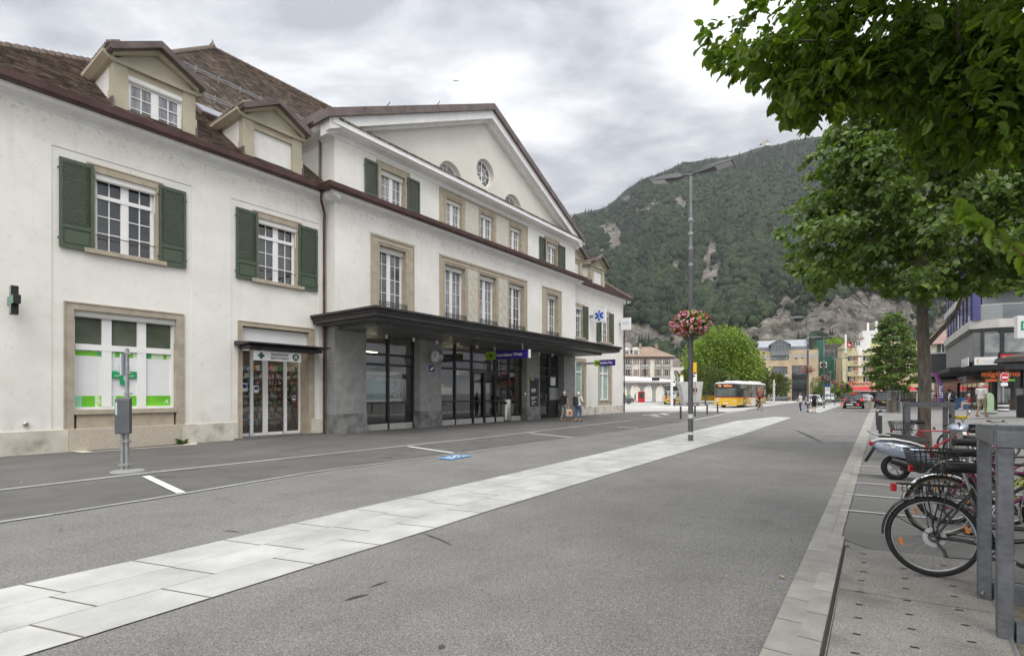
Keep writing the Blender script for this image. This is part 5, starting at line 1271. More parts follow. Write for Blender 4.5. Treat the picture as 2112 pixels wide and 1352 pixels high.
nth=['nearest double-headed lamp post, standing on the pale paving by the parking bays','lamp post between the two standing pedestrians on the far median','lamp post with white band in front of the green building','lamp post behind the parked white cars, third from the standing pedestrians','farthest lamp post of the row, in front of the red awning']
fth=['largest geranium basket, pink and red, on the nearest lamp post','round geranium basket above the two standing pedestrians','geranium basket in front of the green building','geranium basket fourth along the median','smallest geranium basket, on the farthest lamp post']
for(b,hh,fz,fs),a,c in zip(LB,nth,fth):
 lamp_post(a,b,hh,LG);k=fs
 flower_basket(c,(b.x,b.y,fz),fs*.86,FG_,2000 if fs>1 else 600,420 if fs>1 else 190)
for px,py,ht,lb in((1713,829,5.6,'slim pale street lamp in front of the green building'),(1747,832,5.4,'slim double street lamp by the cream hotel')):
 b=G(px,py,0.);t=thing('slim_street_lamp',lb,'street lamp',b)
 MB().tube([(0,0,0),(0,0,ht)],[.07,.05],8).build('pole',polelight,t)
 mb=MB();mb.loft([[(x,y,ht+z)for y,z in((-.14,0),(.14,0),(.1,.08),(-.1,.08))]for x in((-.9,.9)if px==1747 else(-.5,.3))]);mb.build('lamp_head',polelight,t)
# ================================================================== bollards, bin, sign posts
darkpaint=pm('bollard_grey',(.048,.048,.052),(.07,.07,.074),scale=4,rough=.45)
def bollard(label,base,h,r,grp,bands=((.80,.90),)):
 t=thing('bollard',label,'bollard',base,0,grp)
 MB().lathe([(r,0),(r,h*.94),(r*.96,h*.985),(r*.6,h)],n=16).build('post',darkpaint,t,smooth=50)
 for a,b in bands:MB().lathe([(r+.003,h*a),(r+.003,h*b)],n=16).build('reflective_band',band,t,smooth=50)
 return t
bg_='dark grey bollards'
for(px,py),lb in zip(((1815.6,903.5),(1811,886),(1809,877)),('nearest dark bollard with a pale band, at the right kerb','second bollard at the right kerb, half behind the first','third bollard at the right kerb, behind the other two')):bollard(lb,G(px,py,0.),1.03,.058,bg_)
for(px,py),lb in zip(((1404,863.5),(1433.5,858.5),(1458.5,854.5),(1480,851.5)),('bollard left of the nearest lamp post','bollard just right of the nearest lamp post, with a pale top','bollard in front of the bicycles at the bus stop','bollard in front of the yellow bus')):bollard(lb,G(px,py,0.),.95,.06,bg_,((.84,.92),))
base=G(1045,868,0.);t=thing('litter_bin','tall stainless steel cylindrical litter bin by the station entrance','bin',base)
MB().lathe([(.27,.06),(.27,1.24),(.25,1.28),(.0,1.28)],n=24,cap=False).build('body',steel,t,smooth=50)
MB().lathe([(.24,0),(.24,.07)],n=24).build('foot',darkmetal,t)
mb=MB();mb.M=Matrix.Rotation(R(-20),4,'Z')
mb.loft([[(math.sin(R(a))*.273,-math.cos(R(a))*.273,z)for z in(1.0,1.14)]+[(math.sin(R(a))*.25,-math.cos(R(a))*.25,z)for z in(1.14,1.0)]for a in range(-28,33,7)]);mb.build('slot',blackp,t)
b=G(262,970,0.);t=thing('parking_meter_post','galvanised steel post with clamps standing on a round concrete footing','post',b)
mb=MB();mb.lathe([(.038,-.05),(.038,1.55),(.036,2.56),(.0,2.57)],n=12);mb.build('pole',galv,t,smooth=50)
MB().tube([(-.085,-.015,0.02),(-.085,-.015,.85)],.036,10).build('lower_pole',galv,t)
mb=MB()
for z in(.13,.62):mb.box((-.15,-.055,z-.025),(.07,.03,z+.025));mb.tube([(.05,-.02,z),(.11,-.03,z)],.014,6);mb.tube([(-.13,-.02,z),(-.17,-.03,z)],.014,6)
for z in(1.52,1.62,2.05,2.46):mb.lathe([(.05,z-.02),(.05,z+.02)],n=10);mb.box((.03,-.02,z-.015),(.1,.02,z+.015))
mb.build('clamp',pm('worn_steel',(.27,.27,.265),(.42,.42,.41),scale=20,rough=.6,metal=.5),t)
mb=MB();mb.box((-.075,-.10,2.0),(-.045,.05,2.45));mb.build('edge_on_sign',pm('pale_sign_back',(.5,.52,.6),(.62,.64,.68),scale=9,rough=.4,metal=.3),t)
dn=thing('dog_bag_dispenser','grey metal bag dispenser box strapped to the galvanised post','dispenser',(b.x,b.y,.78))
mb=MB();mb.M=Matrix.Rotation(R(8),4,'Z')
mb.loft([[(x*k,y*k,z)for x,y in((-.165,-.13),(.115,-.13),(.115,-.03),(-.165,-.03))]for z,k in((0,.96),(.03,1),(.70,1),(.75,.9))]);mb.build('box',pm('dispenser_grey',(.10,.105,.11),(.13,.135,.14),scale=4,rough=.45,metal=.2),dn,bevel=.008)
mb=MB();mb.M=Matrix.Rotation(R(8),4,'Z');mb.box((-.15,-.134,.4),(-.115,-.131,.66));mb.build('sticker',pm('sticker_pale_blue',(.5,.6,.68),rough=.4),dn)
b=Vector((X(2069,37),37,0));b.z=EYE-(857-HY)/F*37;t=thing('no_entry_sign','round red no-entry sign with white bar on a black and white striped post','road sign',b)
k=37/F
mb=MB();mb.lathe([(.30,0),(.30,27*k),(.0,27*k)],n=18,cap=False);mb.build('striped_base',blackp,t,smooth=50)
for a in(5,13,21):MB().lathe([(.303,a*k-.07),(.303,a*k+.075)],n=18).build('white_stripe',band,t,smooth=50)
MB().tube([(0,0,.5),(0,0,90*k)],.06,10).build('pole',galv,t)
zc2=(857-778)*k;mb=MB();mb.lathe([(.34,-.05),(.34,-.02)],(0,-.06,zc2),28,'y');d_=mb.build('sign_disc',signred,t)
mb=MB();mb.lathe([(.31,-.005),(.31,.0)],(0,-.116,zc2),28,'y');mb.build('red_face',pm('sign_red_face',(.55,.02,.03),rough=.35),d_);mb=MB();mb.torus((0,-.115,zc2),.325,.012,'y',28,5);mb.build('white_rim',signwhite,d_)
MB().box((-.22,-.135,zc2-.055),(.22,-.122,zc2+.055)).build('white_bar',signwhite,d_)
MB().box((-.25,-.1,zc2-.62),(.25,-.07,zc2-.38)).build('white_plate',signwhite,t)
mb=MB();mb.poly([(.2,-.02,zc2+.33),(.75,.3,zc2+.33),(.3,.0,zc2-.3)]);mb.poly([(.2,-.0,zc2+.33),(.75,.32,zc2+.33),(.3,.02,zc2-.3)]);mb.build('triangular_sign_back',galv,t)
# ---- steel tube guards round the tree pits
guard=pm('guard_steel',(.13,.136,.146),(.18,.186,.198),scale=6,rough=.45,metal=.35,bump=.05,bscale=80);mulnoise(guard,24,.85,1.1)
def boxbeam(mb,a,b,w_,d_,up=(0,0,1)):
 a,b=Vector(a),Vector(b);t=(b-a).normalized();u=Vector(up);x=t.cross(u)
 if x.length<1e-3:x=Vector((KN.x,KN.y,0))
 x.normalize();y=x.cross(t).normalized()
 mb.loft([[p+x*sx*w_/2+y*sy*d_/2 for sx,sy in((-1,-1),(1,-1),(1,1),(-1,1))]for p in(a,b)])
pA,pB=G(2072,1318,0.),G(2030,1236,0.);hz=1.375
t=thing('tree_guard','near steel tube guard frame around the tree pit at the right edge','guard rail',(0,0,0))
du=(pB-pA).normalized();rt=Vector((du.y,-du.x,0));A2,B2=pA+rt*2.2,pB+rt*2.2
for nm,p in(('post',pA),('post',pB),('post',A2),('post',B2)):
 mb=MB();boxbeam(mb,p,p+Vector((0,0,hz-.11)),.080,.080,up=(du.x,du.y,0));mb.build(nm,guard,t,bevel=.006)
for p,q in((pA-rt*.046,A2),(pB-rt*.046,B2)):
 mb=MB();boxbeam(mb,Vector(p)+Vector((0,0,hz-.055)),Vector(q)+Vector((0,0,hz-.055)),.10,.11);mb.build('top_rail',guard,t,bevel=.006)
mb=MB();boxbeam(mb,pA+Vector((0,0,hz-.055))+du*.05,pB+Vector((0,0,hz-.055))-du*.05,.098,.104);mb.build('top_rail',guard,t,bevel=.006)
mb=MB();boxbeam(mb,pB+Vector((0,0,.07))+rt*.05,B2+Vector((0,0,.07)),.10,.14);boxbeam(mb,pA+Vector((0,0,.07))+rt*.05,A2+Vector((0,0,.07)),.10,.12);mb.build('foot_rail',guard,t)
mb=MB();c=pB+Vector((0,0,.06))-du*.05;mb.lathe([(.02,0),(.02,.02)],c,8,'y');mb.build('bolt',steel,t)
def guard2(label,a,b,dep,h,w_):
 t=thing('tree_guard',label,'guard rail',(0,0,0));dv=Vector((KD.x,KD.y,0))*dep
 for p in(a,b,a+dv,b+dv):
  mb=MB();boxbeam(mb,p,p+Vector((0,0,h-w_)),w_,w_,up=(KD.x,KD.y,0));mb.build('post',guard,t)
 for p,q in((a,b),(a+dv,b+dv)):
  mb=MB();boxbeam(mb,p+Vector((0,0,h-w_*.5))-(b-a).normalized()*w_*.5,q+Vector((0,0,h-w_*.5))+(b-a).normalized()*w_*.5,w_,w_);mb.build('top_rail',guard,t)
 for p in(a,b):
  mb=MB();boxbeam(mb,p+Vector((0,0,h-w_*.5)),p+dv+Vector((0,0,h-w_*.5)),w_*.98,w_*.98);mb.build('top_rail',guard,t)
 return t
zz=11.9;guard2('steel tube guard frame round the large lime tree by the scooter',Vector((X(1872,zz),zz,0)),Vector((X(1948,zz),zz-.2,0)),1.4,1.41,.10)
guard2('small steel tube guard round the conical lime tree',G(1830.5,851,0.),G(1856,851,0.),2.0,1.85,.09)
t=thing('tree_tub','grey slatted tub around the foot of the conical lime tree','planter',G(1843,849,0.));mb=MB()
for a in range(14):an=a*2*math.pi/14;mb.M=Matrix.Rotation(an,4,'Z');mb.box((.42,-.085,0),(.47,.085,1.05))
mb.build('slats',pm('weathered_wood',(.24,.22,.19),(.32,.30,.27),scale=5,rough=.9),t)
# ================================================================== signs and fittings on the station
def plate(name,label,cat,u0,u1,z0,z1,v,th,mat,edge=None):
 t=thing(name,label,cat,SW((u0+u1)/2,v,z0),SROT);mb=MB(SC);mb.box((-(u1-u0)/2,0,0),((u1-u0)/2,th,z1-z0));mb.build('board',mat,t,bevel=.005);return t,u1-u0,z1-z0
def front(u,z,v):return frame_mat(SC(u,v,z),(1,0,0),(0,0,1))
u0,u1=U(524,.55),U(620,.55);z1=ZZ(524,722,.55);z0=ZZ(524,742,.55)
t,w_,h_=plate('pharmacy_sign','white sign reading BAHNHOF APOTHEKE under the small door awning','sign',u0,u1,z0,z1,.5,.1,signwhite)
for s,zz_ in(('BAHNHOF',.68),('APOTHEKE',.28)):lettering(s,h_*.40,signblack,t,front(.02*w_,h_*zz_,.108),align='CENTER',spacing=1.05)
mb=MB(SC);c=-w_*.37;q=h_*.5
for a,b in(((-.16,.06),(.16,.06)),):mb.box((c-.33*h_,.1,q-.13*h_),(c+.33*h_,.106,q+.13*h_));mb.box((c-.13*h_,.1,q+.13*h_),(c+.13*h_,.106,q+.34*h_));mb.box((c-.13*h_,.1,q-.34*h_),(c+.13*h_,.106,q-.13*h_))
mb.build('green_cross',darkgreen,t)
mb=MB(SC);mb.lathe([(h_*.40,-.106),(h_*.40,-.1)],(w_*.37,-0.0,q),24,'y')if False else mb.sheet(circ(w_*.37,q,h_*.38,24),[],lambda a,b:(a,.106,b));mb.build('round_emblem',darkgreen,t)
lettering('A',h_*.66,signwhite,t,front(w_*.37,q,.110),align='CENTER',bold=.004,ext=.001)
mb=MB(SC)
for x in(-w_*.33,w_*.33):mb.box((x-.03,.02,h_),(x+.03,.08,h_+.14))
mb.build('hanger',steel,t)
uc_=U(29,.5);zc3=ZZ(29,619,.5);t=thing('pharmacy_cross','black and green pharmacy cross sign projecting from the plaster wall at far left','sign',SW(uc_,0,zc3),SROT)
mb=MB(SC)
mb.box((-.07,.38,-.36),(.07,.60,.36));mb.box((-.07,.14,-.11),(.07,.38,.11));mb.box((-.07,.60,-.11),(.07,.84,.11));mb.build('cross',blackp,t,bevel=.005)
for s in(-1,1):
 mb=MB(SC);mb.box((s*.072-.002,.40,-.34),(s*.072+.002,.58,.34));mb.box((s*.072-.002,.14,-.1),(s*.072+.002,.38,.1));mb.box((s*.072-.002,.60,-.1),(s*.072+.002,.84,.1));mb.build('led_face',pm('led_green_grey',(.10,.20,.13),(.2,.34,.24),scale=30,rough=.4),t)
mb=MB(SC);mb.box((-.05,0,-.14),(.05,.02,.1));mb.tube([(0,0,0),(0,.14,0)],.03,8);mb.build('bracket',blackp,t)
def projecting(label,us,v0,v1,z0,z1,rods=None):
 t=thing('station_sign',label,'sign',SW(us,(v0+v1)/2,z0),SROT,'green and violet station name signs');L_=v1-v0;h_=z1-z0;sp=L_*.25
 mb=MB(SC);mb.box((-.07,-L_/2+sp,0),(.07,L_/2,h_));mb.build('violet_panel',signpurple,t,bevel=.004)
 mb=MB(SC);mb.box((-.071,-L_/2,0),(.071,-L_/2+sp-.001,h_));mb.build('lime_panel',signlime,t,bevel=.004)
 mb=MB(SC);mb.box((-.068,L_/2+.001,.0),(.068,L_/2+.07,h_));mb.build('end_cap',signwhite,t)
 M_=frame_mat(SC(-.078,-L_/2+sp*.30,h_*.5),(0,-1,0),(0,0,1))
 lettering('bls',h_*.62,signblack,t,frame_mat(SC(-.078,-L_/2+sp*.36,h_*.5),(0,-1,0),(0,0,1)),bold=.008)
 lettering('Interlaken West',h_*.52,signwhite,t,frame_mat(SC(-.078,-L_/2+sp*1.10,h_*.5),(0,-1,0),(0,0,1)),bold=.004,wscale=L_*.66/(h_*.52*7.3))
 mb=MB(SC);c=-L_/2+sp*.2
 for dz,ww in((.62,.17),(.46,.13),(.30,.07)):mb.poly([(-.078,c-h_*ww,h_*dz),(-.078,c,h_*(dz-.12)),(-.078,c+h_*ww,h_*dz),(-.078,c,h_*(dz-.02))])
 mb.build('emblem',signblack,t)
 if rods:
  mb=MB(SC)
  for f in(-.3,.36):mb.tube([(0,L_*f,h_),(0,L_*f,rods-z0)],.03,8)
  mb.build('hanger',galv,t)
 else:MB(SC).box((-.05,-(v0+v1)/2,h_*.3),(.05,-L_/2,h_*.7)).build('bracket',galv,t)
 return t
projecting('large green and violet station sign reading bls Interlaken West, hung under the canopy',20.93,1.0,3.75,3.40,3.82,4.15)
projecting('smaller green and violet station sign on the right wing beyond the canopy',33.6,.85,2.5,3.62,4.06)
t=thing('emergency_sign','white box sign with a blue six-armed medical star on the right wing','sign',SW(34.4,.85,ZZ(1237,664,.85)),SROT)
hh=.95;MB(SC).box((-.1,-.5,0),(.1,.5,hh)).build('box',signwhite,t,bevel=.01)
MB(SC).box((-.05,-.85,hh*.4),(.05,-.5,hh*.6)).build('bracket',galv,t)
mb=MB(SC);bl=pm('medical_blue',(.02,.10,.48),rough=.4)
for s in(-1,1):
 for a in(0,60,120):
  ca_,sa_=math.cos(R(a)),math.sin(R(a));pts=[]
  for x,y in((-.09,-.38),(.09,-.38),(.09,.38),(-.09,.38)):pts.append((s*(.103+a*.00002),x*ca_-y*sa_,hh/2+x*sa_+y*ca_))
  mb.poly(pts)
st6=mb.build('blue_star',bl,t)
mb=MB(SC)
for s in(-1,1):mb.tube([(s*.108,0,hh/2-.3),(s*.108,0,hh/2+.3)],.012,5);mb.tube([(s*.108,math.sin(k)*.05,hh/2-.2+k*.06)for k in range(7)],.012,5)
mb.build('snake_staff',signwhite,st6)
t=thing('white_box_sign','white rectangular box sign at the far corner of the right wing','sign',SW(39.6,.62,ZZ(1277,677,.6)),SROT)
MB(SC).box((-.1,-.42,0),(.1,.42,1.0)).build('box',signwhite,t,bevel=.01);MB(SC).box((-.05,-.62,.4),(.05,-.42,.6)).build('bracket',galv,t)
mb=MB(SC)
for k,(a,b)in enumerate(((-.3,.25),(-.3,.3))):mb.box((-.103,a,.62-k*.14),(-.1,b,.66-k*.14))
mb.build('text_line',pm('pale_blue_text',(.3,.45,.65),rough=.5),t)
uk,vk,zk=U(901,1.05),1.05,ZZ(901,735,1.05);t=thing('station_clock','round grey station clock with white dial on the granite pier','clock',SW(uk,vk,zk),SROT+R(-90)-R(-58)*0)
t.scale=(.70,.70,.70)
mb=MB();mb.lathe([(.44,-.16),(.465,-.14),(.465,.14),(.44,.16),(.0,.16)],(0,0,0),36,'y',cap=True);mb.build('case',pm('clock_grey',(.30,.30,.30),(.38,.38,.38),scale=3,rough=.35,metal=.5),t,smooth=40)
MB().sheet(circ(0,0,.425,36),[],lambda a,b:(a,-.163,b)).build('dial',signwhite,t)
mb=MB()
for k in range(60):
 a=R(k*6);l,ww=((.10,.016)if k%5==0 else(.03,.006));rr0=.40
 if k%5 and True:rr0=.40
 x,y=math.sin(a),math.cos(a);mb.poly([(x*(rr0-l)-y*ww,-.166,y*(rr0-l)+x*ww),(x*(rr0-l)+y*ww,-.166,y*(rr0-l)-x*ww),(x*rr0+y*ww,-.166,y*rr0-x*ww),(x*rr0-y*ww,-.166,y*rr0+x*ww)])
mb.build('minute_marks',signblack,t)
for nm,a,l,ww,mt_,y_ in(('hour_hand',28,.25,.026,signblack,-.170),('minute_hand',2,.37,.02,signblack,-.174),('second_hand',225,.30,.01,signred,-.178)):
 x,z=math.sin(R(a)),math.cos(R(a));mb=MB();mb.poly([(-x*.08-z*ww,y_,-z*.08+x*ww),(-x*.08+z*ww,y_,-z*.08-x*ww),(x*l+z*ww*.7,y_,z*l-x*ww*.7),(x*l-z*ww*.7,y_,z*l+x*ww*.7)]);mb.build(nm,mt_,t)
mb=MB();mb.tube([(0,.1,-.2),(0,.55,-.2)],.05,8);mb.build('bracket',darkmetal,t)
t,w_,h_=plate('phone_sign','small blue pictogram plate on the granite pier below the clock','sign',U(884,VM),U(895,VM),ZZ(884,766,VM),ZZ(884,753,VM),VM+.02,.03,signblue)
mb=MB(SC);mb.poly([(-w_*.3,.033,h_*.2),(-w_*.1,.033,h_*.2),(w_*.3,.033,h_*.6),(w_*.3,.033,h_*.85),(w_*.1,.033,h_*.7),(-w_*.3,.033,h_*.5)]);mb.build('pictogram',signwhite,t)
t,w_,h_=plate('directory_board','dark directory board with white name strips on the third granite pier','notice board',U(1093,VM),U(1110,VM),ZZ(1093,837,VM),ZZ(1093,779,VM),VM+.02,.04,darkmetal)
mb=MB(SC);mb.box((-w_*.46,.04,h_*.92),(-w_*.1,.044,h_*.99));mb.build('lime_strip',signlime,t);mb=MB(SC);mb.box((-w_*.1,.04,h_*.92),(w_*.46,.044,h_*.99));mb.build('violet_strip',signpurple,t)
mb=MB(SC)
for k,(a,b)in enumerate(((.50,.2),(.545,.3),(.59,.25),(.30,.4),(.245,.15),(.14,.3),(.06,.1))):mb.box((-w_*.42,.04,h_*a),(-w_*.42+w_*(b+.25),.044,h_*(a+.03)))
mb.build('name_strips',signwhite,t)
mb=MB(SC)
for k in range(9):mb.box((w_*.36,.04,h_*(.08+k*.09)),(w_*.42,.044,h_*(.095+k*.09)))
mb.build('number_marks',signwhite,t)
vp=.075;t,w_,h_=plate('window_poster','large white and teal notice with two photos behind the left station window','poster',U(748,vp),U(829,vp),ZZ(790,831,vp),ZZ(790,766,vp),vp,.03,signwhite)
mb=MB(SC);mb.box((-w_*.5+.05,.03,h_*.12),(w_*.08,.034,h_*.70));mb.build('teal_block',pm('poster_teal',(.22,.40,.44),rough=.5),t)
for a,b in((.15,.44),(.46,.76)):mb=MB(SC);mb.box((w_*.14,.03,h_*a),(w_*.48,.034,h_*b));mb.build('photo',pm('poster_photo',(.18,.18,.17),(.6,.6,.58),scale=5,rough=.4),t)
for k,(s,sz)in enumerate((('vielseitige Geschäftsfläche an zentraler',.075),('Lage zu vermieten',.075))):lettering(s,h_*sz,signblack,t,front(-w_*.46,h_*(.86-k*.08),.032),ext=.001,wscale=.8)
for k in range(7):lettering(('Büro','Verkauf','ca. 120 m2','Parterre','Bezug sofort','','zu vermieten')[k],h_*.05,signblack,t,front(-w_*.42,h_*(.62-k*.065),.036),ext=.001)
lettering('wirz',h_*.07,signblack,t,front(w_*.25,h_*.06,.032),ext=.001)
# ================================================================== litter: fallen leaves
lv=[]
for px,py in((44,996),(131,1095),(313,974),(606,938),(455,968),(742,935),(700,924),(1615,1195),(983,900),(1099,893),(1200,900),(1250,872),(660,930),(870,915),(640,936),(1150,894),(900,905),(1440,880),(560,955),(1095,905),(950,908)):lv.append(tuple(G(px,py,0.)+Vector((0,0,.024))))
n=len(lv);a=rng.random(n)*6.28;d=np.stack([np.cos(a),np.sin(a),.15*rng.random(n)],-1)
fl=scatter('fallen_leaves',LEAF_V,LEAF_T,np.array(lv),basis(d,rng.normal(0,.25,n)),.034+.02*rng.random(n),attr_mul(pm('dry_leaf',(.42,.31,.12),(.52,.43,.2),scale=9,rough=.8)),None);tag(fl,'scattered small yellow fallen leaves on the asphalt',None,kind='stuff')
# ================================================================== far buildings
class Front:
 """facade seen at px0 in distance Z0, turned by al like the street grid; x() and z() give local metres"""
 def __init__(s,px0,Z0,al):s.Z,s.X0,s.c,s.s,s.al=Z0,X(px0,Z0),math.cos(al),math.sin(al),al
 def x(s,px):t=(px-CX)/F;return(t*s.Z-s.X0)/(s.c+t*s.s)
 def z(s,py):return EYE+(HY-py)*s.Z/F
 def at(s,px,y=0.,z=0.):a=s.x(px);return Vector((s.X0+a*s.c+y*s.s,s.Z-a*s.s+y*s.c,z))
def fwindow(parent,x,z,w_,h_,y,glass,frame=None,sill=None,depth=.18,name='window',bars=(1,0),shut=None,mat_shut=None):
 """window on a facade facing local -y at plane y: recess, frame, pane"""
 mb=MB();f=.09
 mb.box((x-w_/2,y-.03,z),(x-w_/2+f,y+.05,z+h_));mb.box((x+w_/2-f,y-.03,z),(x+w_/2,y+.05,z+h_));mb.box((x-w_/2+f,y-.03,z),(x+w_/2-f,y+.05,z+f));mb.box((x-w_/2+f,y-.03,z+h_-f),(x+w_/2-f,y+.05,z+h_))
 for k in range(1,bars[0]+1):xx=x-w_/2+w_*k/(bars[0]+1);mb.box((xx-.035,y-.02,z+f),(xx+.035,y+.04,z+h_-f))
 for k in range(1,bars[1]+1):zz=z+h_*k/(bars[1]+1);mb.box((x-w_/2+f,y-.022,zz-.03),(x+w_/2-f,y+.042,zz+.03))
 if sill:mb.box((x-w_/2-.08,y-.13,z-.12),(x+w_/2+.08,y+.02,z-.002))
 o=mb.build(name,frame or whitepaint,parent)
 MB().poly([(x-w_/2,y-.008,z),(x+w_/2,y-.008,z),(x+w_/2,y-.008,z+h_),(x-w_/2,y-.008,z+h_)]).build('pane',glass,o)
 if shut:
  for s in(-1,1):mb=MB();a,b=sorted((x+s*(w_/2+.02),x+s*(w_/2+shut)));mb.box((a,y-.09,z),(b,y-.035,z+h_));mb.build('shutter',mat_shut,o)
 return o
gl_far=pm('far_glass',(.03,.035,.037),(.08,.09,.09),scale=.6,rough=.05,spec=.8,coat=.4)
gl_far2=pm('far_glass_pale',(.10,.12,.12),(.30,.32,.31),scale=.9,rough=.06,spec=.8)
# ---- old hotel with brown roof, left
Zh=150.;kx=Zh/F
def hx(px):return(px-1341)*kx
def hz_(py):return EYE+(HY-py)*kx
t=thing('old_hotel','cream old hotel with brown hipped roof, dormers and iron balconies behind the bus station','building',(X(1341,Zh),Zh,0))
cream=pm('hotel_cream',(.60,.58,.52),(.68,.66,.60),scale=.6,rough=.9)
x0,x1,ze=hx(1262),hx(1387),hz_(735)
mb=MB();mb.box((x0,0,0),(x1,14,ze));mb.build('wall',cream,t)
mb=MB()
for k in range(40):xx=x0+(x1-x0)*k/39;mb.box((xx-.14,-.45,ze-.75),(xx+.14,-.002,ze-.05))
mb.build('eaves_brackets',pm('bracket_dark',(.16,.14,.11)),t)
roofm=pm('hotel_roof',(.24,.165,.125),(.33,.24,.185),scale=.8,rough=.9);mulnoise(roofm,9,.8,1.15,stretch=(1,1,3))
zr=hz_(716);mb=MB();rr_=[(x0-.8,-.9,ze-.05),(x1+.8,-.9,ze-.05),(x1+.8,15,ze-.05),(x0-.8,15,ze-.05)]
rt_=[(x0+4,5,zr+.6),(hx(1352),5,zr+.6),(hx(1352),9,zr+.6),(x0+4,9,zr+.6)]
mb.loft([rr_,rt_]);rf=mb.build('roof',roofm,t)
for px in(1294,1313):
 mb=MB();xx=hx(px);mb.box((xx-1.,.7,ze+.3),(xx+1.,4,ze+2.0));mb.loft([[(xx-1.3,.4,ze+2.0),(xx+1.3,.4,ze+2.0),(xx,.4,ze+2.9)],[(xx-1.3,4,ze+2.0),(xx+1.3,4,ze+2.0),(xx,4,ze+2.9)]]);d=mb.build('dormer',cream,rf)
 fwindow(d,xx,ze+.5,1.3,1.3,.68,gl_far)
mb=MB();mb.lathe([(1.6,zr-.4),(1.5,zr+.6),(.9,zr+1.5),(.0,zr+1.8)],(hx(1298),3,0),12);mb.build('turret_roof',pm('lead_roof',(.22,.18,.17),(.3,.26,.24),scale=1),rf)
for px in(1328,1362):mb=MB();mb.box((hx(px)-.35,4,zr-1),(hx(px)+.35,4.8,zr+1.6));mb.build('chimney',roofm,rf)
brown=pm('hotel_shutter',(.25,.14,.09),(.32,.19,.13),scale=2)
for zc_f,hh in((hz_(752.5),2.3),(hz_(776),2.2),(hz_(798),2.2)):
 for px,ww in((1294.5,1.5),(1312,.8),(1326,.8),(1334,.8),(1357,1.2),(1375,1.2)):fwindow(t,hx(px),zc_f,ww,hh,-.05,gl_far,sill=True,shut=.42 if ww>.7 else None,mat_shut=brown)
for zc_f in(hz_(754.5),hz_(778)):
 for a,b in((1286,1304),(1320,1340),(1350,1384)):
  mb=MB();xa,xb=hx(a),hx(b);mb.box((xa,-1.1,zc_f-.18),(xb,-.001,zc_f));ba=mb.build('balcony',pm('balcony_stone',(.42,.41,.38)),t)
  mb=MB();mb.tube([(xa,-1.05,zc_f+.95),(xb,-1.05,zc_f+.95)],.035,5)
  for k in range(int((xb-xa)/.28)+1):mb.tube([(xa+k*.28,-1.05,zc_f),(xa+k*.28,-1.05,zc_f+.95)],.022,4)
  mb.build('railing',black_iron,ba)
Z2=158.;t=thing('annex_house','narrow pale house with steep roof right of the old hotel','building',(X(1394,Z2),Z2,0));k2=Z2/F
mb=MB();mb.box((-1.6,0,0),(2.6,9,10.2));mb.build('wall',cream,t);mb=MB();mb.loft([[(-1.9,-.3,10),(2.9,-.3,10),(.5,-.3,12.6)],[(-1.9,9,10),(2.9,9,10),(.5,9,12.6)]]);mb.build('roof',pm('lead_roof',(.22,.18,.17)),t)
for z in(4.5,7.4):fwindow(t,-.2,z,.9,1.6,-.04,gl_far)
# ---- white arched bus station roof
Zb=96.;t=thing('bus_station_roof','long white bus station roof carried on arched white columns','shelter',(X(1340,Zb),Zb,0),R(-6));kb=Zb/F
white_steel=pm('white_steel',(.66,.66,.64),(.72,.72,.70),scale=1,rough=.5)
def bx(px):return(px-1340)*kb
def bzz(py):return EYE+(HY-py)*kb
mb=MB();za_,zb2=bzz(775),bzz(789)
mb.loft([[(x,-2.2,z0),(x,-2.3,z0+.3),(x,1.5,z1),(x,5,z1-.3),(x,5,z0)]for x,z0,z1 in((bx(1225),bzz(787),bzz(771)),(bx(1290),bzz(788),bzz(774)),(bx(1365),bzz(790),bzz(780)),(bx(1415),bzz(791),bzz(785)))]);mb.build('roof',white_steel,t)
for px in(1268,1296,1323,1347,1370):
 x=bx(px);zt2=bzz(790);w2=1.15
 mb=MB();mb.loft([[(x-a,-1.2,z),(x+a,-1.2,z),(x+a,-.7,z),(x-a,-.7,z)]for a,z in((.32,-.02),(.26,1.2),(.28,2.1),(.4,zt2-1.0),(.62,zt2-.5),(w2,zt2-.12),(w2+.2,zt2+.02))]);mb.build('column',pm('column_grey',(.33,.33,.32),(.4,.4,.39),scale=1),t)
mb=MB();mb.box((bx(1340),-2.45,bzz(785)),(bx(1355),-2.34,bzz(779)));mb.build('display',darkmetal,t)
Z3=175.;t=thing('low_shop_row','low grey shop row seen under the white bus station roof','building',(X(1330,Z3),Z3,0));k3=Z3/F
mb=MB();mb.box((-16,0,0),(14,8,6.2));mb.build('wall',pm('grey_shop_wall',(.30,.30,.29),(.4,.4,.39),scale=.5),t)
for k in range(7):fwindow(t,-13+k*4,.6,3.1,2.4,-.05,gl_far2,name='shop_window')
mb=MB();mb.box((-14,-.8,3.2),(12,-.05,3.9));mb.build('fascia',pm('pale_fascia',(.5,.5,.48),(.6,.58,.55),scale=1),t)
mb=MB();mb.box((-4,-.83,3.3),(0,-.81,3.8));mb.build('red_panel',signred,t)
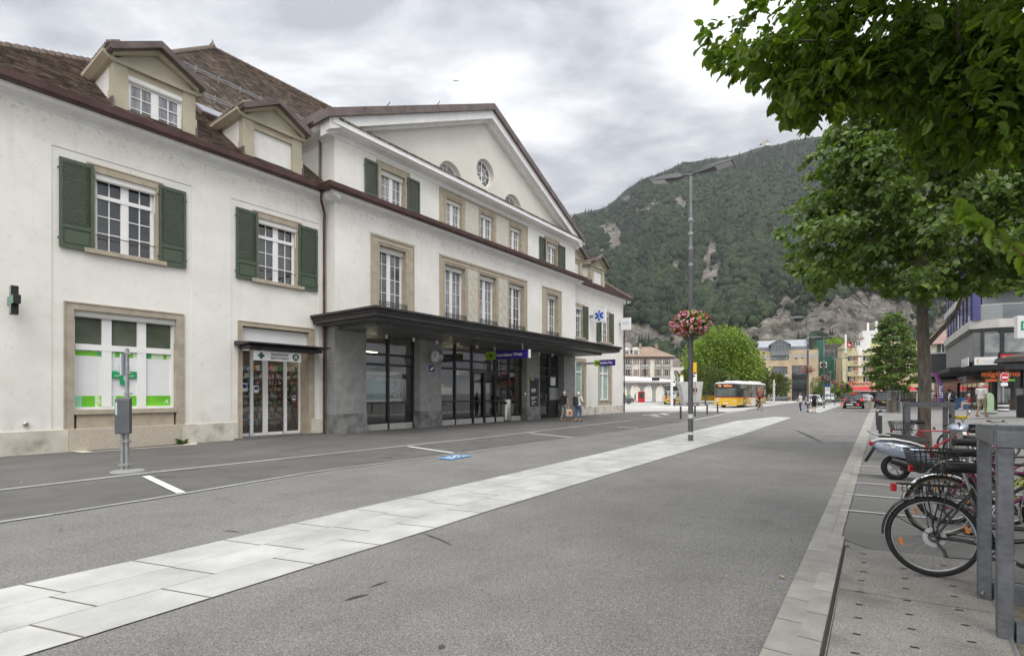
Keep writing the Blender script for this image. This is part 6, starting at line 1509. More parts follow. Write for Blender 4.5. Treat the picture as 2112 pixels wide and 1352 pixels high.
# ---- sandstone building with glass gable
Zs=112.;fs_=Front(1624,Zs,R(26));sx,sz=fs_.x,fs_.z
t=thing('sandstone_building','modern sandstone building with grey metal roof and a dark glass gable bay','building',(X(1624,Zs),Zs,0),-fs_.al)
sand=pm('yellow_sandstone',(.44,.34,.22),(.54,.43,.30),scale=.5,rough=.9);mulnoise(sand,2.2,.9,1.06,kind='voronoi',stretch=(.5,.5,1))
greystone=pm('grey_band_stone',(.36,.35,.32),(.42,.41,.38),scale=1)
zincs=pm('zinc_roof',(.32,.34,.36),(.40,.42,.45),scale=.7,rough=.45,metal=.2);zincd=pm('zinc_cladding',(.17,.18,.19),(.21,.22,.235),scale=1,rough=.5,metal=.2)
xa,xb=sx(1546),sx(1688);zt3=sz(722)
ops=[rect(sx(1556),sx(1584),0,sz(757)),rect(sx(1593),sx(1624),0,sz(755)),rect(sx(1633),sx(1666),0,sz(754))]
up_=[(1574.5,742,1579.5,735),(1639,741,1645,732.5),(1652,740,1658,731.5),(1563,743,1566,736)]
holes_s=ops+[rect(sx(a),sx(c),sz(b),sz(d))for a,b,c,d in up_]+[rect(sx(1590),sx(1627),sz(742),sz(733))]
mb=MB();mb.sheet(rect(xa,xb,0,zt3),holes_s,lambda a,b:(a,0,b));mb.poly([(xb,0,0),(xb,16,0),(xb,16,zt3),(xb,0,zt3)]);mb.poly([(xa,0,0),(xa,16,0),(xa,16,zt3),(xa,0,zt3)]);mb.poly([(xa,0,zt3),(xb,0,zt3),(xb,16,zt3),(xa,16,zt3)])
for h in holes_s:
 n=len(h)
 for k in range(n):a,b=h[k],h[(k+1)%n];mb.poly([(a[0],0,a[1]),(b[0],0,b[1]),(b[0],.5,b[1]),(a[0],.5,a[1])])
mb.build('wall',sand,t)
mb=MB();mb.box((xa,-.03,sz(739)),(sx(1589),.0-.002,sz(733)));mb.box((sx(1628),-.03,sz(738)),(xb,-.002,sz(732)));mb.build('band',greystone,t)
for(a,b),z1 in(((1556,1584),757),((1593,1624),755),((1633,1666),754)):
 f=fwindow(t,(sx(a)+sx(b))/2,0,sx(b)-sx(a),sz(z1),.42,gl_far,frame=darkmetal,bars=(3,5),name='tall_glazing')
 MB().box((sx(a),.2,sz(779)),(sx(b),.35,sz(772))).build('spandrel',darkmetal,f);MB().box((sx(a),.0,sz(802)),(sx(b),.35,sz(799.5))).build('door_lintel',darkmetal,f)
for a,b,c,d in up_:fwindow(t,(sx(a)+sx(c))/2,sz(b),sx(c)-sx(a),sz(d)-sz(b),.3,gl_far,frame=darkmetal)
fwindow(t,(sx(1590)+sx(1627))/2,sz(742),sx(1627)-sx(1590),sz(733),.3,gl_far2,frame=darkmetal,bars=(5,0))if False else fwindow(t,(sx(1590)+sx(1627))/2,sz(742),sx(1627)-sx(1590),sz(733)-sz(742),.3,gl_far2,frame=darkmetal,bars=(5,0))
mb=MB();mb.box((sx(1591),-.7,sz(733)),(sx(1626),.3,sz(723.5)));bay=mb.build('bay',zincd,t)
mb=MB();g0,g1,gm=sx(1591),sx(1626),sx(1608);zz0,zz1,zz2=sz(723.5),sz(709),sz(699)
mb.loft([[(g0,y,zz0),(g1,y,zz0),(g1,y,zz1),(gm,y,zz2),(g0,y,zz1)]for y in(-.7,5)]);mb.build('glass_gable',gl_far,bay)
mb=MB()
for k in range(6):x=g0+(g1-g0)*k/5;mb.box((x-.07,-.78,zz0),(x+.07,-.705,zz1+(zz2-zz1)*(1-abs(x-gm)/(gm-g0))))
mb.box((g0,-.77,zz1-.09),(g1,-.705,zz1+.05))
for s in(-1,1):mb.loft([[(gm+s*x,y,z+o)for y,o in((-.95,-.1),(-.95,.16),(5,.16),(5,-.1))]for x,z in((0,zz2),((g1-g0)/2+.5,zz1-.25))])
mb.build('gable_frame',zincd,bay)
mb=MB();r0_=sx(1562);r1_=sx(1668)
mb.box((r0_,.3,zt3),(r1_,.6,sz(714)));mb.build('parapet',zincd,t)
mb=MB();mb.loft([[(x,.4,sz(714)),(x,7,sz(695)),(x,13,sz(714)),(x,13,zt3),(x,.6,zt3)]for x in(r0_,r1_)])
for k in range(26):x=r0_+(r1_-r0_)*k/25;mb.loft([[(x+d,.39,sz(714)),(x+d,7,sz(695)+.08)]for d in(-.04,.04)],closed=False,cap=False)
mb.build('roof',zincs,t)
mb=MB();mb.box((sx(1557),.8,zt3),(sx(1563),9,sz(705)));mb.box((sx(1668),.8,zt3),(sx(1676),9,sz(697)));mb.build('stair_tower',darkmetal,t)
mb=MB();mb.box((sx(1556.5),.6,sz(705)),(sx(1564),9.2,sz(703)));mb.box((sx(1667.5),.6,sz(697)),(sx(1677),9.2,sz(695)));mb.build('tower_cap',zincs,t)
mb=MB();mb.tube([(sx(1628),6,sz(697)),(sx(1628),6,sz(680))],.06,5);mb.build('mast',galv,t)
lettering('BERNER OBERLÄNDER',1.0,signwhite,t,frame_mat((sx(1593.5),.18,sz(774.5)),(1,0,0),(0,0,1)),wscale=.36,bold=.01)
lettering('UBS',1.3,signred,t,frame_mat((sx(1606),.18,sz(798)),(1,0,0),(0,0,1)),bold=.02)
mb=MB();mb.sheet(circ(sx(1572),sz(772),.5,14),[],lambda a,b:(a,.15,b));mb.build('red_disc_sign',signred,t)
mb=MB();mb.box((sx(1579),-7,sz(777)),(sx(1625),-1,sz(775.5)));mb.build('porch_roof',white_steel,t)
for px in(1596,):mb=MB();mb.tube([(sx(px),-6,0),(sx(px),-6,sz(777))],.2,8);mb.build('porch_post',white_steel,t)
iv=P(1684,811,Zs-.6);iv.z=0
blob_tree('ivy_column','narrow column of bright ivy climbing the corner of the sandstone building',iv,[((-.3,0,3),(.7,.5,3.2)),((-.3,0,7),(.55,.5,3.0)),((-.3,0,10),(.35,.4,2.0))],1500,.34,leaf_bright,cat='climbing plant')
blob_tree('hedge','dark clipped hedge beside the blue direction sign',Vector((X(1690,100),100,0)),[((0,0,1.4),(1.7,1,1.6)),((1.4,0,1.6),(1.5,1,1.5)),((-.6,0,3),(1.0,.8,1.8))],2200,.25,leaf_lime,cat='hedge')
# ---- green corrugated building, brown block behind it
Zg=122.;fg_=Front(1711,Zg,R(28));gx,gzz=fg_.x,fg_.z;t=thing('green_building','green ribbed metal building with tower and white shop sign','building',(X(1711,Zg),Zg,0),-fg_.al)
greenm=pm('green_metal',(.028,.11,.085),(.04,.145,.11),scale=.8,rough=.5)
mb=MB();mb.box((gx(1682),0,3),(gx(1740),12,gzz(733)))
for k in range(26):z=gzz(786)+k*.22;mb.box((gx(1683),-.06,3.2+k*.36),(gx(1739),-.002,3.32+k*.36))if 3.4+k*.36<gzz(733)else None
mb.build('wall',greenm,t)
mb=MB();mb.box((gx(1686),1,gzz(733)),(gx(1703),8,gzz(699)))
for k in range(12):mb.box((gx(1686),.95,gzz(731)+k*.36),(gx(1703),.998,gzz(731)+k*.36+.12))if gzz(731)+k*.36<gzz(700)else None
mb.build('tower',greenm,t)
mb=MB();mb.box((gx(1714),-1.6,2.9),(gx(1740),-.07,3.9));mb.build('canopy',signwhite,t)
fwindow(t,gx(1727),.2,3.4,2.7,-.02,gl_far,frame=darkmetal,bars=(3,0),name='shop_window')
sgn=MB().box((gx(1691),-.3,gzz(757.5)),(gx(1705),-.08,gzz(746))).build('shop_sign',signwhite,t)
mb=MB();mb.sheet(circ(gx(1698),gzz(752),.62,16),[],lambda a,b:(a,-.32,b));mb.build('emblem',signblack,sgn);lettering('Coop',.5,signred,sgn,frame_mat((gx(1698),-.33,gzz(752)),(1,0,0),(0,0,1)),align='CENTER')
Zk=140.;t=thing('brown_block','dark brown flat-roofed block showing above the green building','building',(X(1718,Zk),Zk,0),-R(30));fk=Front(1718,Zk,R(30))
mb=MB();mb.box((fk.x(1677),0,0),(fk.x(1739),10,fk.z(716)));mb.box((fk.x(1703),1,0),(fk.x(1739),9,fk.z(709)));mb.build('wall',pm('brown_cladding',(.075,.06,.055),(.11,.09,.085),scale=.6),t)
for px in(1710,1720,1730):fwindow(t,fk.x(px),fk.z(728),1.,1.2,-.03,gl_far,frame=darkmetal)
for px,py,Zq,s_,lb in((1713,707,165,2.6,'bushy tree above the brown block'),(1728,704,170,2.2,'round tree above the brown block, at its right end'),(1735,790,100,1.0,'low shrub beside the green shop canopy')):
 b=P(px,py,Zq);blob_tree('bushy_tree',lb,(b.x,b.y,0),[((0,0,b.z-1),(s_*1.5,s_,s_)),((s_*.8,0,b.z-2),(s_,s_,s_)),((-.5*s_,0,b.z-2.5),(s_*1.2,s_,s_*1.2))],1400,.5,leaf_bright,(.2,max(.6,b.z-2)))
# ---- cream hotel with sawtooth balconies
Zc=104.;fc=Front(1800,Zc,R(28));cx,cz=fc.x,fc.z;kc=Zc/F/1.2;t=thing('cream_hotel','cream hotel with slanted balconies, flower boxes and red restaurant awnings','building',(X(1800,Zc),Zc,0),-fc.al)
yel=pm('pale_yellow_plaster',(.62,.57,.33),(.70,.65,.42),scale=.6,rough=.9);whi=pm('hotel_white',(.70,.70,.68),(.76,.76,.74),scale=.6,rough=.9)
mb=MB();mb.box((cx(1737),0,0),(cx(1930),14,cz(727)));mb.build('wall',yel,t)
mb=MB();mb.box((cx(1740),1.0,cz(727)),(cx(1935),13,cz(706)));mb.box((cx(1757),.5,cz(727)),(cx(1788),1.0,cz(701)));mb.build('attic',yel,t)
mb=MB();mb.box((cx(1767),.2,cz(722)),(cx(1795),.5,cz(697)));mb.box((cx(1782),2,cz(706)),(cx(1812),8,cz(679)));mb.build('stair_block',whi,t)
mb=MB();mb.box((cx(1742),-.6,cz(727)),(cx(1745.8),-.1,cz(687)));mb.build('mast',whi,t)
for px,py in((1796,660),(1814,658)):mb=MB();mb.tube([(cx(px),4,cz(684)),(cx(px),4,cz(py))],.22,8);mb.build('flue',whi,t)
mb=MB();mb.loft([[(cx(1745),y,cz(703)),(cx(1782),y,cz(694)),(cx(1782),y,cz(696)),(cx(1745),y,cz(705))]for y in(-.2,8)]);mb.build('roof',roofm,t)
for px,py in((1764,716),(1770,712)):fwindow(t,cx(px),cz(py),.9,1.5 if px==1764 else 1.0,.46 if px==1764 else .16,gl_far)
for fl_,(zt4,zb4)in enumerate(((723,733),(743,754),(765.5,775))):
 for bay0 in(1746,1778,1810,1842,1874,1906):
  x0_,x1_,xm_=cx(bay0),cx(bay0+32),cx(bay0+22)
  mb=MB();mb.loft([[(x0_,-.15,z),(xm_,-1.5,z),(x1_,-.15,z),(x1_,-.002,z),(x0_,-.002,z)]for z in(cz(zb4),cz(zt4))]);bl_=mb.build('balcony',yel,t)
  mb=MB();mb.loft([[(xm_,-1.52,z),(x1_+.05,-.17,z),(x1_+.05,-.0025,z),(xm_,-1.3,z)]for z in(cz(zb4)+.01,cz(zt4-7))]);mb.build('side_screen',whi,bl_)
  fwindow(t,cx(bay0+7),cz(zb4+13),1.0,1.5,-.06,gl_far,name='window');fwindow(t,cx(bay0+14),cz(zb4+13),.8,1.3,-.06,gl_far2,name='window')
fl=0
for px,py in((1761,742),(1763,763),(1798,763),(1764,785.5),(1793,785.5),(1856,785),(1887,785)):
 tt=thing('flower_box','red geranium flower box on a hotel balcony','flower box',fc.at(px,-1.5,cz(py)),-fc.al,'red flower boxes on the hotel balconies');n=130
 tt['label']=['topmost red flower box, on the hotel balcony below the flag','red flower box on the second hotel balcony row, left','red flower box on the second hotel balcony row, by the lime crown','red flower box at the left above the red restaurant lettering','red flower box right of the red restaurant lettering','red flower box above the right-hand red awning','red flower box at the right, beside the tall lime trunk'][fl];fl+=1
 d=rng.normal(size=(n,3));p=d*np.array([.26,.12,.12]);scatter('blossoms',SML_V,SML_T,p,basis(d,rng.normal(0,1,n)),.14*(.6+.6*rng.random(n)),redp,(.7+.6*rng.random(n))[:,None]*np.ones(3),tt)
 MB().box((-.6,-.15,-.35),(.6,.15,-.12)).build('box',yel,tt)
mb=MB();mb.box((cx(1742),-2.2,cz(799)),(cx(1830),-.01,cz(788)));mb.box((cx(1850),-2.2,cz(799)),(cx(1930),-.01,cz(788)));mb.build('fascia',pm('ochre_fascia',(.58,.45,.27),(.64,.51,.33),scale=.8),t)
mb=MB();mb.box((cx(1740),-.4,0),(cx(1930),-.02,cz(799)));mb.build('restaurant_front',pm('restaurant_dark',(.05,.035,.03),(.10,.075,.06),scale=1.2),t)
for px in range(1750,1925,12):fwindow(t,cx(px),.5,1.0,1.9,-.43,gl_far2,frame=pm('dark_wood',(.10,.05,.03)),name='restaurant_window')
lettering('Bernerhof',.75,pm('red_brown_letter',(.30,.06,.04)),t,frame_mat((cx(1757),-2.23,cz(791)),(1,0,0),(0,0,1)),shear=.2,bold=.02)
mb=MB();mb.torus((cx(1753),-2.25,cz(791)),.36,.11,'y',16,5);mb.build('ring_emblem',signred,t)
for a,b,lb in((1752,1811,'red restaurant awning below the hotel lettering'),(1829,1880,'red restaurant awning right of the conical lime tree')):
 w0=thing('awning',lb,'awning',fc.at((a+b)/2,-2.25),-fc.al,'red restaurant awnings');wd=(cx(b)-cx(a))/2;z1,z0=cz(797),cz(803.5)-.1
 mb=MB();mb.loft([[(-wd*.86,0,z1),(wd*.86,0,z1),(wd*.86,0,z1-.05),(-wd*.86,0,z1-.05)],[(-wd,-2.6,z0),(wd,-2.6,z0),(wd,-2.6,z0-.05),(-wd,-2.6,z0-.05)]]);mb.build('cloth',pm('awning_red',(.45,.03,.045),(.52,.05,.065),scale=1,rough=.8),w0)
 MB().box((-wd,-2.62,z0-.28),(wd,-2.58,z0-.05)).build('valance',signwhite if False else pm('awning_pale',(.6,.45,.42)),w0)
ft=thing('flag','red flag with a white cross drooping from the hotel mast','flag',fc.at(1745,-.6,cz(712)),-fc.al)
mb=MB();w1=.95;fr_=[[(0.1+w1*s*1.05,.12*math.sin(s*5),1.0-t_*1.1*(1-s*.3)-s*.75*(1-t_*.0))for t_ in(0,.25,.5,.75,1)]for s in(0,.25,.5,.75,1)]
mb.loft(fr_,cap=False,closed=False);mb.build('cloth',signred,ft)
mb=MB();mb.loft([[(.38,-.02+.0,.55),(.5,-.02,.5),(.62,-.02,-.12),(.5,-.02,-.06)]]+[[(.38,-.05,.55),(.5,-.05,.5),(.62,-.05,-.12),(.5,-.05,-.06)]]);mb.loft([[(.25,-.05,.18),(.8,-.05,.02),(.8,-.05,.16),(.25,-.05,.34)],[(.25,-.08,.18),(.8,-.08,.02),(.8,-.08,.16),(.25,-.08,.34)]]);mb.build('cross',signwhite,ft)
Zp=84.;fp=Front(1940,Zp,R(30));qx,qz=fp.x,fp.z;t=thing('pink_roof_house','pale yellow house with pinkish hipped roof and green shutter behind the glass building','building',(X(1940,Zp),Zp,0),-fp.al)
mb=MB();mb.box((qx(1920),0,0),(qx(1985),9,qz(709)));mb.build('wall',pm('house_yellow',(.58,.55,.42),(.64,.61,.48),scale=.6),t)
mb=MB();mb.loft([[(qx(1915),-.6,qz(709)),(qx(1990),-.6,qz(709)),(qx(1990),9,qz(709)),(qx(1915),9,qz(709))],[(qx(1930),1.2,qz(695)),(qx(1990),1.2,qz(695)),(qx(1990),8,qz(695)),(qx(1930),8,qz(695))],[(qx(1946),3,qz(677)),(qx(1990),3,qz(677)),(qx(1990),6,qz(677)),(qx(1946),6,qz(677))]]);mb.build('roof',pm('pink_tile',(.27,.16,.14),(.34,.22,.19),scale=1),t)
fwindow(t,qx(1949),qz(730),1.0,1.7,-.05,gl_far,shut=.5,mat_shut=shuttergreen)
# ---- the glass and violet corner building on the right
t=thing('corner_building','modern corner building with violet panels, glass balustrade, strip windows and dark shop canopy','building',(0,0,0))
pa,pb_=Vector((50.6,59.3)),Vector((38.9,43.0))
front_pts=[pa,pb_,pb_+Vector((1.2,-1.0)),pb_+Vector((3.0,-1.6)),pb_+Vector((9,-1.8)),pb_+Vector((18,-.8))]
conc=pm('pale_band_concrete',(.46,.44,.41),(.56,.54,.51),scale=.8,rough=.85);violet=pm('violet_panel',(.035,.03,.17),(.07,.06,.24),scale=.5,rough=.2,coat=.5)
back_pts=[Vector((75,60)),Vector((66,75))]
def ring(z,off=0.):
 pts=[];n=len(front_pts)
 for k,p in enumerate(front_pts):
  a,b=front_pts[max(0,k-1)],front_pts[min(n-1,k+1)];d=(b-a).normalized();nr=Vector((d.y,-d.x));pts.append(p+nr*off*(1 if(nr.x*-1+nr.y*-1)>0 else-1))
 return[(p.x,p.y,z)for p in pts]+[(p.x,p.y,z)for p in back_pts]
def slab(z0,z1,off,name,mat):mb=MB();mb.loft([ring(z0,off),ring(z1,off)]);return mb.build(name,mat,t)
glass_b=pm('corner_glass',(.03,.035,.035),(.10,.115,.11),scale=.35,rough=.03,spec=.9,coat=.6)
slab(-.2,3.6,-1.2,'shop_wall',pm('shop_dark',(.025,.025,.027),(.05,.05,.05),scale=.5,rough=.3));slab(3.55,3.85,1.5,'shop_canopy',darkmetal)
slab(3.85,4.3,.05,'sill_band',darkmetal);slab(4.3,6.75,0,'strip_window',glass_b);slab(6.75,7.05,.12,'blind_rail',darkmetal);slab(7.05,7.75,.22,'concrete_band',conc)
slab(7.75,10.1,-.6,'upper_wall',pm('blind_grey',(.16,.165,.17),(.20,.205,.21),scale=1,rough=.5));slab(10.1,10.75,.22,'concrete_band',conc);slab(10.75,13.4,-.4,'upper_wall',MATS['blind_grey']);slab(13.4,14.0,.3,'concrete_band',conc)
mb=MB()
def fpt(s,off=0):
 d=(pa-pb_).normalized();nr=Vector((-d.y,d.x));p=pb_+d*s+nr*off;return p
def fbox(mb,s0,s1,z0,z1,o0,o1):mb.loft([[tuple(fpt(s,o))+(z,)for s,o in((s0,o0),(s1,o0),(s1,o1),(s0,o1))]for z in(z0,z1)])
for zz0,zz1 in((7.75,10.1),(10.75,13.4)):
 for k in range(8):
  mb=MB();fbox(mb,.3+k*2.4,1.7+k*2.4,zz0,zz1,-.3,.12);mb.build('violet_panel',violet,t)
for k in range(16):mb=MB();fbox(mb,.4+k*1.25,.47+k*1.25,4.3,6.75,0,.08);mb.build('mullion',pm('pale_mullion',(.5,.5,.48)),t)
bend=[Vector(p)for p in front_pts[1:]]
def bpos(s,off=0):
 acc=0
 for a,b in zip(bend,bend[1:]):
  l=(b-a).length
  if acc+l>=s or b is bend[-1]:
   d=(b-a).normalized();nr=Vector((d.y,-d.x));nr=nr if nr.y<0 else-nr;return a+d*(s-acc)+nr*off,d
  acc+=l
def bbox(mb,s0,s1,z0,z1,o0,o1):
 (a,_),(b,_),(c,_),(d,_)=bpos(s0,o0),bpos(s1,o0),bpos(s1,o1),bpos(s0,o1);mb.loft([[(p.x,p.y,z)for p in(a,b,c,d)]for z in(z0,z1)])
mb=MB();bbox(mb,.0,.5,7.75,10.1,-.3,.25);bbox(mb,.0,.5,10.75,13.4,-.3,.25);mb.build('violet_pier',violet,t)
for s in(.6,1.75,3.6,3.8,5.6,7.5,9.5,12):mb=MB();bbox(mb,s-.1,s+.1,4.3,6.75,0,.12);mb.build('mullion',darkmetal,t)
for s0,s1 in((.75,1.65),(1.95,3.5)):mb=MB();bbox(mb,s0,s1,5.0,6.6,0,.05);mb.build('window_blind',gl_far2,t)
mb=MB();bbox(mb,.6,14,5.0-.08,5.0,0,.1);mb.build('transom',darkmetal,t)
mb=MB()
for a,b in zip(np.arange(.3,14,1.5),np.arange(1.8,15.5,1.5)):bbox(mb,a,b,7.75,8.95,.14,.17)
mb.build('glass_balustrade',clearglass('balustrade_glass',(.72,.77,.76),.12),t)
mb=MB()
for a,b in zip(np.arange(.3,14,1.5),np.arange(1.8,15.5,1.5)):bbox(mb,a,b,8.95,9.02,.12,.19)
mb.build('handrail',steel,t)
mb=MB()
for a,b in zip(np.arange(.5,14,1.5),np.arange(2,15.5,1.5)):
 for k in range(16):bbox(mb,a,b,7.9+k*.13,7.96+k*.13,-.58,-.54)
mb.build('louvre_blind',pm('louvre_grey',(.24,.245,.25)),t)
def btext(s,txt,sz,z,off,mat,parent=t,wscale=1.,bold=.0):
 p,d=bpos(s,off);return lettering(txt,sz,mat,parent,frame_mat((p.x,p.y,z),(d.x,d.y,0),(0,0,1)),bold=bold,wscale=wscale)
for s0,s1,txt,mat,tm_,lb in((.0,.0,'',None,None,''),):pass
def bsign(label,s0,s1,z0,z1,mat,txt=None,tmat=None,sz_=.4,off=.2,bold=0.):
 q=thing('shop_sign',label,'sign',(0,0,0),0,'shop signs on the corner building');mb=MB();bbox(mb,s0,s1,z0,z1,off,off+.06);mb.build('board',mat,q)
 if txt:btext(s0+.15,txt,sz_,(z0+z1)/2,off+.09,tmat,q,bold=bold)
 return q
tq=[fpt(4.2,.2),fpt(.3,.2)]
q=thing('shop_sign','white sign with a blue logo, first on the strip window sill','sign',(0,0,0),0,'shop signs on the corner building');mb=MB();fbox(mb,.2,4.6,3.98,4.7,.2,.28);mb.build('board',signwhite,q)
p0=fpt(4.4,.31);p1=fpt(.2,.31);dd=(p1-p0).normalized()
lettering('P',.5,signblue,q,frame_mat((*fpt(4.3,.31),4.4),(dd.x,dd.y,0),(0,0,1)),bold=.02);lettering('Rino',.24,signblue,q,frame_mat((*fpt(3.0,.31),4.2),(dd.x,dd.y,0),(0,0,1)))
bsign('white sign with an orange swirl and grey small text, second on the sill',.1,1.5,4.0,4.65,signwhite,'f',pm('sign_orange',(.65,.35,.05),rough=.4),.55)
btext(.55,'Fischer Partner',.13,4.32,.3,pm('text_grey',(.45,.42,.35)))
bsign('red sign reading seepark on the sill',1.6,3.5,4.36,4.82,signred,'seepark',signwhite,.40,bold=.008)
q=thing('shop_sign','orange migrolino letters over the shop front, with green and yellow bars','sign',(0,0,0),0,'shop signs on the corner building')
orl=pm('orange_letters',(.65,.13,.02),rough=.4,emit=.25)
btext(.55,'migrolino',.60,3.22,.1,orl,q,bold=.02)
for a,b,m_ in((.8,1.5,orl),(1.6,2.6,pm('green_bar',(.2,.5,.05),emit=.15)),(3.2,4.6,pm('yellow_bar',(.75,.5,.03),emit=.2))):mb=MB();bbox(mb,a,b,2.62,2.8,.08,.14);mb.build('bar',m_,q)
q=thing('shop_sign','red City letters standing on the concrete band','sign',(0,0,0),0,'shop signs on the corner building');btext(3.0,'City',.62,7.5,.3,signred,q,bold=.02)
q=thing('shop_sign','white and violet sign under the shop canopy by the feather flag','sign',(0,0,0),0,'shop signs on the corner building');mb=MB();fbox(mb,7.0,13.5,2.75,3.3,-.4,-.3);mb.build('board',pm('grey_sign',(.5,.5,.52)),q)
p0=fpt(13.2,-.27);lettering('swisscom',.5,signblue,q,frame_mat((*fpt(11.8,-.27),3.0),(dd.x,dd.y,0),(0,0,1)),bold=.01,wscale=1.5);mb=MB();mb.ball((*fpt(12.6,-.25),3.02),.2,8,6);mb.build('emblem',signred,q)
for s0,s1,m_ in((2.2,4.2,gl_far2),(4.5,7.5,gl_far),(7.8,11,gl_far2)):
 mb=MB();bbox(mb,s0,s1,.1,2.05,-1.15,-1.1);mb.build('shop_window',m_,t)
for s in(2.1,4.3,7.6):mb=MB();bbox(mb,s-.1,s+.1,0,3.5,-1.12,-1.0);mb.build('shop_post',pm('pale_post',(.42,.42,.41)),t)
for k in range(6):mb=MB();fbox(mb,1+k*3.2,3.6+k*3.2,.2,2.6,-1.25,-1.12);mb.build('shop_window',gl_far,t)
t=thing('grey_annex','dark grey box annex on the far end of the corner building','building',(0,0,0))
d=(pa-pb_).normalized();mb=MB();fbox(mb,20.2,25,3.62,6.3,-3,1.35);mb.build('wall',pm('slate_grey',(.075,.08,.085),(.09,.095,.10),scale=1,rough=.6),t)
mb=MB();fbox(mb,20.5,50,0,3.4,-4,-1.0);mb.build('ground_floor',pm('shop_dark',(.025,.025,.027)),t);mb=MB();fbox(mb,20.1,50,3.3,3.6,-3,1.6);mb.build('canopy',darkmetal,t);mb=MB();fbox(mb,20.15,25.1,6.3,6.45,-3.1,1.45);mb.build('roof_edge',signwhite,t)
b=P(2113,811,21);b.z=0
q=thing('pole_sign','white box sign with green letters on a pole at the right edge','sign',b);z0,z1=H(697,21),H(651,21)
mb=MB();mb.M=Matrix.Rotation(R(-20),4,'Z');mb.box((-.28,-.12,z0),(2.2,.12,z1));mb.build('box',signwhite,q)
lettering('DOMINO',.52,pm('sign_green_text',(.03,.30,.15)),q,Matrix.Rotation(R(-20),4,'Z')@frame_mat((-.2,-.125,(z0+z1)/2+.02),(1,0,0),(0,0,1)),bold=.01)
MB().tube([(.6,0,0),(.6,0,z0)],.09,10).build('pole',white_steel,q)
b=Vector((X(2134,26),26,0));b.z=gz(b.x,b.y);q=thing('parasol','large dark parasol at the right edge in front of the shop','parasol',b)
mb=MB();zc5=H(735,26)-b.z;mb.lathe([(1.55,zc5-.28),(1.45,zc5-.05),(.8,zc5+.12),(.05,zc5+.3)],n=16,cap=False);mb.build('canopy',pm('parasol_cloth',(.05,.042,.037),(.075,.065,.06),scale=3,rough=.9),q,smooth=30);MB().tube([(0,0,0),(0,0,zc5+.3)],.04,8).build('pole',darkmetal,q)
# ---- the plain block across the street, right of the camera: it stands outside the picture and shows in the station's panes
t=thing('street_block','plain grey three-storey block across the street, mirrored in the station windows','building',SW(13,34),SROT)
mb=MB(SC);mb.box((-26,0,0),(26,12,9.2));mb.build('wall',pm('block_wall',(.10,.098,.092),(.16,.155,.15),scale=.5,rough=.9),t)
for z in(3.6,6.5):
 for k in range(12):mb=MB(SC);mb.box((-24+k*4,-.04,z),(-21.6+k*4,-.001,z+1.8));mb.build('window',gl_far,t)
for k in range(8):mb=MB(SC);mb.box((-24+k*6,-.04,.3),(-19.2+k*6,-.001,2.9));mb.build('shop_window',gl_far2,t)
mb=MB(SC);mb.box((-26,-2.2,3.1),(26,-.05,3.35));mb.build('awning',signwhite,t)
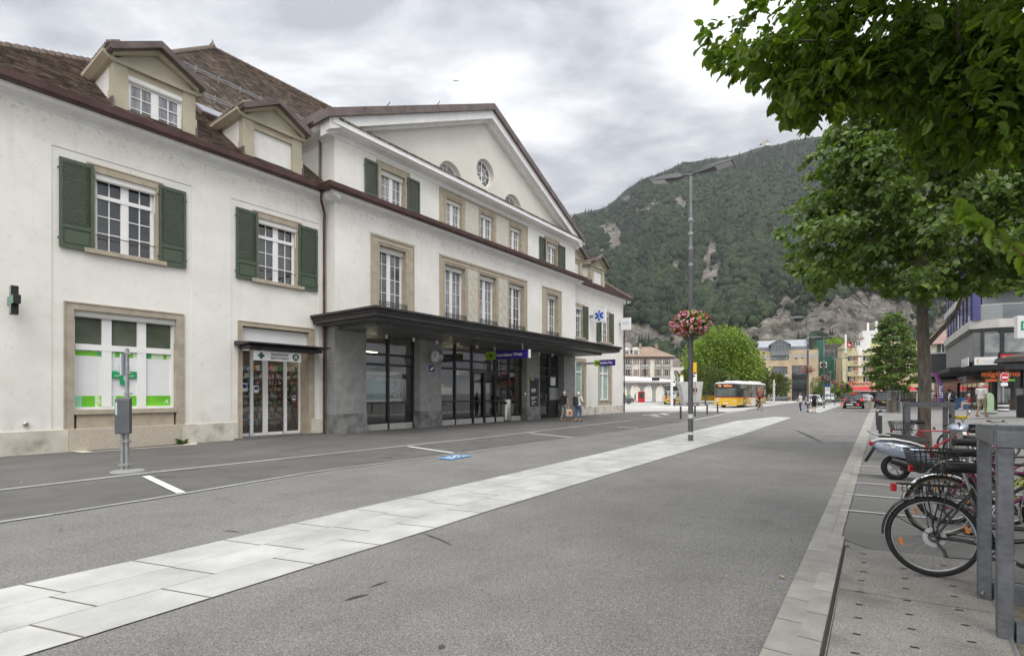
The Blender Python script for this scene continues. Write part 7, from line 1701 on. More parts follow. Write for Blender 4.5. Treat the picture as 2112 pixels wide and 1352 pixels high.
# ================================================================== people
skin=pm('skin',(.50,.29,.20),(.56,.34,.25),scale=6,rough=.55);skin_t=pm('tanned_skin',(.42,.22,.14),(.48,.27,.18),scale=6,rough=.55)
def cloth(name,c,c2=None,**k):return pm(name,c,c2 or tuple(x*1.25 for x in c),scale=k.pop('scale',9),rough=.9,**k)
def person(label,base,h,head,hair=(.06,.04,.03),hairlen=0,shirt=(.6,.6,.6),sleeve=.5,legs=(.1,.1,.12),leglen=1.,shoes=(.05,.05,.05),stride=.12,arms=None,sit=False,skirt=False,fat=1.,sk=None,vox=.016,lean=0.,group=None,legpat=None,ride=False,hairmat=None,helmet=None):
 """standing or walking figure facing local +y; arms = ((x, y, z) hand right, hand left) at 1.75 m scale"""
 t=thing('person',label,'person',base,head,group);S=h/1.75;sk=sk or skin
 t.scale=(S,S,S)
 V=Vector;hipz=.93
 L={}
 for s in(-1,1):
  y=s*stride;hip=V((s*.085*fat,0,hipz))
  knee=V((s*.09,y*.55+.03,.50));ank=V((s*.09,y-.05,.085));toe=V((s*.105,y+.10,.03))
  if sit:hip=V((s*.09,0,.50));knee=V((s*.12,.42,.50));ank=V((s*.12,.46,.09));toe=V((s*.13,.62,.03))
  if ride:
   hip=V((s*.09,-.15,.98));knee=V((s*.10,.16+.08*s,.72-.13*s));ank=V((s*.11,.02+.10*s,.38-.14*s));toe=V((s*.115,.14+.10*s,.33-.14*s))
  L[s]=(hip,knee,ank,toe)
 dz=-.43 if sit else(.05 if ride else 0);ly=lean
 wst=V((0,ly*.3,1.08+dz));chst=V((0,ly*.75,1.32+dz));nk=V((0,ly,1.48+dz));hd=V((0,ly*1.1+.015,1.635+dz))
 if ride:wst=V((0,.0,1.12));chst=V((0,.24,1.30));nk=V((0,.36,1.42));hd=V((0,.43,1.55))
 sh={s:V((s*.185*(.5+.5*fat),chst.y-.01,1.42+dz if not ride else 1.36))for s in(-1,1)}
 A={}
 dflt=((.27,.06+stride*.8,.80+dz),(-.27,.02-stride*.8,.80+dz))
 for s,hnd in zip((1,-1),arms or dflt):
  hnd=V(hnd);sp=sh[s];mid=(sp+hnd)/2;d=(hnd-sp).length;up=max(0.,.30-d/2);el=mid+V((s*.05,-.03-up*.9,-up*.35));A[s]=(sp,el,hnd)
 mb=MB()
 for s in(-1,1):
  hip,knee,ank,toe=L[s]
  mb.capsule(hip,knee,.082*fat,.056,10);mb.capsule(knee,ank,.054,.038,10);mb.capsule(ank,toe,.036,.03,8);mb.ball(ank.lerp(toe,-.35)+V((0,0,-.03)),.034,8,6)
  sp,el,hnd=A[s];mb.capsule(sp,el,.047*fat**.5,.038,10);mb.capsule(el,hnd,.037,.026,10)
  d=(hnd-el).normalized();side=V((0,1,0))if abs(d.y)<.7 else V((0,0,1));pal=hnd+d*.05;mb.capsule(hnd,pal+d*.03,.026,.03,8)
  for k in range(4):
   o=side*(k-1.5)*.018;l=(.062,.075,.078,.06)[k];q=pal+d*.03+o;m_=q+d*l*.55+side.cross(d)*.008*s;mb.capsule(q,m_,.0095,.009,6);mb.capsule(m_,m_+d*l*.42+side.cross(d)*.022*s,.009,.008,6)
  q=pal-d*.01+side*.03;mb.capsule(q,q+side*.03+d*.03,.011,.0095,6);mb.capsule(q+side*.03+d*.03,q+side*.034+d*.06,.0095,.008,6)
 pel=(L[1][0]+L[-1][0])/2;mb.capsule(pel+V((-.06,0,.02)),pel+V((.06,0,.02)),.10*fat,.10*fat);mb.capsule(pel,wst,.115*fat,.105*fat,12);mb.capsule(wst,chst,.11*fat,.125*(.6+.4*fat),12);mb.capsule(sh[-1],sh[1],.06,.06,10);mb.capsule(chst,nk,.10,.055,10);mb.capsule(nk,hd,.052,.06,10)
 mb.ball(hd+V((0,.0,.012)),.098,14,10,(.80,.95,1.14));mb.ball(hd+V((0,.055,-.06)),.05,10,8,(.9,.9,.8));mb.capsule(hd+V((0,.088,.0)),hd+V((0,.108,-.028)),.010,.015,6)
 for s in(-1,1):mb.ball(hd+V((s*.082,-.005,-.01)),.026,8,6,(.4,.8,1.2));mb.ball(hd+V((s*.034,.074,.03)),.02,8,6,(1.2,.8,.5))
 mb.build('body',sk,t,remesh=vox)
 mb=MB()
 for s in(-1,1):mb.ball(hd+V((s*.032,.088,.012)),.011,6,5);mb.capsule(hd+V((s*.018,.092,.034)),hd+V((s*.047,.084,.036)),.005,.004,5)
 mb.capsule(hd+V((-.02,.094,-.057)),hd+V((.02,.094,-.057)),.0065,.0065,5);mb.build('face_features',cloth('face_dark',(.10,.04,.035)),t)
 hc=cloth('hair_%02d%02d%02d'%tuple(int(x*90)for x in hair),hair,scale=40)
 mb=MB()
 if hairlen>=0:
  mb.ball(hd+V((0,-.016,.034)),.104,14,10,(.86,.98,1.02));mb.ball(hd+V((0,-.04,-.01)),.085,12,8,(.92,.8,1.1))
  if hairlen>0:mb.capsule(hd+V((0,-.065,.0)),hd+V((.0,-.085,-hairlen)),.075,.04,10)
  mb.build('hair',hc,t,remesh=.014)
 if helmet:mb=MB();mb.ball(hd+V((0,-.005,.055)),.118,14,10,(.88,1.12,.85));mb.build('helmet',helmet,t,smooth=60)
 g=1.16;mb=MB()
 mb.capsule(pel+V((0,0,.05)),wst,.125*fat*1.05,.122*fat,12);mb.capsule(wst,chst,.124*fat,.14*(.6+.4*fat),12);mb.capsule(sh[-1],sh[1],.074,.074,10);mb.capsule(chst,chst+(nk-chst)*.55,.115,.08,10);mb.capsule(pel+V((-.055,0,.05)),pel+V((.055,0,.05)),.115*fat,.115*fat)
 if fat>1.15:mb.ball(wst+V((0,.09,.02)),.16,12,8,(1,.8,1.0))
 for s in(-1,1):
  sp,el,hnd=A[s]
  if sleeve>0:e_=sp.lerp(el,min(1,sleeve*1.35))if sleeve<.9 else el;mb.capsule(sp,e_,.064*fat**.5,.056,10)
  if sleeve>=.9:mb.capsule(el,el.lerp(hnd,.88),.05,.036,10)
 mb.build('shirt',shirt if not isinstance(shirt,tuple)else cloth('cloth_%02d%02d%02d'%tuple(int(x*90)for x in shirt),shirt),t,remesh=vox)
 mb=MB();lm=legs if not isinstance(legs,tuple)else cloth('cloth_%02d%02d%02d'%tuple(int(x*90)for x in legs),legs)
 mb.capsule(pel+V((-.06,0,0)),pel+V((.06,0,0)),.118*fat,.118*fat)
 mb.capsule(pel,pel+V((0,0,.10)),.12*fat,.12*fat,12)
 for s in(-1,1):
  hip,knee,ank,toe=L[s]
  if skirt:mb.capsule(hip,hip.lerp(knee,.95),.10*fat,.105,10);mb.capsule(hip.lerp(knee,.5)*1.0,V((0,knee.y*.5,hip.lerp(knee,.5).z)),.1,.1,8)
  elif leglen<=.55:mb.capsule(hip,hip.lerp(knee,leglen*1.7),.096*fat,.082,10)
  else:mb.capsule(hip,knee,.096*fat,.070,10);mb.capsule(knee,knee.lerp(ank,(leglen-.5)*2*.94),.068,.056,10)
 mb.build('skirt' if skirt else('shorts' if leglen<=.55 else 'trousers'),lm,t,remesh=vox)
 for s in(-1,1):
  hip,knee,ank,toe=L[s];mb=MB();d=(toe-ank);mb.capsule(ank+V((0,0,-.03)),toe+V((0,.02,-.003)),.046,.036,8);mb.capsule(ank+V((0,-.03,-.045)),toe+V((0,0,-.008)),.038,.034,8);mb.build('shoe',cloth('shoe_%02d%02d%02d'%tuple(int(x*90)for x in shoes),shoes),t,remesh=vox)
 return t
def backpack(label,p,head,s,col,dz=1.22,w_=.28,h_=.44,x=0.):
 t=thing('backpack',label,'backpack',p,head);t.scale=(s,s,s);mb=MB()
 mb.loft([[(x+xx*k,-.15-yy,dz+z)for xx,yy in((-w_/2,0),(w_/2,0),(w_/2*.9,.17),(-w_/2*.9,.17))]for z,k in((-h_/2,.8),(-h_/2+.05,1),(h_/2-.08,1),(h_/2,.6))]);mb.build('bag',col,t,bevel=.03)
 mb=MB();mb.box((x-w_*.36,-.35,dz-h_*.35),(x+w_*.36,-.30,dz));mb.build('front_pocket',col,t,bevel=.02)
 for s_ in(-1,1):MB().tube([(x+s_*.09,-.15,dz+h_*.4),(x+s_*.11,-.03,dz+.26),(x+s_*.12,.15,dz+.10),(x+s_*.14,.10,dz-.12),(x+s_*.13,-.15,dz-h_*.3)],.016,6).build('strap',col,t)
 return t
AW=SROT-R(90)
def hang(px,py):return G(px,py)
bagblack=cloth('bag_black',(.02,.02,.022));bagdark=cloth('bag_grey',(.04,.04,.045))
pattern=cloth('grey_pattern',(.17,.16,.145),(.42,.40,.37),scale=26);floral=cloth('white_floral',(.50,.50,.50),(.72,.72,.72),scale=40)
p1=hang(1164,867.5);person('woman in a black sleeveless top and grey patterned trousers carrying a tote bag',p1,1.74,AW-.15,hair=(.52,.50,.48),shirt=(.014,.014,.015),sleeve=0,legs=pattern,leglen=.95,shoes=(.35,.15,.05),stride=.13,arms=((.29,.05,.80),(-.28,-.14,.84)),sk=skin_t,vox=.012)
backpack('black slouch bag on the back of the woman in the black top',p1,AW-.15,1.,bagblack,1.16,.26,.36,-.08)
tb=thing('tote_bag','cream canvas tote bag with an orange letter M hanging from a hand','bag',SW(0,0,0));hp=Matrix.Rotation(AW-.15,4,'Z')@Vector((.30,.07,0));tb.location=(p1.x+hp.x,p1.y+hp.y,.27);tb.rotation_euler=(0,0,AW+R(62))
mb=MB();mb.loft([[(x*k,y*k2,z)for x,y in((-.21,-.06),(.21,-.06),(.21,.06),(-.21,.06))]for z,k,k2 in((0,.9,.8),(.08,1,1.1),(.3,.98,.7),(.42,.93,.2))]);mb.build('bag',cloth('canvas',(.50,.45,.36)),tb,bevel=.01)
for y in(-.02,.02):MB().tube([(-.1,y,.41),(-.06,y,.54),(0,y,.58),(.06,y,.54),(.1,y,.41)],.009,6).build('handle',MATS['canvas'],tb)
for s_ in(1,-1):lettering('M',.24,pm('tote_orange',(.65,.12,.02),rough=.8),tb,frame_mat((0.02*s_,-.072*s_,.2),(s_,0,0),(0,0,1)),align='CENTER',bold=.014)
p2=hang(1193,869.5);person('woman in a white floral T-shirt and blue capri jeans wearing a white cap',p2,1.70,AW-.1,hair=(.62,.60,.56),shirt=floral,sleeve=.55,legs=cloth('blue_denim',(.075,.105,.19),scale=22),leglen=.80,shoes=(.02,.02,.02),stride=.1,arms=((.33,.10,.92),(-.26,.1,.92)),sk=skin_t,fat=1.13,vox=.012)
backpack('large black backpack with a yellow strap on the woman in capri jeans',p2,AW-.1,1.,bagdark,1.20,.32,.50,-.04)
p4=hang(1651,849);person('woman in a white T-shirt and dark blue jeans looking at her phone',p4,1.68,R(35),hair=(.17,.10,.06),hairlen=.26,shirt=(.66,.65,.68),sleeve=.5,legs=(.025,.035,.09),leglen=1,shoes=(.7,.7,.7),stride=.06,arms=((.13,.27,1.16),(-.2,.24,1.12)))
q=thing('shoulder_bag','small white shoulder bag of the woman in dark jeans','bag',p4,R(35));mb=MB();mb.box((-.30,-.12,.78),(-.2,.16,.98));mb.build('bag',cloth('bag_cream',(.5,.48,.42)),q,bevel=.03);MB().tube([(-.25,0,.97),(-.14,.1,1.2),(.12,.02,1.44),(-.1,-.13,1.2),(-.25,0,.97)],.012,5).build('strap',MATS['bag_cream'],q)
p5=hang(1679,850.5);person('man in a grey T-shirt and black shorts with a black backpack',p5,1.72,AW+.2,hair=(.02,.015,.012),shirt=(.16,.18,.21),sleeve=.5,legs=(.016,.016,.018),leglen=.5,shoes=(.02,.02,.02),stride=.07)
backpack('black backpack of the man in black shorts on the median',p5,AW+.2,1.,bagblack,1.2,.34,.52)
p6_=hang(1793,843);person('man in a white long-sleeved shirt and beige shorts between two dark cars',p6_,1.70,AW,hair=(.08,.06,.05),shirt=(.62,.62,.68),sleeve=1.,legs=(.40,.36,.28),leglen=.5,shoes=(.03,.03,.03),stride=.09,fat=1.12,arms=((.25,.16,1.0),(-.25,.16,1.0)))
p7=hang(1297,832);person('man in a green T-shirt and bright yellow shorts by the bus station',p7,1.76,R(180)-R(14),hair=(.4,.36,.3),shirt=(.12,.34,.12),sleeve=.5,legs=(.70,.68,.03),leglen=.55,shoes=(.1,.1,.1),stride=.08)
backpack('small blue backpack strapped on the man in yellow shorts',p7,R(166),1.,cloth('bag_blue',(.05,.18,.4)),1.25,.24,.3)
person('dark-clothed person under the white bus station roof',hang(1310,826.5),1.72,R(90),shirt=(.03,.03,.04),legs=(.03,.03,.04),stride=.1)
person('man in a pale blue shirt and dark trousers standing at the bus stop pillar',hang(1391,837.5),1.78,R(200),shirt=(.42,.52,.62),legs=(.02,.02,.03),hair=(.3,.26,.2))
p10=hang(1589,829);person('grey-clad person with a backpack waiting at the stop behind the bus',p10,1.72,R(-20),shirt=(.50,.49,.47),legs=(.34,.32,.28),hair=(.5,.48,.45));backpack('dark blue backpack of the person waiting behind the bus',p10,R(-20),1.,cloth('bag_navy',(.05,.06,.10)),1.2,.3,.42)
person('person in beige leaning beside the grey car at the sandstone building',hang(1611,826),1.7,R(150),shirt=(.42,.34,.26),legs=(.42,.36,.3),hair=(.15,.1,.07),stride=.16)
def pz(px,pyf,Z):return Vector((X(px,Z),Z,EYE-(pyf-HY)/F*Z))
person('woman in a red dress walking past the shop canopy',pz(1935,843.5,45.5),1.64,R(170),hair=(.5,.47,.43),hairlen=.03,shirt=(.45,.025,.02),sleeve=.45,legs=(.45,.025,.02),skirt=True,leglen=.5,shoes=(.4,.3,.25),stride=.08)
p13=pz(1964,844.5,43.5);person('man in a white shirt and black trousers with a black backpack at the shop',p13,1.66,AW+.3,hair=(.02,.02,.02),shirt=(.62,.64,.68),sleeve=.9,legs=(.018,.018,.022),stride=.08);backpack('black backpack on the man in a white shirt at the shop',p13,AW+.3,1.,bagblack,1.2,.34,.52)
person('dark-haired person in dark clothes close behind the man in the white shirt',pz(1957,841.5,46.5),1.72,AW-.2,hair=(.02,.02,.02),shirt=(.10,.10,.13),sleeve=.9,legs=(.03,.03,.05),stride=.08)
chair_wood=pm('chair_wood',(.05,.03,.02),(.08,.05,.03),scale=8,rough=.6)
def cafe_chair(label,p,rz):
 t=thing('cafe_chair',label,'chair',p,rz,'dark cafe chairs in front of the shop')
 MB().box((-.22,-.22,.42),(.22,.22,.46)).build('seat',chair_wood,t)
 mb=MB();mb.box((-.22,-.24,.55),(.22,-.21,.88));mb.build('backrest',chair_wood,t)
 for x in(-.2,.2):
  for y in(-.22,.2):MB().tube([(x,y,0),(x,y,.88 if y<0 else .43)],.018,6).build('leg',chair_wood,t)
 return t
p14=pz(1998,844,41.8);cafe_chair('dark cafe chair under the seated person in red',p14,R(60));person('person in a dark red shirt and beige trousers seated in front of the shop',p14,1.7,R(60),hair=(.4,.36,.32),shirt=(.26,.02,.03),sleeve=.5,legs=(.46,.38,.3),leglen=.75,shoes=(.5,.48,.45),sit=True,arms=((.2,.34,.62),(-.2,.34,.62)))
for px,pyf,Z,r_,lb in((2012,846,40.5,20,'empty dark cafe chair beside the seated person'),(2048,847,40,-60,'dark cafe chair left of the small table'),(2085,847,40,120,'dark cafe chair at the right edge behind the no-entry post')):cafe_chair(lb,pz(px,pyf,Z),R(r_))
q=thing('cafe_table','small dark bistro table in front of the orange lettered shop','table',pz(2066,846,40.5));MB().lathe([(.35,.70),(.35,.73)],n=18).build('tabletop',chair_wood,q);mb=MB();mb.tube([(0,0,0),(0,0,.7)],.03,8);mb.lathe([(.22,0),(.2,.03)],n=12);mb.build('stand',darkmetal,q)
p15=pz(2025,858.5,28.2);person('stout white-haired man in a white T-shirt and beige shorts walking on the plaza',p15,1.84,R(-78),hair=(.66,.64,.6),shirt=(.66,.655,.63),sleeve=.55,legs=(.36,.30,.21),leglen=.52,shoes=(.30,.17,.10),stride=.17,fat=1.28,sk=skin_t,vox=.012,arms=((.27,-.18,.86),(-.30,.22,.84)))
person('man in a yellow and black top and jeans standing by the parked cars',hang(1887,836),1.7,R(180),shirt=cloth('hi_vis',(.25,.3,.04),(.05,.05,.05),scale=5),legs=(.05,.07,.13),sleeve=.5,arms=((.12,.26,1.1),(-.12,.26,1.1)))
person('dark-clothed person walking behind the parked cars',hang(1875,827.5),1.72,R(90),shirt=(.02,.02,.025),legs=(.03,.03,.04))
person('person in a pale striped top partly hidden by the tall lime trunk',pz(1923,842,46),1.68,AW,shirt=(.5,.52,.6),legs=(.3,.36,.5),leglen=.5,hair=(.2,.15,.1))
# ================================================================== bicycles
tyre_m=pm('tyre_rubber',(.014,.014,.014),(.024,.024,.024),scale=20,rough=.8);alu=pm('aluminium',(.42,.42,.42),(.52,.52,.52),scale=6,rough=.35,metal=.8)
tan_wall=pm('tan_sidewall',(.16,.10,.05),(.2,.13,.07),scale=9,rough=.8);blackpaint=pm('gloss_black',(.012,.012,.013),rough=.25,coat=.4);orange_r=pm('orange_reflector',(.75,.22,.02),rough=.3);redlens=pm('red_lens',(.45,.01,.015),rough=.2)
def bicycle(label,base,rz,frame=None,r=.335,fender=None,rack=False,wall=None,saddle=None,bar='flat',lean=0.,basket=False,stepthru=False,spokes=28,group='bicycles in the rack bays',detail=True,seat_h=.95,tubes=.017,barcol=None,light=True,sp=True,heavy=1.):
 """bicycle heading local +x, wheels touching z = 0"""
 t=thing('bicycle',label,'bicycle',base,rz,group);t.rotation_euler=(R(lean),0,rz);frame=frame or blackpaint;wb=1.06
 def wheel(x):
  mb=MB();mb.torus((x,0,r),r-.042,.012,'y',48,6,sq=1.2);mb.tube([(x,-.05,r),(x,.05,r)],.022,8);w_=mb.build('wheel',alu,t,smooth=50)
  mb=MB();mb.torus((x,0,r),r-.021,.021*heavy,'y',56,8);mb.build('tyre',tyre_m,w_,smooth=60)
  if wall:mb=MB();mb.torus((x,0,r),r-.030,.0185,'y',56,6,sq=1.12);mb.build('sidewall',wall,w_,smooth=60)
  if sp:
   mb=MB()
   for k in range(spokes):
    a=2*math.pi*k/spokes;a2=a+(.5 if k%4<2 else-.5);s_=.028 if k%2 else-.028
    mb.tube([(x+.022*math.cos(a2),s_,r+.022*math.sin(a2)),(x+(r-.045)*math.cos(a),0,r+(r-.045)*math.sin(a))],.0016 if detail else .003,3,cap=False)
   mb.build('spokes',chrome if not detail else alu,w_)
  return w_
 wr,wf=wheel(0),wheel(wb)
 if detail:
  for w_,x,a in((wr,0,195),(wr,0,20)):
   c=Vector((x+(r-.1)*math.cos(R(a)),-.03,r+(r-.1)*math.sin(R(a))));mb=MB();mb.M=Matrix.Translation(c)@Matrix.Rotation(-R(a+90),4,'Y');mb.box((-.032,-.006,-.013),(.032,.006,.013));mb.build('reflector',orange_r,w_,bevel=.004)
 bb=Vector((.44,0,.285));st_=Vector((.27,0,.78));hd=Vector((.93,0,.78));hb=Vector((.965,0,.66));q=tubes
 mb=MB();mb.tube([bb,st_],q,10);mb.tube([hd,hb],q*1.15,10)
 if stepthru:mb.tube([bb+Vector((.0,0,.05)),Vector((.66,0,.38)),hb],q*1.2,10);mb.tube([bb.lerp(st_,.35),Vector((.66,0,.47)),hb+Vector((-.01,0,.04))],q,10)
 else:mb.tube([bb,hb],q*1.15,10);mb.tube([st_+Vector((.01,0,-.03)),hd+Vector((0,0,-.02))],q,10)
 for s in(-1,1):
  mb.tube([bb+Vector((0,s*.035,0)),(.2,s*.05,r-.01),(0,s*.062,r)],q*.62,8);mb.tube([st_+Vector((0,s*.018,-.05)),(.12,s*.05,.53),(0,s*.062,r)],q*.55,8)
 fr=mb.build('frame',frame,t,smooth=50)
 mb=MB()
 for s in(-1,1):mb.tube([hb+Vector((.0,s*.035,-.02)),(wb-.04,s*.05,r+.12),(wb,s*.055,r)],[.013,.012,.009],8)
 mb.tube([hb+Vector((0,-.045,-.01)),hb+Vector((0,.045,-.01))],.017,8);mb.build('fork',frame,t,smooth=50)
 mb=MB();mb.tube([st_-Vector((0,0,.02)),st_.lerp(bb,-(seat_h-.80)/.5)],.0135,8);mb.build('seat_post',alu,t)
 sx_=st_.lerp(bb,-(seat_h-.80)/.5);mb=MB();mb.loft([[(sx_.x+x,y*w_,sx_.z+z+.02)for y,z in((-1,0),(-.75,.045),(0,.055),(.75,.045),(1,0),(.5,-.035),(-.5,-.035))]for x,w_ in((-.14,.05),(-.12,.085),(-.03,.08),(.05,.038),(.13,.022),(.15,.012))]);mb.build('saddle',saddle or blackp,t,smooth=60)
 mb=MB();stem=hd+Vector((-.01,0,.10));mb.tube([hd,stem,stem+Vector((.06,0,.04))],.014,8);bc=stem+Vector((.06,0,.04))
 if bar=='drop':
  mb.tube([bc+Vector((0,-.2,0)),bc,bc+Vector((0,.2,0))],.014,8)
  hbm=mb.build('handlebar',alu,t)
  mb=MB()
  for s in(-1,1):mb.tube([bc+Vector((0,s*.1,0)),bc+Vector((0,s*.2,0)),bc+Vector((.09,s*.21,-.01)),bc+Vector((.12,s*.21,-.08)),bc+Vector((.06,s*.21,-.14)),bc+Vector((-.03,s*.21,-.13))],.016,8)
  mb.build('bar_tape',barcol or blackp,hbm,smooth=60)
 else:
  mb.tube([bc+Vector((-.07,-.29,.02)),bc+Vector((.0,-.12,.0)),bc,bc+Vector((0,.12,0)),bc+Vector((-.07,.29,.02))],.012,8);hbm=mb.build('handlebar',alu,t,smooth=60)
  for s in(-1,1):MB().tube([bc+Vector((-.05,s*.22,.015)),bc+Vector((-.085,s*.33,.025))],.018,8).build('grip',barcol or blackp,hbm);MB().tube([bc+Vector((-.02,s*.18,0)),bc+Vector((.02,s*.24,-.02)),bc+Vector((-.01,s*.32,-.02))],.006,5).build('brake_lever',blackp,hbm)
 mb=MB();mb.torus((bb.x,-.05,bb.z),.085,.008,'y',28,5);mb.tube([(bb.x,-.07,bb.z),(bb.x,.07,bb.z)],.016,8)
 for a in range(5):an=a*1.2566;mb.tube([(bb.x,-.05,bb.z),(bb.x+.085*math.cos(an),-.05,bb.z+.085*math.sin(an))],.008,4)
 cr=mb.build('chainring',alu if frame is not blackpaint else darkmetal,t,smooth=40)
 for s,an in((-1,R(-35)),(1,R(145))):
  e_=Vector((bb.x+.165*math.cos(an),s*.075,bb.z+.165*math.sin(an)));MB().tube([(bb.x,s*.07,bb.z),e_],.011,6).build('crank',alu,cr);pd=MB().box((e_.x-.045,min(e_.y,e_.y+s*.09),e_.z-.012),(e_.x+.045,max(e_.y,e_.y+s*.09),e_.z+.012)).build('pedal',blackp,cr)
 mb=MB()
 for rr_,y in((.05,-.034),(.042,-.030),(.034,-.026),(.026,-.022)):mb.lathe([(rr_,y-.0015),(rr_,y+.0015)],(0,0,r),18,'y')
 if detail:mb.tube([(.01,-.05,r-.03),(.05,-.05,r-.10)],.012,6);mb.tube([(.055,-.05,r-.09),(.075,-.05,r-.145)],.014,6);mb.lathe([(.018,-.055),(.018,-.045)],(.035,0,r-.075),10,'y');mb.lathe([(.018,-.055),(.018,-.045)],(.075,0,r-.15),10,'y')
 mb.build('derailleur',pm('gear_steel',(.12,.115,.11),(.2,.19,.18),scale=30,rough=.5,metal=.7),wr)
 if detail:mb=MB();mb.lathe([(.086,-.043),(.05,-.046)],(0,0,r),24,'y',cap=False);mb.build('spoke_guard',pm('clear_plastic',(.52,.52,.51),rough=.3),wr)
 mb=MB();mb.tube([(0,-.035,r+.035),(bb.x,-.05,bb.z+.085)],.004,4);mb.tube([(.075,-.05,r-.165),(bb.x,-.05,bb.z-.085)],.004,4);mb.build('chain',darkmetal,t)
 if fender:
  mb=MB()
  for x,a0,a1 in((0,-15,182),(wb,30,200)):
   n=22;rings=[]
   for k in range(n+1):
    a=R(a0+(a1-a0)*k/n);u,w_=math.cos(a),math.sin(a);R1,R2=r+.030,r+.018
    rings.append([(x+u*R2,-.030,r+w_*R2),(x+u*R1,-.012,r+w_*R1),(x+u*R1,.012,r+w_*R1),(x+u*R2,.030,r+w_*R2),(x+u*(R1-.006),.011,r+w_*(R1-.006)),(x+u*(R1-.006),-.011,r+w_*(R1-.006))])
   mb.loft(rings)
   for s in(-1,1):an=R(150 if x==0 else 170);mb.tube([(x,s*.055,r),(x+math.cos(an)*(r+.02),s*.03,r+math.sin(an)*(r+.02))],.003,4)
  mb.build('mudguard',fender,t,smooth=60)
 if rack:
  mb=MB();zt5=2*r+.10
  for s in(-1,1):
   mb.tube([(.22,s*.06,zt5),(-.22,s*.06,zt5),(-.25,s*.02,zt5)],.006,6);mb.tube([(.0,s*.06,r),(-.06,s*.062,zt5)],.006,6);mb.tube([(.0,s*.06,r),(.10,s*.062,zt5)],.006,6)
   mb.tube([(.2,s*.075,zt5-.07),(-.2,s*.075,zt5-.07)],.004,5)
   for k in range(6):mb.tube([(.18-k*.075,s*.06,zt5),(.18-k*.075,s*.075,zt5-.07)],.004,4)
  for k in range(5):mb.tube([(.2-k*.1,-.06,zt5),(.2-k*.1,.06,zt5)],.005,5)
  mb.build('rack',blackp,t)
 if light:mb=MB();mb.box((-.30 if rack else-r-.06,-.03,2*r+.03),(-.26 if rack else-r-.02,.03,2*r+.10));mb.build('tail_light',redlens,t,bevel=.008)
 if basket:
  mb=MB();z0,z1=.84,1.08;x0,x1=(.98,1.28)if basket!='rear' else(-.30,.12)
  if basket=='rear':z0,z1=2*r+.10,2*r+.28
  for z in np.linspace(z0,z1,7):k=.82+.18*(z-z0)/(z1-z0);xm=(x0+x1)/2;hx2=(x1-x0)/2*k;mb.tube([(xm-hx2,-.17*k,z),(xm+hx2,-.17*k,z),(xm+hx2,.17*k,z),(xm-hx2,.17*k,z),(xm-hx2,-.17*k,z)],.0045 if z<z1-.001 else .009,4)
  for k in range(9):
   f_=k/8;xm=(x0+x1)/2;hx2=(x1-x0)/2
   for s in(-1,1):mb.tube([(xm+(2*f_-1)*hx2*.82,s*.17*.82,z0),(xm+(2*f_-1)*hx2,s*.17,z1)],.0035,4);mb.tube([(xm+s*hx2*.82,(2*f_-1)*.17*.82,z0),(xm+s*hx2,(2*f_-1)*.17,z1)],.0035,4)
  for k in range(6):mb.tube([(x0+.04+(x1-x0-.08)*k/5,-.14,z0),(x0+.04+(x1-x0-.08)*k/5,.14,z0)],.0045,4)
  mb.build('basket',blackp,t)
 return t
HB=R(-23)
def at_wheel(px,pyb):return G(px,pyb,.02)
purple=pm('plum_frame',(.16,.012,.06),(.2,.02,.08),scale=3,rough=.25,coat=.5);yellowp=pm('neon_yellow',(.62,.68,.05),(.68,.74,.08),scale=3,rough=.3);redp2=pm('bike_red',(.45,.02,.03),rough=.25,coat=.4);yel2=pm('bike_yellow',(.72,.52,.03),rough=.35)
bicycle('nearest black bicycle with rear rack and orange wheel reflectors',at_wheel(1925,1187),HB,blackpaint,fender=blackpaint,rack=True,stepthru=True,r=.345,heavy=1.15,lean=-3)
bicycle('bicycle with polished mudguard and tan tyre walls behind the nearest black bicycle',G(1938,1105,.01),HB+.05,purple,fender=chrome,rack=True,wall=tan_wall,basket='rear',r=.345,lean=2)
bicycle('black mountain bicycle between the tan-tyred bicycle and the scooter',G(1955,1078,.01),HB+.02,blackpaint,r=.33,heavy=1.5,lean=-2,rack=False,fender=None,light=False,seat_h=1.0)
bicycle('black bicycle with a low black saddle, third from the near guard frame',G(1972,1046,.01),HB-.03,blackpaint,r=.335,rack=True,fender=chrome,lean=3,seat_h=.98)
bicycle('plum framed bicycle with bare tyres next to the motor scooter',G(1990,1014,.01),HB,purple,r=.33,lean=-2,seat_h=1.0,rack=False)
bicycle('neon yellow bicycle with a black saddle, right of the guard post',G(2075,1082,.01),HB+.03,yellowp,r=.34,heavy=1.2,light=False,seat_h=.98,tubes=.022,lean=2)
bicycle('red and yellow racing bicycle with a wire basket behind the scooter',G(1866,953,.0),HB+.1,redp2,r=.335,bar='drop',barcol=yel2,basket='rear',rack=True,wall=None,lean=3,detail=False)
bicycle('city bicycle with a bright yellow saddle by the large lime tree',G(1965,944,.0),HB+.12,redp2,r=.335,saddle=yel2,lean=-3,detail=False,seat_h=1.02)
bicycle('black electric bicycle with a wide handlebar pointing at the plaza',G(2000,985,.0),R(20),blackpaint,r=.35,heavy=1.3,tubes=.026,detail=False,seat_h=.98,light=False)
cb=G(1569,846.5,0.);hdg=R(-99)
bicycle('black road bicycle ridden by the helmeted cyclist',cb-Vector((math.cos(hdg),math.sin(hdg),0))*.9,hdg,blackpaint,bar='drop',detail=False,group='bicycles on the road',light=False,fender=None)
kit=cloth('cycling_kit',(.02,.02,.025),(.30,.04,.05),scale=5);helm=pm('red_helmet',(.4,.04,.05),rough=.3)
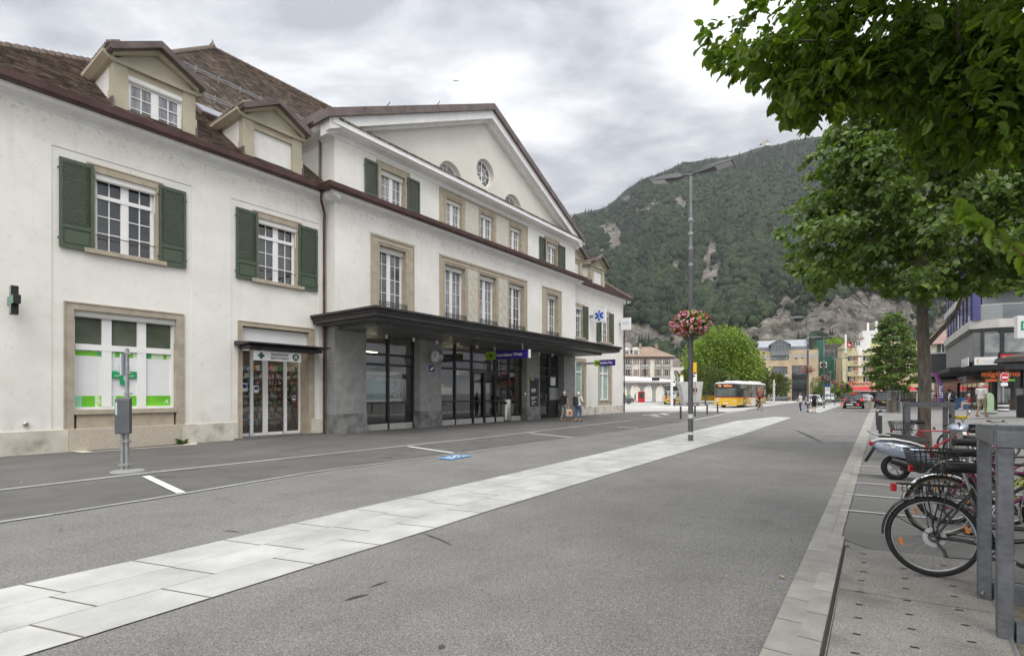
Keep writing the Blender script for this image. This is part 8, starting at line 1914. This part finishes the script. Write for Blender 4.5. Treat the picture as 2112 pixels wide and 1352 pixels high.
pc=cb-Vector((math.cos(hdg),math.sin(hdg),0))*.52;person('cyclist in a black, blue and red jersey and red helmet riding towards the camera',pc,1.74,hdg-R(90),shirt=kit,sleeve=.6,legs=(.02,.02,.022),leglen=.52,shoes=(.02,.02,.02),ride=True,helmet=helm,arms=((.2,.60,.96),(-.2,.60,.96)),hairlen=-1)
# ================================================================== scooter
sc_b=G(1848,989,.0);t=thing('scooter','pale blue and white motor scooter with black seat and red tail light','scooter',sc_b,R(-24));t.rotation_euler=(R(-6),0,R(-24))
scb=pm('scooter_blue',(.33,.37,.46),(.38,.42,.51),scale=2,rough=.25,metal=.3,coat=.6);scw=pm('scooter_white',(.58,.58,.56),(.64,.64,.62),scale=2,rough=.3,coat=.4)
for x,nm in((0,'wheel'),(1.28,'wheel')):
 mb=MB();mb.torus((x,0,.23),.185,.05,'y',32,10,sq=1.1);w_=mb.build(nm,tyre_m,t,smooth=60)
 mb=MB();mb.torus((x,0,.23),.135,.014,'y',28,6,sq=2.5);mb.lathe([(.05,-.05),(.05,.05)],(x,0,.23),12,'y')
 for k in range(5):a=k*1.2566;mb.tube([(x,0,.23),(x+.13*math.cos(a),0,.23+.13*math.sin(a))],.014,5)
 mb.build('rim',alu,w_,smooth=50)
mb=MB();SEC=[(-.36,.05,.60,.70),(-.28,.12,.50,.76),(-.1,.17,.44,.76),(.12,.185,.40,.72),(.34,.175,.34,.66),(.50,.13,.30,.52),(.56,.10,.28,.40)]
mb.loft([[(x,y*w_,z0+(z1-z0)*f_)for y,f_ in((-1,.30),(-.96,.62),(-.62,.95),(0,1.),(.62,.95),(.96,.62),(1,.30),(.72,.0),(-.72,0))]for x,w_,z0,z1 in SEC]);mb.build('rear_body',scb,t,smooth=60)
mb=MB();mb.loft([[(x,y*w_,z+h_*f_)for y,f_ in((-1,0),(-.85,.8),(0,1),(.85,.8),(1,0))]for x,w_,z,h_ in((-.38,.05,.69,.05),(-.26,.13,.74,.05),(-.05,.17,.745,.045),(.2,.175,.70,.04),(.42,.14,.63,.03))]);mb.build('tail_panel',scw,t,smooth=50)
mb=MB();mb.loft([[(x,y*w_,z+h_*f_)for y,f_ in((-1,0),(-.9,.7),(0,1),(.9,.7),(1,0))]for x,w_,z,h_ in((-.24,.10,.785,.04),(-.1,.14,.785,.09),(.15,.155,.75,.10),(.36,.15,.72,.10),(.52,.10,.70,.06))]);mb.build('seat',blackp,t,smooth=50)
mb=MB();mb.box((.5,-.17,.27),(.98,.17,.33));mb.build('footboard',blackp,t,bevel=.02)
mb=MB();mb.loft([[(x,y*w_,z)for y in(-1,-.5,0,.5,1)]+[(x+.05+.05*(1-abs(y)),y*w_,z)for y in(1,.5,0,-.5,-1)]for x,w_,z in((.98,.16,.33),(1.02,.20,.55),(1.0,.19,.75),(.97,.12,.93))]);mb.build('leg_shield',scw,t,smooth=60)
mb=MB();mb.loft([[(x,y*w_,z+h_*f_)for y,f_ in((-1,.2),(-.7,.8),(0,1.),(.7,.8),(1,.2),(.6,0),(-.6,0))]for x,w_,z,h_ in((.80,.08,.96,.08),(.90,.15,.93,.16),(1.02,.14,.93,.16),(1.09,.06,.96,.09))]);mb.build('headlamp_cowl',scb,t,smooth=60)
mb=MB();mb.loft([[(x,y*w_,z+h_*f_)for y,f_ in((-1,0),(-.7,.8),(0,1.),(.7,.8),(1,0))]for x,w_,z,h_ in((1.05,.06,.40,.1),(1.18,.09,.44,.1),(1.34,.09,.43,.09),(1.48,.05,.33,.05))]);mb.build('front_mudguard',scb,t,smooth=60)
mb=MB();mb.tube([(1.0,0,.9),(1.1,0,.6),(1.26,.08,.25)],.022,8);mb.tube([(.86,-.34,1.06),(.93,-.18,1.05),(.95,0,1.03),(.93,.18,1.05),(.86,.34,1.06)],.014,8);hbm=mb.build('handlebar',alu,t,smooth=60)
for s in(-1,1):
 MB().tube([(.9,s*.24,1.055),(.85,s*.36,1.06)],.02,8).build('grip',blackp,hbm)
 MB().tube([(.93,s*.2,1.06),(.98,s*.3,1.18),(.97,s*.38,1.23)],.007,6).build('mirror_stalk',chrome,hbm);mb=MB();mb.ball((.97,s*.42,1.25),.065,14,8,(.3,1,.8));mb.build('mirror',chrome if s<0 else blackp,hbm,smooth=60)
mb=MB();mb.tube([(-.06,-.16,.33),(-.1,-.165,.36),(.12,-.165,.30),(.34,-.16,.25)],[.05,.062,.06,.035],14);mb.build('exhaust',pm('exhaust_black',(.02,.02,.02),rough=.5),t,smooth=50)
mb=MB();mb.box((.08,-.12,.17),(.52,.12,.36));mb.lathe([(.11,-.17),(.12,-.12)],(.34,0,.26),16,'y');mb.build('engine',darkmetal,t,bevel=.03)
mb=MB();mb.ball((-.37,0,.67),.065,12,8,(.7,1.1,.8));mb.build('tail_light',redlens,t,smooth=60)
mb=MB();mb.loft([[(-.40,y,.56),(-.39,y,.56),(-.50,y,.36),(-.51,y,.36)]for y in(-.09,.09)]);mb.build('number_plate',galv,t);mb=MB();mb.loft([[(-.34,y,.62),(-.33,y,.55),(-.46,y,.31),(-.49,y,.33)]for y in(-.07,.07)]);mb.build('rear_flap',blackp,t)
mb=MB();mb.tube([(-.1,-.13,.82),(-.3,-.11,.84),(-.42,-.04,.90),(-.42,.04,.90),(-.3,.11,.84),(-.1,.13,.82)],.012,7);mb.build('grab_rail',chrome,t,smooth=60)
mb=MB();mb.sheet(circ(-.19,.635,.035,14),[],lambda a,b:(a,-.150,b));mb.build('round_badge',pm('badge_grey',(.3,.28,.26),(.5,.5,.48),scale=40),t);mb=MB();mb.sheet(circ(-.07,.63,.045,14),[],lambda a,b:(a,-.180,b));mb.build('round_sticker',scw,t)
lettering('Sixties',.075,chrome,t,frame_mat((.03,-.186,.575),(1,0,-.10),(.1,0,1)),shear=.35,ext=.002)
# ================================================================== cars, bus
def car(label,base,rz,L_=4.5,W_=1.84,Hh=1.5,paint=None,kind='suv',lights='rear',plate=(.75,.75,.72),group=None,heading=1):
 """car heading local +y with its middle over the base"""
 t=thing('parked_car',label,'car',base,rz,group);w2=W_/2;fr=L_/2;belt=.62*Hh if kind=='suv' else .60*Hh
 prof={'suv':[(-fr,.62,.90),(-fr+.06,.40,belt-.02),(-fr*.78,.26,belt),(-fr*.2,.22,belt),(fr*.32,.22,belt-.01),(fr*.45,.22,belt-.03),(fr*.85,.24,belt-.18),(fr-.04,.30,belt-.34),(fr,.42,.62)],'sedan':[(-fr,.55,.78),(-fr+.05,.36,belt+.02),(-fr*.72,.25,belt+.03),(-fr*.2,.2,belt),(fr*.35,.2,belt-.02),(fr*.5,.2,belt-.05),(fr*.86,.22,belt-.18),(fr-.04,.28,belt-.32),(fr,.4,.58)]}[kind]
 mb=MB()
 mb.loft([[(x*w_,y,z0+(z1-z0)*f_)for x,f_ in((-.88,0),(-.99,.22),(-1.,.5),(-.97,.82),(-.88,1.),(0,1.03),(.88,1.),(.97,.82),(1.,.5),(.99,.22),(.88,0))]for y,z0,z1 in prof for w_ in(w2*(.86 if abs(y)>fr-.01 else .95 if abs(y)>fr-.1 else 1),)])
 mb.build('body',paint,t,smooth=45)
 a,b,c,d=((-fr+.12,-fr+.42,fr*.18,fr*.44)if kind=='suv' else(-fr*.80,-fr*.42,fr*.12,fr*.45))
 gl=MB();rt_=w2*.74;rb=w2*.89;zr=Hh-.05
 gl.loft([[(-rb,a,belt-.03),(rb,a,belt-.03),(rb,d,belt-.05),(-rb,d,belt-.05)],[(-rt_,b,zr),(rt_,b,zr),(rt_,c,zr),(-rt_,c,zr)]]);gl.build('windows',gl_far,t)
 mb=MB();mb.loft([[(-rt_*1.03,b-.1,zr-.02),(rt_*1.03,b-.1,zr-.02),(rt_*1.03,c+.06,zr-.02),(-rt_*1.03,c+.06,zr-.02)],[(-rt_*.96,b-.02,Hh),(rt_*.96,b-.02,Hh),(rt_*.94,c-.05,Hh),(-rt_*.94,c-.05,Hh)]]);mb.build('roof',paint,t,smooth=30)
 mb=MB()
 for s in(-1,1):
  for(y0,y1,w_)in((a+.02,b,.09),(d,c,.06),((a+d)/2-.1,(b+c)/2,.05)):
   mb.tube([(s*rb*1.0,y0,belt-.04),(s*rt_*1.01,y1,zr)],w_*.62,4)
 mb.build('pillars',paint,t)
 wr_=.345 if kind=='suv' else .32
 for y in(-fr*.60,fr*.62):
  for s in(-1,1):
   mb=MB();mb.lathe([(wr_*.6,s*(w2-.23)),(wr_,s*(w2-.22)),(wr_,s*(w2-.03)),(wr_*.93,s*(w2+.005)),(wr_*.66,s*(w2+.005))],(0,y,wr_),20,'x');wl=mb.build('wheel',tyre_m,t,smooth=40)
   mb=MB();mb.lathe([(wr_*.66,s*(w2-.02)),(wr_*.62,s*(w2+.008)),(wr_*.15,s*(w2+.0))],(0,y,wr_),16,'x');mb.build('rim',alu,wl,smooth=40)
 for s in(-1,1):
  mb=MB();mb.loft([[(s*w2*k,y,z)for k,z in((.62,belt-.16),(1.0,belt-.13),(1.,belt+.02),(.66,belt-.02))]for y in(-fr-.004,-fr+.30)]);mb.build('tail_light',pm('tail_red',(.5,.01,.01),rough=.2,emit=.0)if lights!='brake' else pm('brake_red',(.8,.04,.03),emit=.8),t)
  mb=MB();zf_=belt-.32;mb.loft([[(s*w2*k,y,z)for k,z in((.55,zf_-.08),(.95,zf_-.06),(.97,zf_+.08),(.60,zf_+.06))]for y in(fr-.16,fr+.004)]);mb.build('headlight',pm('head_lens',(.6,.62,.64),rough=.1,coat=1.),t)
  mb=MB();mb.box((min(s*w2,s*(w2+.2)),fr*.30,belt+.0),(max(s*w2,s*(w2+.2)),fr*.30+.14,belt+.15));mb.build('mirror',paint,t,bevel=.03)
 pr_,pf_=(pm('plate_white',(.7,.7,.68))if plate[2]>.3 else pm('plate_yellow',(.75,.5,.03))),pm('plate_white',(.7,.7,.68))
 mb=MB();mb.box((-.26,-fr-.012,.64 if kind=='suv' else .60),(.26,-fr+.05,.76 if kind=='suv' else .72));mb.build('number_plate',pr_,t);mb=MB();mb.box((-.26,fr-.05,.44),(.26,fr+.012,.55));mb.build('number_plate',pf_,t)
 mb=MB();mb.box((-w2*.85,-fr-.03,.28),(w2*.85,-fr+.2,.46));mb.box((-w2*.8,fr-.2,.26),(w2*.8,fr+.015,.40));mb.box((-w2*.5,fr-.1,.56),(w2*.5,fr+.010,.66));mb.build('bumper',blackp,t,bevel=.03)
 if lights=='brake':mb=MB();mb.box((-.28,b-.16,zr-.02),(.28,b-.10,zr+.035));mb.build('high_brake_light',MATS['brake_red'],t)
 return t
carblack=pm('car_black',(.012,.012,.014),rough=.12,coat=1.,spec=.6);cardark=pm('car_anthracite',(.035,.035,.038),rough=.15,coat=1.,metal=.4);carwhite=pm('car_white',(.68,.69,.70),rough=.15,coat=.8);cargrey=pm('car_grey',(.16,.16,.17),rough=.15,coat=.8,metal=.4)
ST=-math.atan2(KD.x,KD.y)
b=G(1752.5,842.5,0.);kb3=Vector((KD.x,KD.y,0))
car('dark grey SUV with lit brake lights carrying a bicycle on its rear rack',b+kb3*2.1+Vector((.35,0,0)),ST-.12+.14,4.6,1.88,1.66,cardark,'suv','brake')
rk=thing('bike_carrier','rear bicycle carrier with red lights and number plate on the SUV','bike rack',b,ST+.02);mb=MB();mb.box((-.8,-.62,.5),(.8,-.55,.56));mb.box((-.1,-.6,.45),(.1,.1,.5));mb.tube([(0,-.5,.55),(0,-.45,1.3),(.3,-.4,1.3)],.03,6);mb.build('frame',darkmetal,rk)
for s in(-1,1):MB().box((s*.72-.1,-.66,.42),(s*.72+.1,-.62,.58)).build('rear_light',MATS['brake_red'],rk)
MB().box((-.3,-.66,.40),(.3,-.63,.54)).build('number_plate',MATS['plate_white'],rk)
rt3=Vector((math.cos(ST+.02),math.sin(ST+.02),0));bicycle('black bicycle strapped across the rear of the SUV',b-rt3*.95-kb3*.55+Vector((0,0,.56)),ST+.02,blackpaint,r=.36,heavy=1.2,detail=False,group='bicycles on the road',light=False)
b=G(1822,842.5,0.);car('black SUV with a yellow rear number plate parked at the right kerb',b+kb3*2.35+Vector((.25,0,0)),ST-.02,4.75,1.95,1.63,carblack,'suv','rear',(.7,.5,.03))
wg='white cars on the far street'
car('white hatchback facing the camera behind the two standing pedestrians',G(1675,835,0.)+kb3*1.9,ST+R(180)+.22,4.2,1.8,1.45,carwhite,'sedan',group=wg);car('white SUV facing the camera at the far end of the median',G(1708,828.5,0.)+kb3*2,ST+R(180)+.12,4.4,1.85,1.6,carwhite,'suv',group=wg);car('white car mostly hidden behind the white SUV',G(1691,826,0.)+kb3*4,ST+R(180)+.25,4.3,1.8,1.5,carwhite,'sedan',group=wg)
car('white car ahead of the dark grey SUV',G(1782,832,0.)+kb3*2,ST,4.3,1.8,1.5,carwhite,'sedan',group=wg)
car('black car parked on the right beyond the tall lime trunk',G(1868,826,0.)+kb3*1,ST+R(70),4.4,1.8,1.45,carblack,'sedan');car('grey car parked at the porch of the sandstone building',G(1617,827,0.)+Vector((0,2,0)),R(95),4.3,1.8,1.45,cargrey,'sedan')
car('dark van-like car parked under the bus station roof',G(1293,833,0.)+Vector((-1,2,0)),R(-75),4.8,1.9,1.9,cargrey,'suv')
busy=pm('bus_yellow',(.72,.42,.008),(.76,.46,.015),scale=.5,rough=.3,coat=.5);busr=pm('bus_red',(.5,.02,.02),rough=.3);busw=pm('bus_white',(.72,.72,.71),(.76,.76,.75),scale=.6,rough=.35)
def bus(label,base,rz,L_=11.6,front=True):
 """bus heading local -y (towards the camera); base under the middle of its front"""
 t=thing('bus',label,'bus',base,rz);w2=1.27
 mb=MB();mb.loft([[(x*w2*k,y,z)for x,z in((-.97,.32),(-1,.5),(-1,1.14),(1,1.14),(1,.5),(.97,.32))]for y,k in((.0,.93),(.10,.985),(.3,1),(L_-.2,1),(L_,.96))]);body=mb.build('body',busy,t,smooth=40)
 mb=MB();mb.loft([[(x*w2*k*1.002,y,z)for x,z in((-1,1.14),(-1,1.22),(1,1.22),(1,1.14))]for y,k in((-.002,.93),(.10,.987),(.3,1),(L_-.2,1),(L_,.96))]);mb.build('red_stripe',busr,t)
 mb=MB();mb.loft([[(x*w2*k,y+(.05 if z>2 else 0)*(1 if y<1 else-.6),z)for x,z in((-1,1.22),(-.985,2.2),(-.96,2.72),(.96,2.72),(.985,2.2),(1,1.22))]for y,k in((.0,.93),(.10,.985),(.3,1),(L_-.2,1),(L_,.96))]);mb.build('window_band',gl_far,t,smooth=40)
 mb=MB();mb.loft([[(x*w2*k,y,z)for x,z in((-.97,2.72),(-.9,2.86),(-.6,2.93),(.6,2.93),(.9,2.86),(.97,2.72))]for y,k in((.05,.93),(.3,1),(L_-.2,1),(L_,.96))]);mb.loft([[(x*.8,y,z)for x,z in((-1,2.9),(-.9,z1),(.9,z1),(1,2.9))]for y,z1 in((1.6,2.95),(2.0,3.08),(6,3.08),(6.4,2.95),(6.8,3.12),(L_-.8,3.14),(L_-.4,2.95))]);mb.build('roof',busw,t,smooth=40)
 mb=MB();mb.box((-1.06,-.025,1.30),(1.06,-.003,2.22));mb.build('windscreen',pm('bus_windscreen',(.06,.075,.07),(.13,.15,.14),scale=1.2,rough=.05,coat=.7),t);mb=MB();mb.box((-1.08,-.02,2.3),(1.08,.02,2.66));dsp=mb.build('destination_display',blackp,t)
 am=pm('amber_led',(1,.33,.08),emit=.9);lettering('106',.26,am,dsp,frame_mat((-.82,-.026,2.48),(1,0,0),(0,0,1)),bold=.006);lettering('Habkern',.26,am,dsp,frame_mat((-.18,-.026,2.48),(1,0,0),(0,0,1)),bold=.006)
 for s in(-1,1):
  mb=MB();a,b_=sorted((s*.66,s*1.1));mb.loft([[(a,-.012,.70),(b_,-.0,.72),(b_,.0,.86),(a,-.012,.78)],[(a,.08,.70),(b_,.10,.72),(b_,.10,.86),(a,.08,.78)]]);mb.build('headlight',pm('head_lens',(.6,.62,.64)),t)
  mb=MB();mb.tube([(s*1.18,.1,2.55),(s*1.5,-.15,2.5),(s*1.52,-.18,2.3)],.04,6);mb.box((s*1.52-.11,-.25,1.8),(s*1.52+.11,-.1,2.3));mb.build('mirror',darkmetal,t,bevel=.03)
  for y in(2.7,L_-3.2):
   mb=MB();mb.lathe([(.50,s*(w2-.32)),(.50,s*(w2-.015)),(.3,s*(w2-.0))],(0,y,.5),24,'x');wl=mb.build('wheel',tyre_m,t,smooth=40);mb=MB();mb.lathe([(.3,s*(w2-.01)),(.27,s*(w2+.012)),(.1,s*(w2+.01))],(0,y,.5),16,'x');mb.build('rim',alu,wl)
   mb=MB();mb.torus((s*(w2+.003),y,.52),.60,.07,'x',24,6,0,180,.2);mb.build('wheel_arch',blackp,t)
 mb=MB();mb.box((-.3,-.02,.46),(.3,.0,.58));mb.build('number_plate',busw,t);mb=MB();mb.torus((0,-.012,.86),.11,.014,'y',20,5);mb.build('front_emblem',busw,t)
 mb=MB();mb.box((w2-.02,5.4,.36),(w2+.012,6.65,1.13));d1=mb.build('door',busw,t);mb=MB();mb.box((w2-.02,5.4,1.24),(w2+.012,6.65,2.68));mb.build('door_glass',gl_far2,d1)
 mb=MB();mb.poly([(w2+.010,4.2,1.1),(w2+.010,5.3,1.1),(w2+.010,5.3,.42),(w2+.010,5.0,.42)]);mb.build('white_panel',busw,t);mb=MB();mb.torus((w2+.014,4.95,.8),.14,.022,'x',18,5,-120,150);mb.tube([(w2+.014,4.85,.94),(w2+.014,4.6,1.0)],.022,5);mb.build('horn_emblem',busy,t)
 mb=MB();mb.poly([(-.92,-.015,.92),(-.5,-.018,1.10),(-.95,-.012,1.10)]);mb.build('white_corner_panel',busw,t)
 return t
bb_=G(1472,841,0.);fb=G(1520,842.5,0.);mid=(bb_+fb)/2;hdv=Vector((KD.x,KD.y,0));dvec=(fb-bb_).normalized()
bus('yellow bus with red stripe and white roof, destination 106 Habkern',Vector((X(1496,57.2),57.2,0)),-math.atan2(.66,.75),11.4)
t=thing('coach','yellow coach seen from behind with a white bicycle carrier, beside the concrete shelter','bus',Vector((X(1389,74),74,.0)),-.25)
mb=MB();mb.box((-1.22,0,.35),(1.22,10,1.25));mb.build('body',busy,t,bevel=.1);mb=MB();mb.box((-1.2,.03,1.25),(1.2,9.9,2.95));mb.build('window_band',gl_far,t,bevel=.12);mb=MB();mb.box((-1.18,.1,2.95),(1.18,9.8,3.15));mb.build('roof',darkmetal,t)
for s in(-1,1):mb=MB();mb.box((s*1.0-.12,-.02,.8),(s*1.0+.12,-.001,1.2));mb.build('tail_light',redlens,t);mb=MB();mb.lathe([(.48,s*.95),(.48,s*1.2)],(0,2.2,.48),18,'x');mb.build('wheel',tyre_m,t)
mb=MB()
for x in(-.8,-.3,.3,.8):mb.tube([(x,-.25,.7),(x,-.3,2.0)],.045,5);mb.torus((x+.15,-.35,1.5),.3,.03,'x',16,5)
mb.tube([(-1,-.28,.8),(1,-.28,.8)],.05,5);mb.tube([(-1,-.3,1.9),(1,-.3,1.9)],.05,5);mb.build('bike_carrier',white_steel,t)
t=thing('yellow_bus_end','end of another yellow bus glimpsed between the bush stems','bus',Vector((X(1462,88),88,0)),-.3);mb=MB();mb.box((-1.3,0,.35),(1.3,9,1.35));mb.build('body',busy,t);mb=MB();mb.box((-1.28,0.02,1.35),(1.28,8.9,2.8));mb.build('window_band',gl_far,t)
# ================================================================== bus stop, signs, cafe things
b=Vector((X(1427,66),66,0));k=66/F;conc_s=pm('shelter_concrete',(.36,.36,.35),(.46,.46,.45),scale=.8,rough=.8)
t=thing('bus_shelter','tapered pale concrete bus shelter with a small screen beside the coach','shelter',b,-.1)
mb=MB();mb.loft([[(x0*k,0,z*k),(x1*k,0,z*k),(x1*k,2.2,z*k),(x0*k,2.2,z*k)]for x0,x1,z in((-15,17,-.5),(-17,18,8),(-18,19.5,20),(-20,21,34),(-24,22.5,44),(-30,23,48),(-30,23,50))]);mb.build('shell',conc_s,t,bevel=.08)
MB().box((-12*k,-.35,5*k),(15*k,-.001,7.5*k)).build('bench',pm('bench_grey',(.2,.2,.19)),t)
mb=MB();mb.box((1*k,-.12,28*k),(11*k,-.002,38*k));sc_=mb.build('screen',pm('screen_frame_yellow',(.6,.38,.03)),t);MB().box((2*k,-.15,29.5*k),(10*k,-.121,36.5*k)).build('display',pm('screen_blue',(.03,.04,.09)),sc_)
def stop_pole(label,px,Z,top,col,hd=None,w_=.12):
 b=Vector((X(px,Z),Z,0));t=thing('stop_sign',label,'sign',b);MB().tube([(0,0,0),(0,0,H(top,Z))],w_/2,8).build('post',col,t)
 if hd:
  for nm,x0,x1,y0,y1,m_ in hd:mb=MB();kk2=Z/F;mb.box(((x0-px)*kk2,-.12,H(y1,Z)),((x1-px)*kk2,-.05,H(y0,Z)));mb.build(nm,m_,t,bevel=.01)
 return t
yell=pm('stop_yellow',(.72,.42,.01),rough=.4)
stop_pole('white pillar with a small red traffic sign left of the concrete shelter',1385.5,63,766,white_steel,[('sign_plate',1387,1392.5,783,796,signwhite),('red_sign',1388,1392,785,789,signred)],.32)
stop_pole('tall yellow stop flag on a thin post behind the nearest lamp post',1434,52,747,galv,[('yellow_flag',1428,1436,747,771,yell),('white_board',1429,1436.5,768,787,signwhite),('red_sign',1429,1432.5,773,777,signred)],.12)
stop_pole('white stop column with a yellow top between coach and shelter',1406,68,772,white_steel,[('white_board',1402,1409,776,792,signwhite),('yellow_top',1402,1409,773,776,yell)],.16)
stop_pole('white stop column with a yellow top above the yellow bus',1500,70,769,white_steel,[('white_board',1499,1506,777,792,signwhite),('yellow_top',1499,1506,774,777.5,yell)],.2)
stop_pole('white column at the rear of the yellow bus',1596,80,783,white_steel,[('yellow_top',1596,1599,789,792,yell)],.3)
stop_pole('blue and white direction sign board by the hedge',1706,90,791,galv,[('blue_board',1701,1711,792,797,signblue),('white_board',1701,1711,798,804,signwhite),('white_board',1701,1711,805.5,811,signwhite),('brown_strip',1703,1709,799.5,801.5,brown)],.14)
stop_pole('traffic light with a black housing in front of the red awning',1747,80,792,darkmetal,[('housing',1744.5,1749.5,792,802,blackp)],.14)
stop_pole('slim direction post with pale blue boards under the conical lime tree',1836,62,770,galv,[('blue_board',1831,1842,780,788,signblue),('white_board',1833,1839,790,796,signwhite)],.1)
q=thing('waiting_shelter','flat white shelter roof with a grey panel above the yellow bus','shelter',Vector((X(1523,92),92,0)));kk2=92/F
mb=MB();mb.box((-16*kk2,-1,H(777,92)),(16*kk2,3,H(774.5,92)));mb.build('roof',white_steel,q);MB().box((1*kk2,-.6,0),(15*kk2,-.4,H(777,92))).build('panel',pm('shelter_grey_panel',(.42,.42,.42)),q);MB().box((-13*kk2,-.2,0),(-12*kk2,0,H(777,92))).build('post',white_steel,q)
q=thing('ticket_kiosk','red and dark ticket machine under the white bus station roof','kiosk',Vector((X(1323,92),92,0)),-.2);MB().box((-.6,0,0),(.6,.8,2.0)).build('case',signred,q,bevel=.05);MB().box((-.42,-.03,.8),(.42,-.002,1.8)).build('screen',gl_far,q)
q=thing('information_totem','pale upright totem on the plaza beside the parked cars','totem',G(1895,838,0.));MB().box((-.25,-.12,0),(.25,.12,1.7)).build('panel',signwhite,q,bevel=.01);MB().box((-.22,-.14,1.0),(.22,-.122,1.55)).build('screen',gl_far2,q)
b=pz(1934,842,45);q=thing('feather_flag','violet and blue feather flag with white letters at the shop canopy','banner',b);pts=[(0,0,0),(0,0,1.2),(-.12,0,2.1),(-.4,0,2.8),(-.95,0,3.35)]
MB().tube([(.0,0,0),(.0,0,.9),(.05,0,1.9),(-.2,0,2.75),(-.95,0,3.38)],.025,6).build('pole',galv,q)
mb=MB();L1=[(.02,.4),(.05,1.2),(.04,1.9),(-.12,2.6),(-.5,3.1),(-.95,3.36)];R1=[(.55,.42),(.52,1.2),(.46,1.9),(.32,2.5),(-.05,3.1),(-.93,3.38)]
mb.loft([[(a[0],.02*math.sin(i_*2),a[1]),(b_[0],.05*math.cos(i_*1.7),b_[1]),(b_[0],.05*math.cos(i_*1.7)+.01,b_[1]),(a[0],.02*math.sin(i_*2)+.01,a[1])]for i_,(a,b_)in enumerate(zip(L1,R1))]);fl2=mb.build('cloth',pm('flag_violet',(.16,.03,.16),(.10,.14,.36),scale=.5,rough=.7,lo=.42,hi=.58),q)
lettering('LEFTE',.42,signwhite,fl2,frame_mat((.27,-.04,1.5),(0,0,1),(-1,0,0)),align='CENTER',bold=.01)
q=thing('blue_bin','blue waste bin beside the cafe chairs','bin',pz(1983,844.5,43));mb=MB();mb.loft([[(x*k_,y*k_,z)for x,y in((-.36,-.36),(.36,-.36),(.36,.36),(-.36,.36))]for z,k_ in((0,.82),(.9,1))]);mb.build('body',pm('bin_blue',(.05,.13,.28),rough=.5),q,bevel=.03);MB().box((-.4,-.4,.9),(.4,.4,1.0)).build('lid',pm('bin_blue2',(.04,.10,.22)),q,bevel=.03)
q=thing('pavement_board','pale green rounded advertising board on the plaza behind the white-haired man','sign',pz(2039,853,31));mb=MB();mb.loft([[(a,y,b_)for a,b_ in[(-.3,.1),(.3,.1),(.3,1.0)]+[(.3*math.cos(R(k_*30)),1.0+.3*math.sin(R(k_*30)))for k_ in range(1,6)]+[(-.3,1.0)]]for y in(-.03,.03)]);mb.build('board',pm('board_green',(.36,.52,.33)),q);MB().box((-.35,-.2,0),(.35,.2,.06)).build('foot',darkmetal,q)
q=thing('kiosk_post','dark litter post at the right edge of the plaza','bin',pz(2112,860,27));MB().lathe([(.3,0),(.3,1.15),(.26,1.2)],n=16).build('body',darkmetal,q);MB().lathe([(.31,.95),(.31,1.05)],n=16).build('slot_band',blackp,q)
mb=MB();a,b=pz(2030,858,33),pz(2112,862,32)
q=thing('bird','small dark bird gliding in the grey sky','bird',P(940,167,60));mb=MB()
for s in(-1,1):mb.loft([[(s*x,y-.04,z),(s*x,y+.05,z+.01),(s*x,y+.05,z-.01)]for x,y,z in((.02,0,0),(.16,.03,.05),(.34,-.03,.01))])
mb.loft([[(0+x*r_,y,z_*r_)for x,z_ in((1,0),(0,1),(-1,0),(0,-1))]for y,r_ in((-.18,.01),(-.08,.035),(.05,.04),(.12,.025),(.16,.005))]);mb.build('body',blackp,q)
pk_=P(1583,293,1345);q=thing('ridge_restaurant','tiny red-roofed lookout restaurant with a spire on the mountain ridge','building',pk_-Vector((0,0,10)))
q.scale=(.5,.5,.6)
MB().box((-17,-6,0),(12,6,14)).build('wall',cream,q);mb=MB();mb.loft([[(-19,-8,14),(14,-8,14),(14,8,14),(-19,8,14)],[(-6,-1,20),(2,-1,20),(2,1,20),(-6,1,20)]]);mb.lathe([(4,16),(3.6,22),(1.5,25),(.5,33),(0,34)],(-2,0,0),8);mb.build('roof',roofm,q);MB().box((-40,-5,4),(-30,5,9)).build('pavilion',brown,q)
# ================================================================== the air: one closed box round everything
hm=bpy.data.materials.new('haze');hm.use_nodes=True;nt=hm.node_tree;nt.nodes.clear()
o_=nt.nodes.new('ShaderNodeOutputMaterial');pv=nt.nodes.new('ShaderNodeVolumePrincipled');pv.inputs['Density'].default_value=.00010;pv.inputs['Color'].default_value=(.86,.90,.96,1);pv.inputs['Anisotropy'].default_value=.2
nt.links.new(pv.outputs[0],o_.inputs['Volume'])
hz3=MB().box((-3000,-1500,-6.5),(3600,2900,900)).build('haze',hm);hz3['kind']='stuff';hz3['label']='thin pale haze in the valley air'
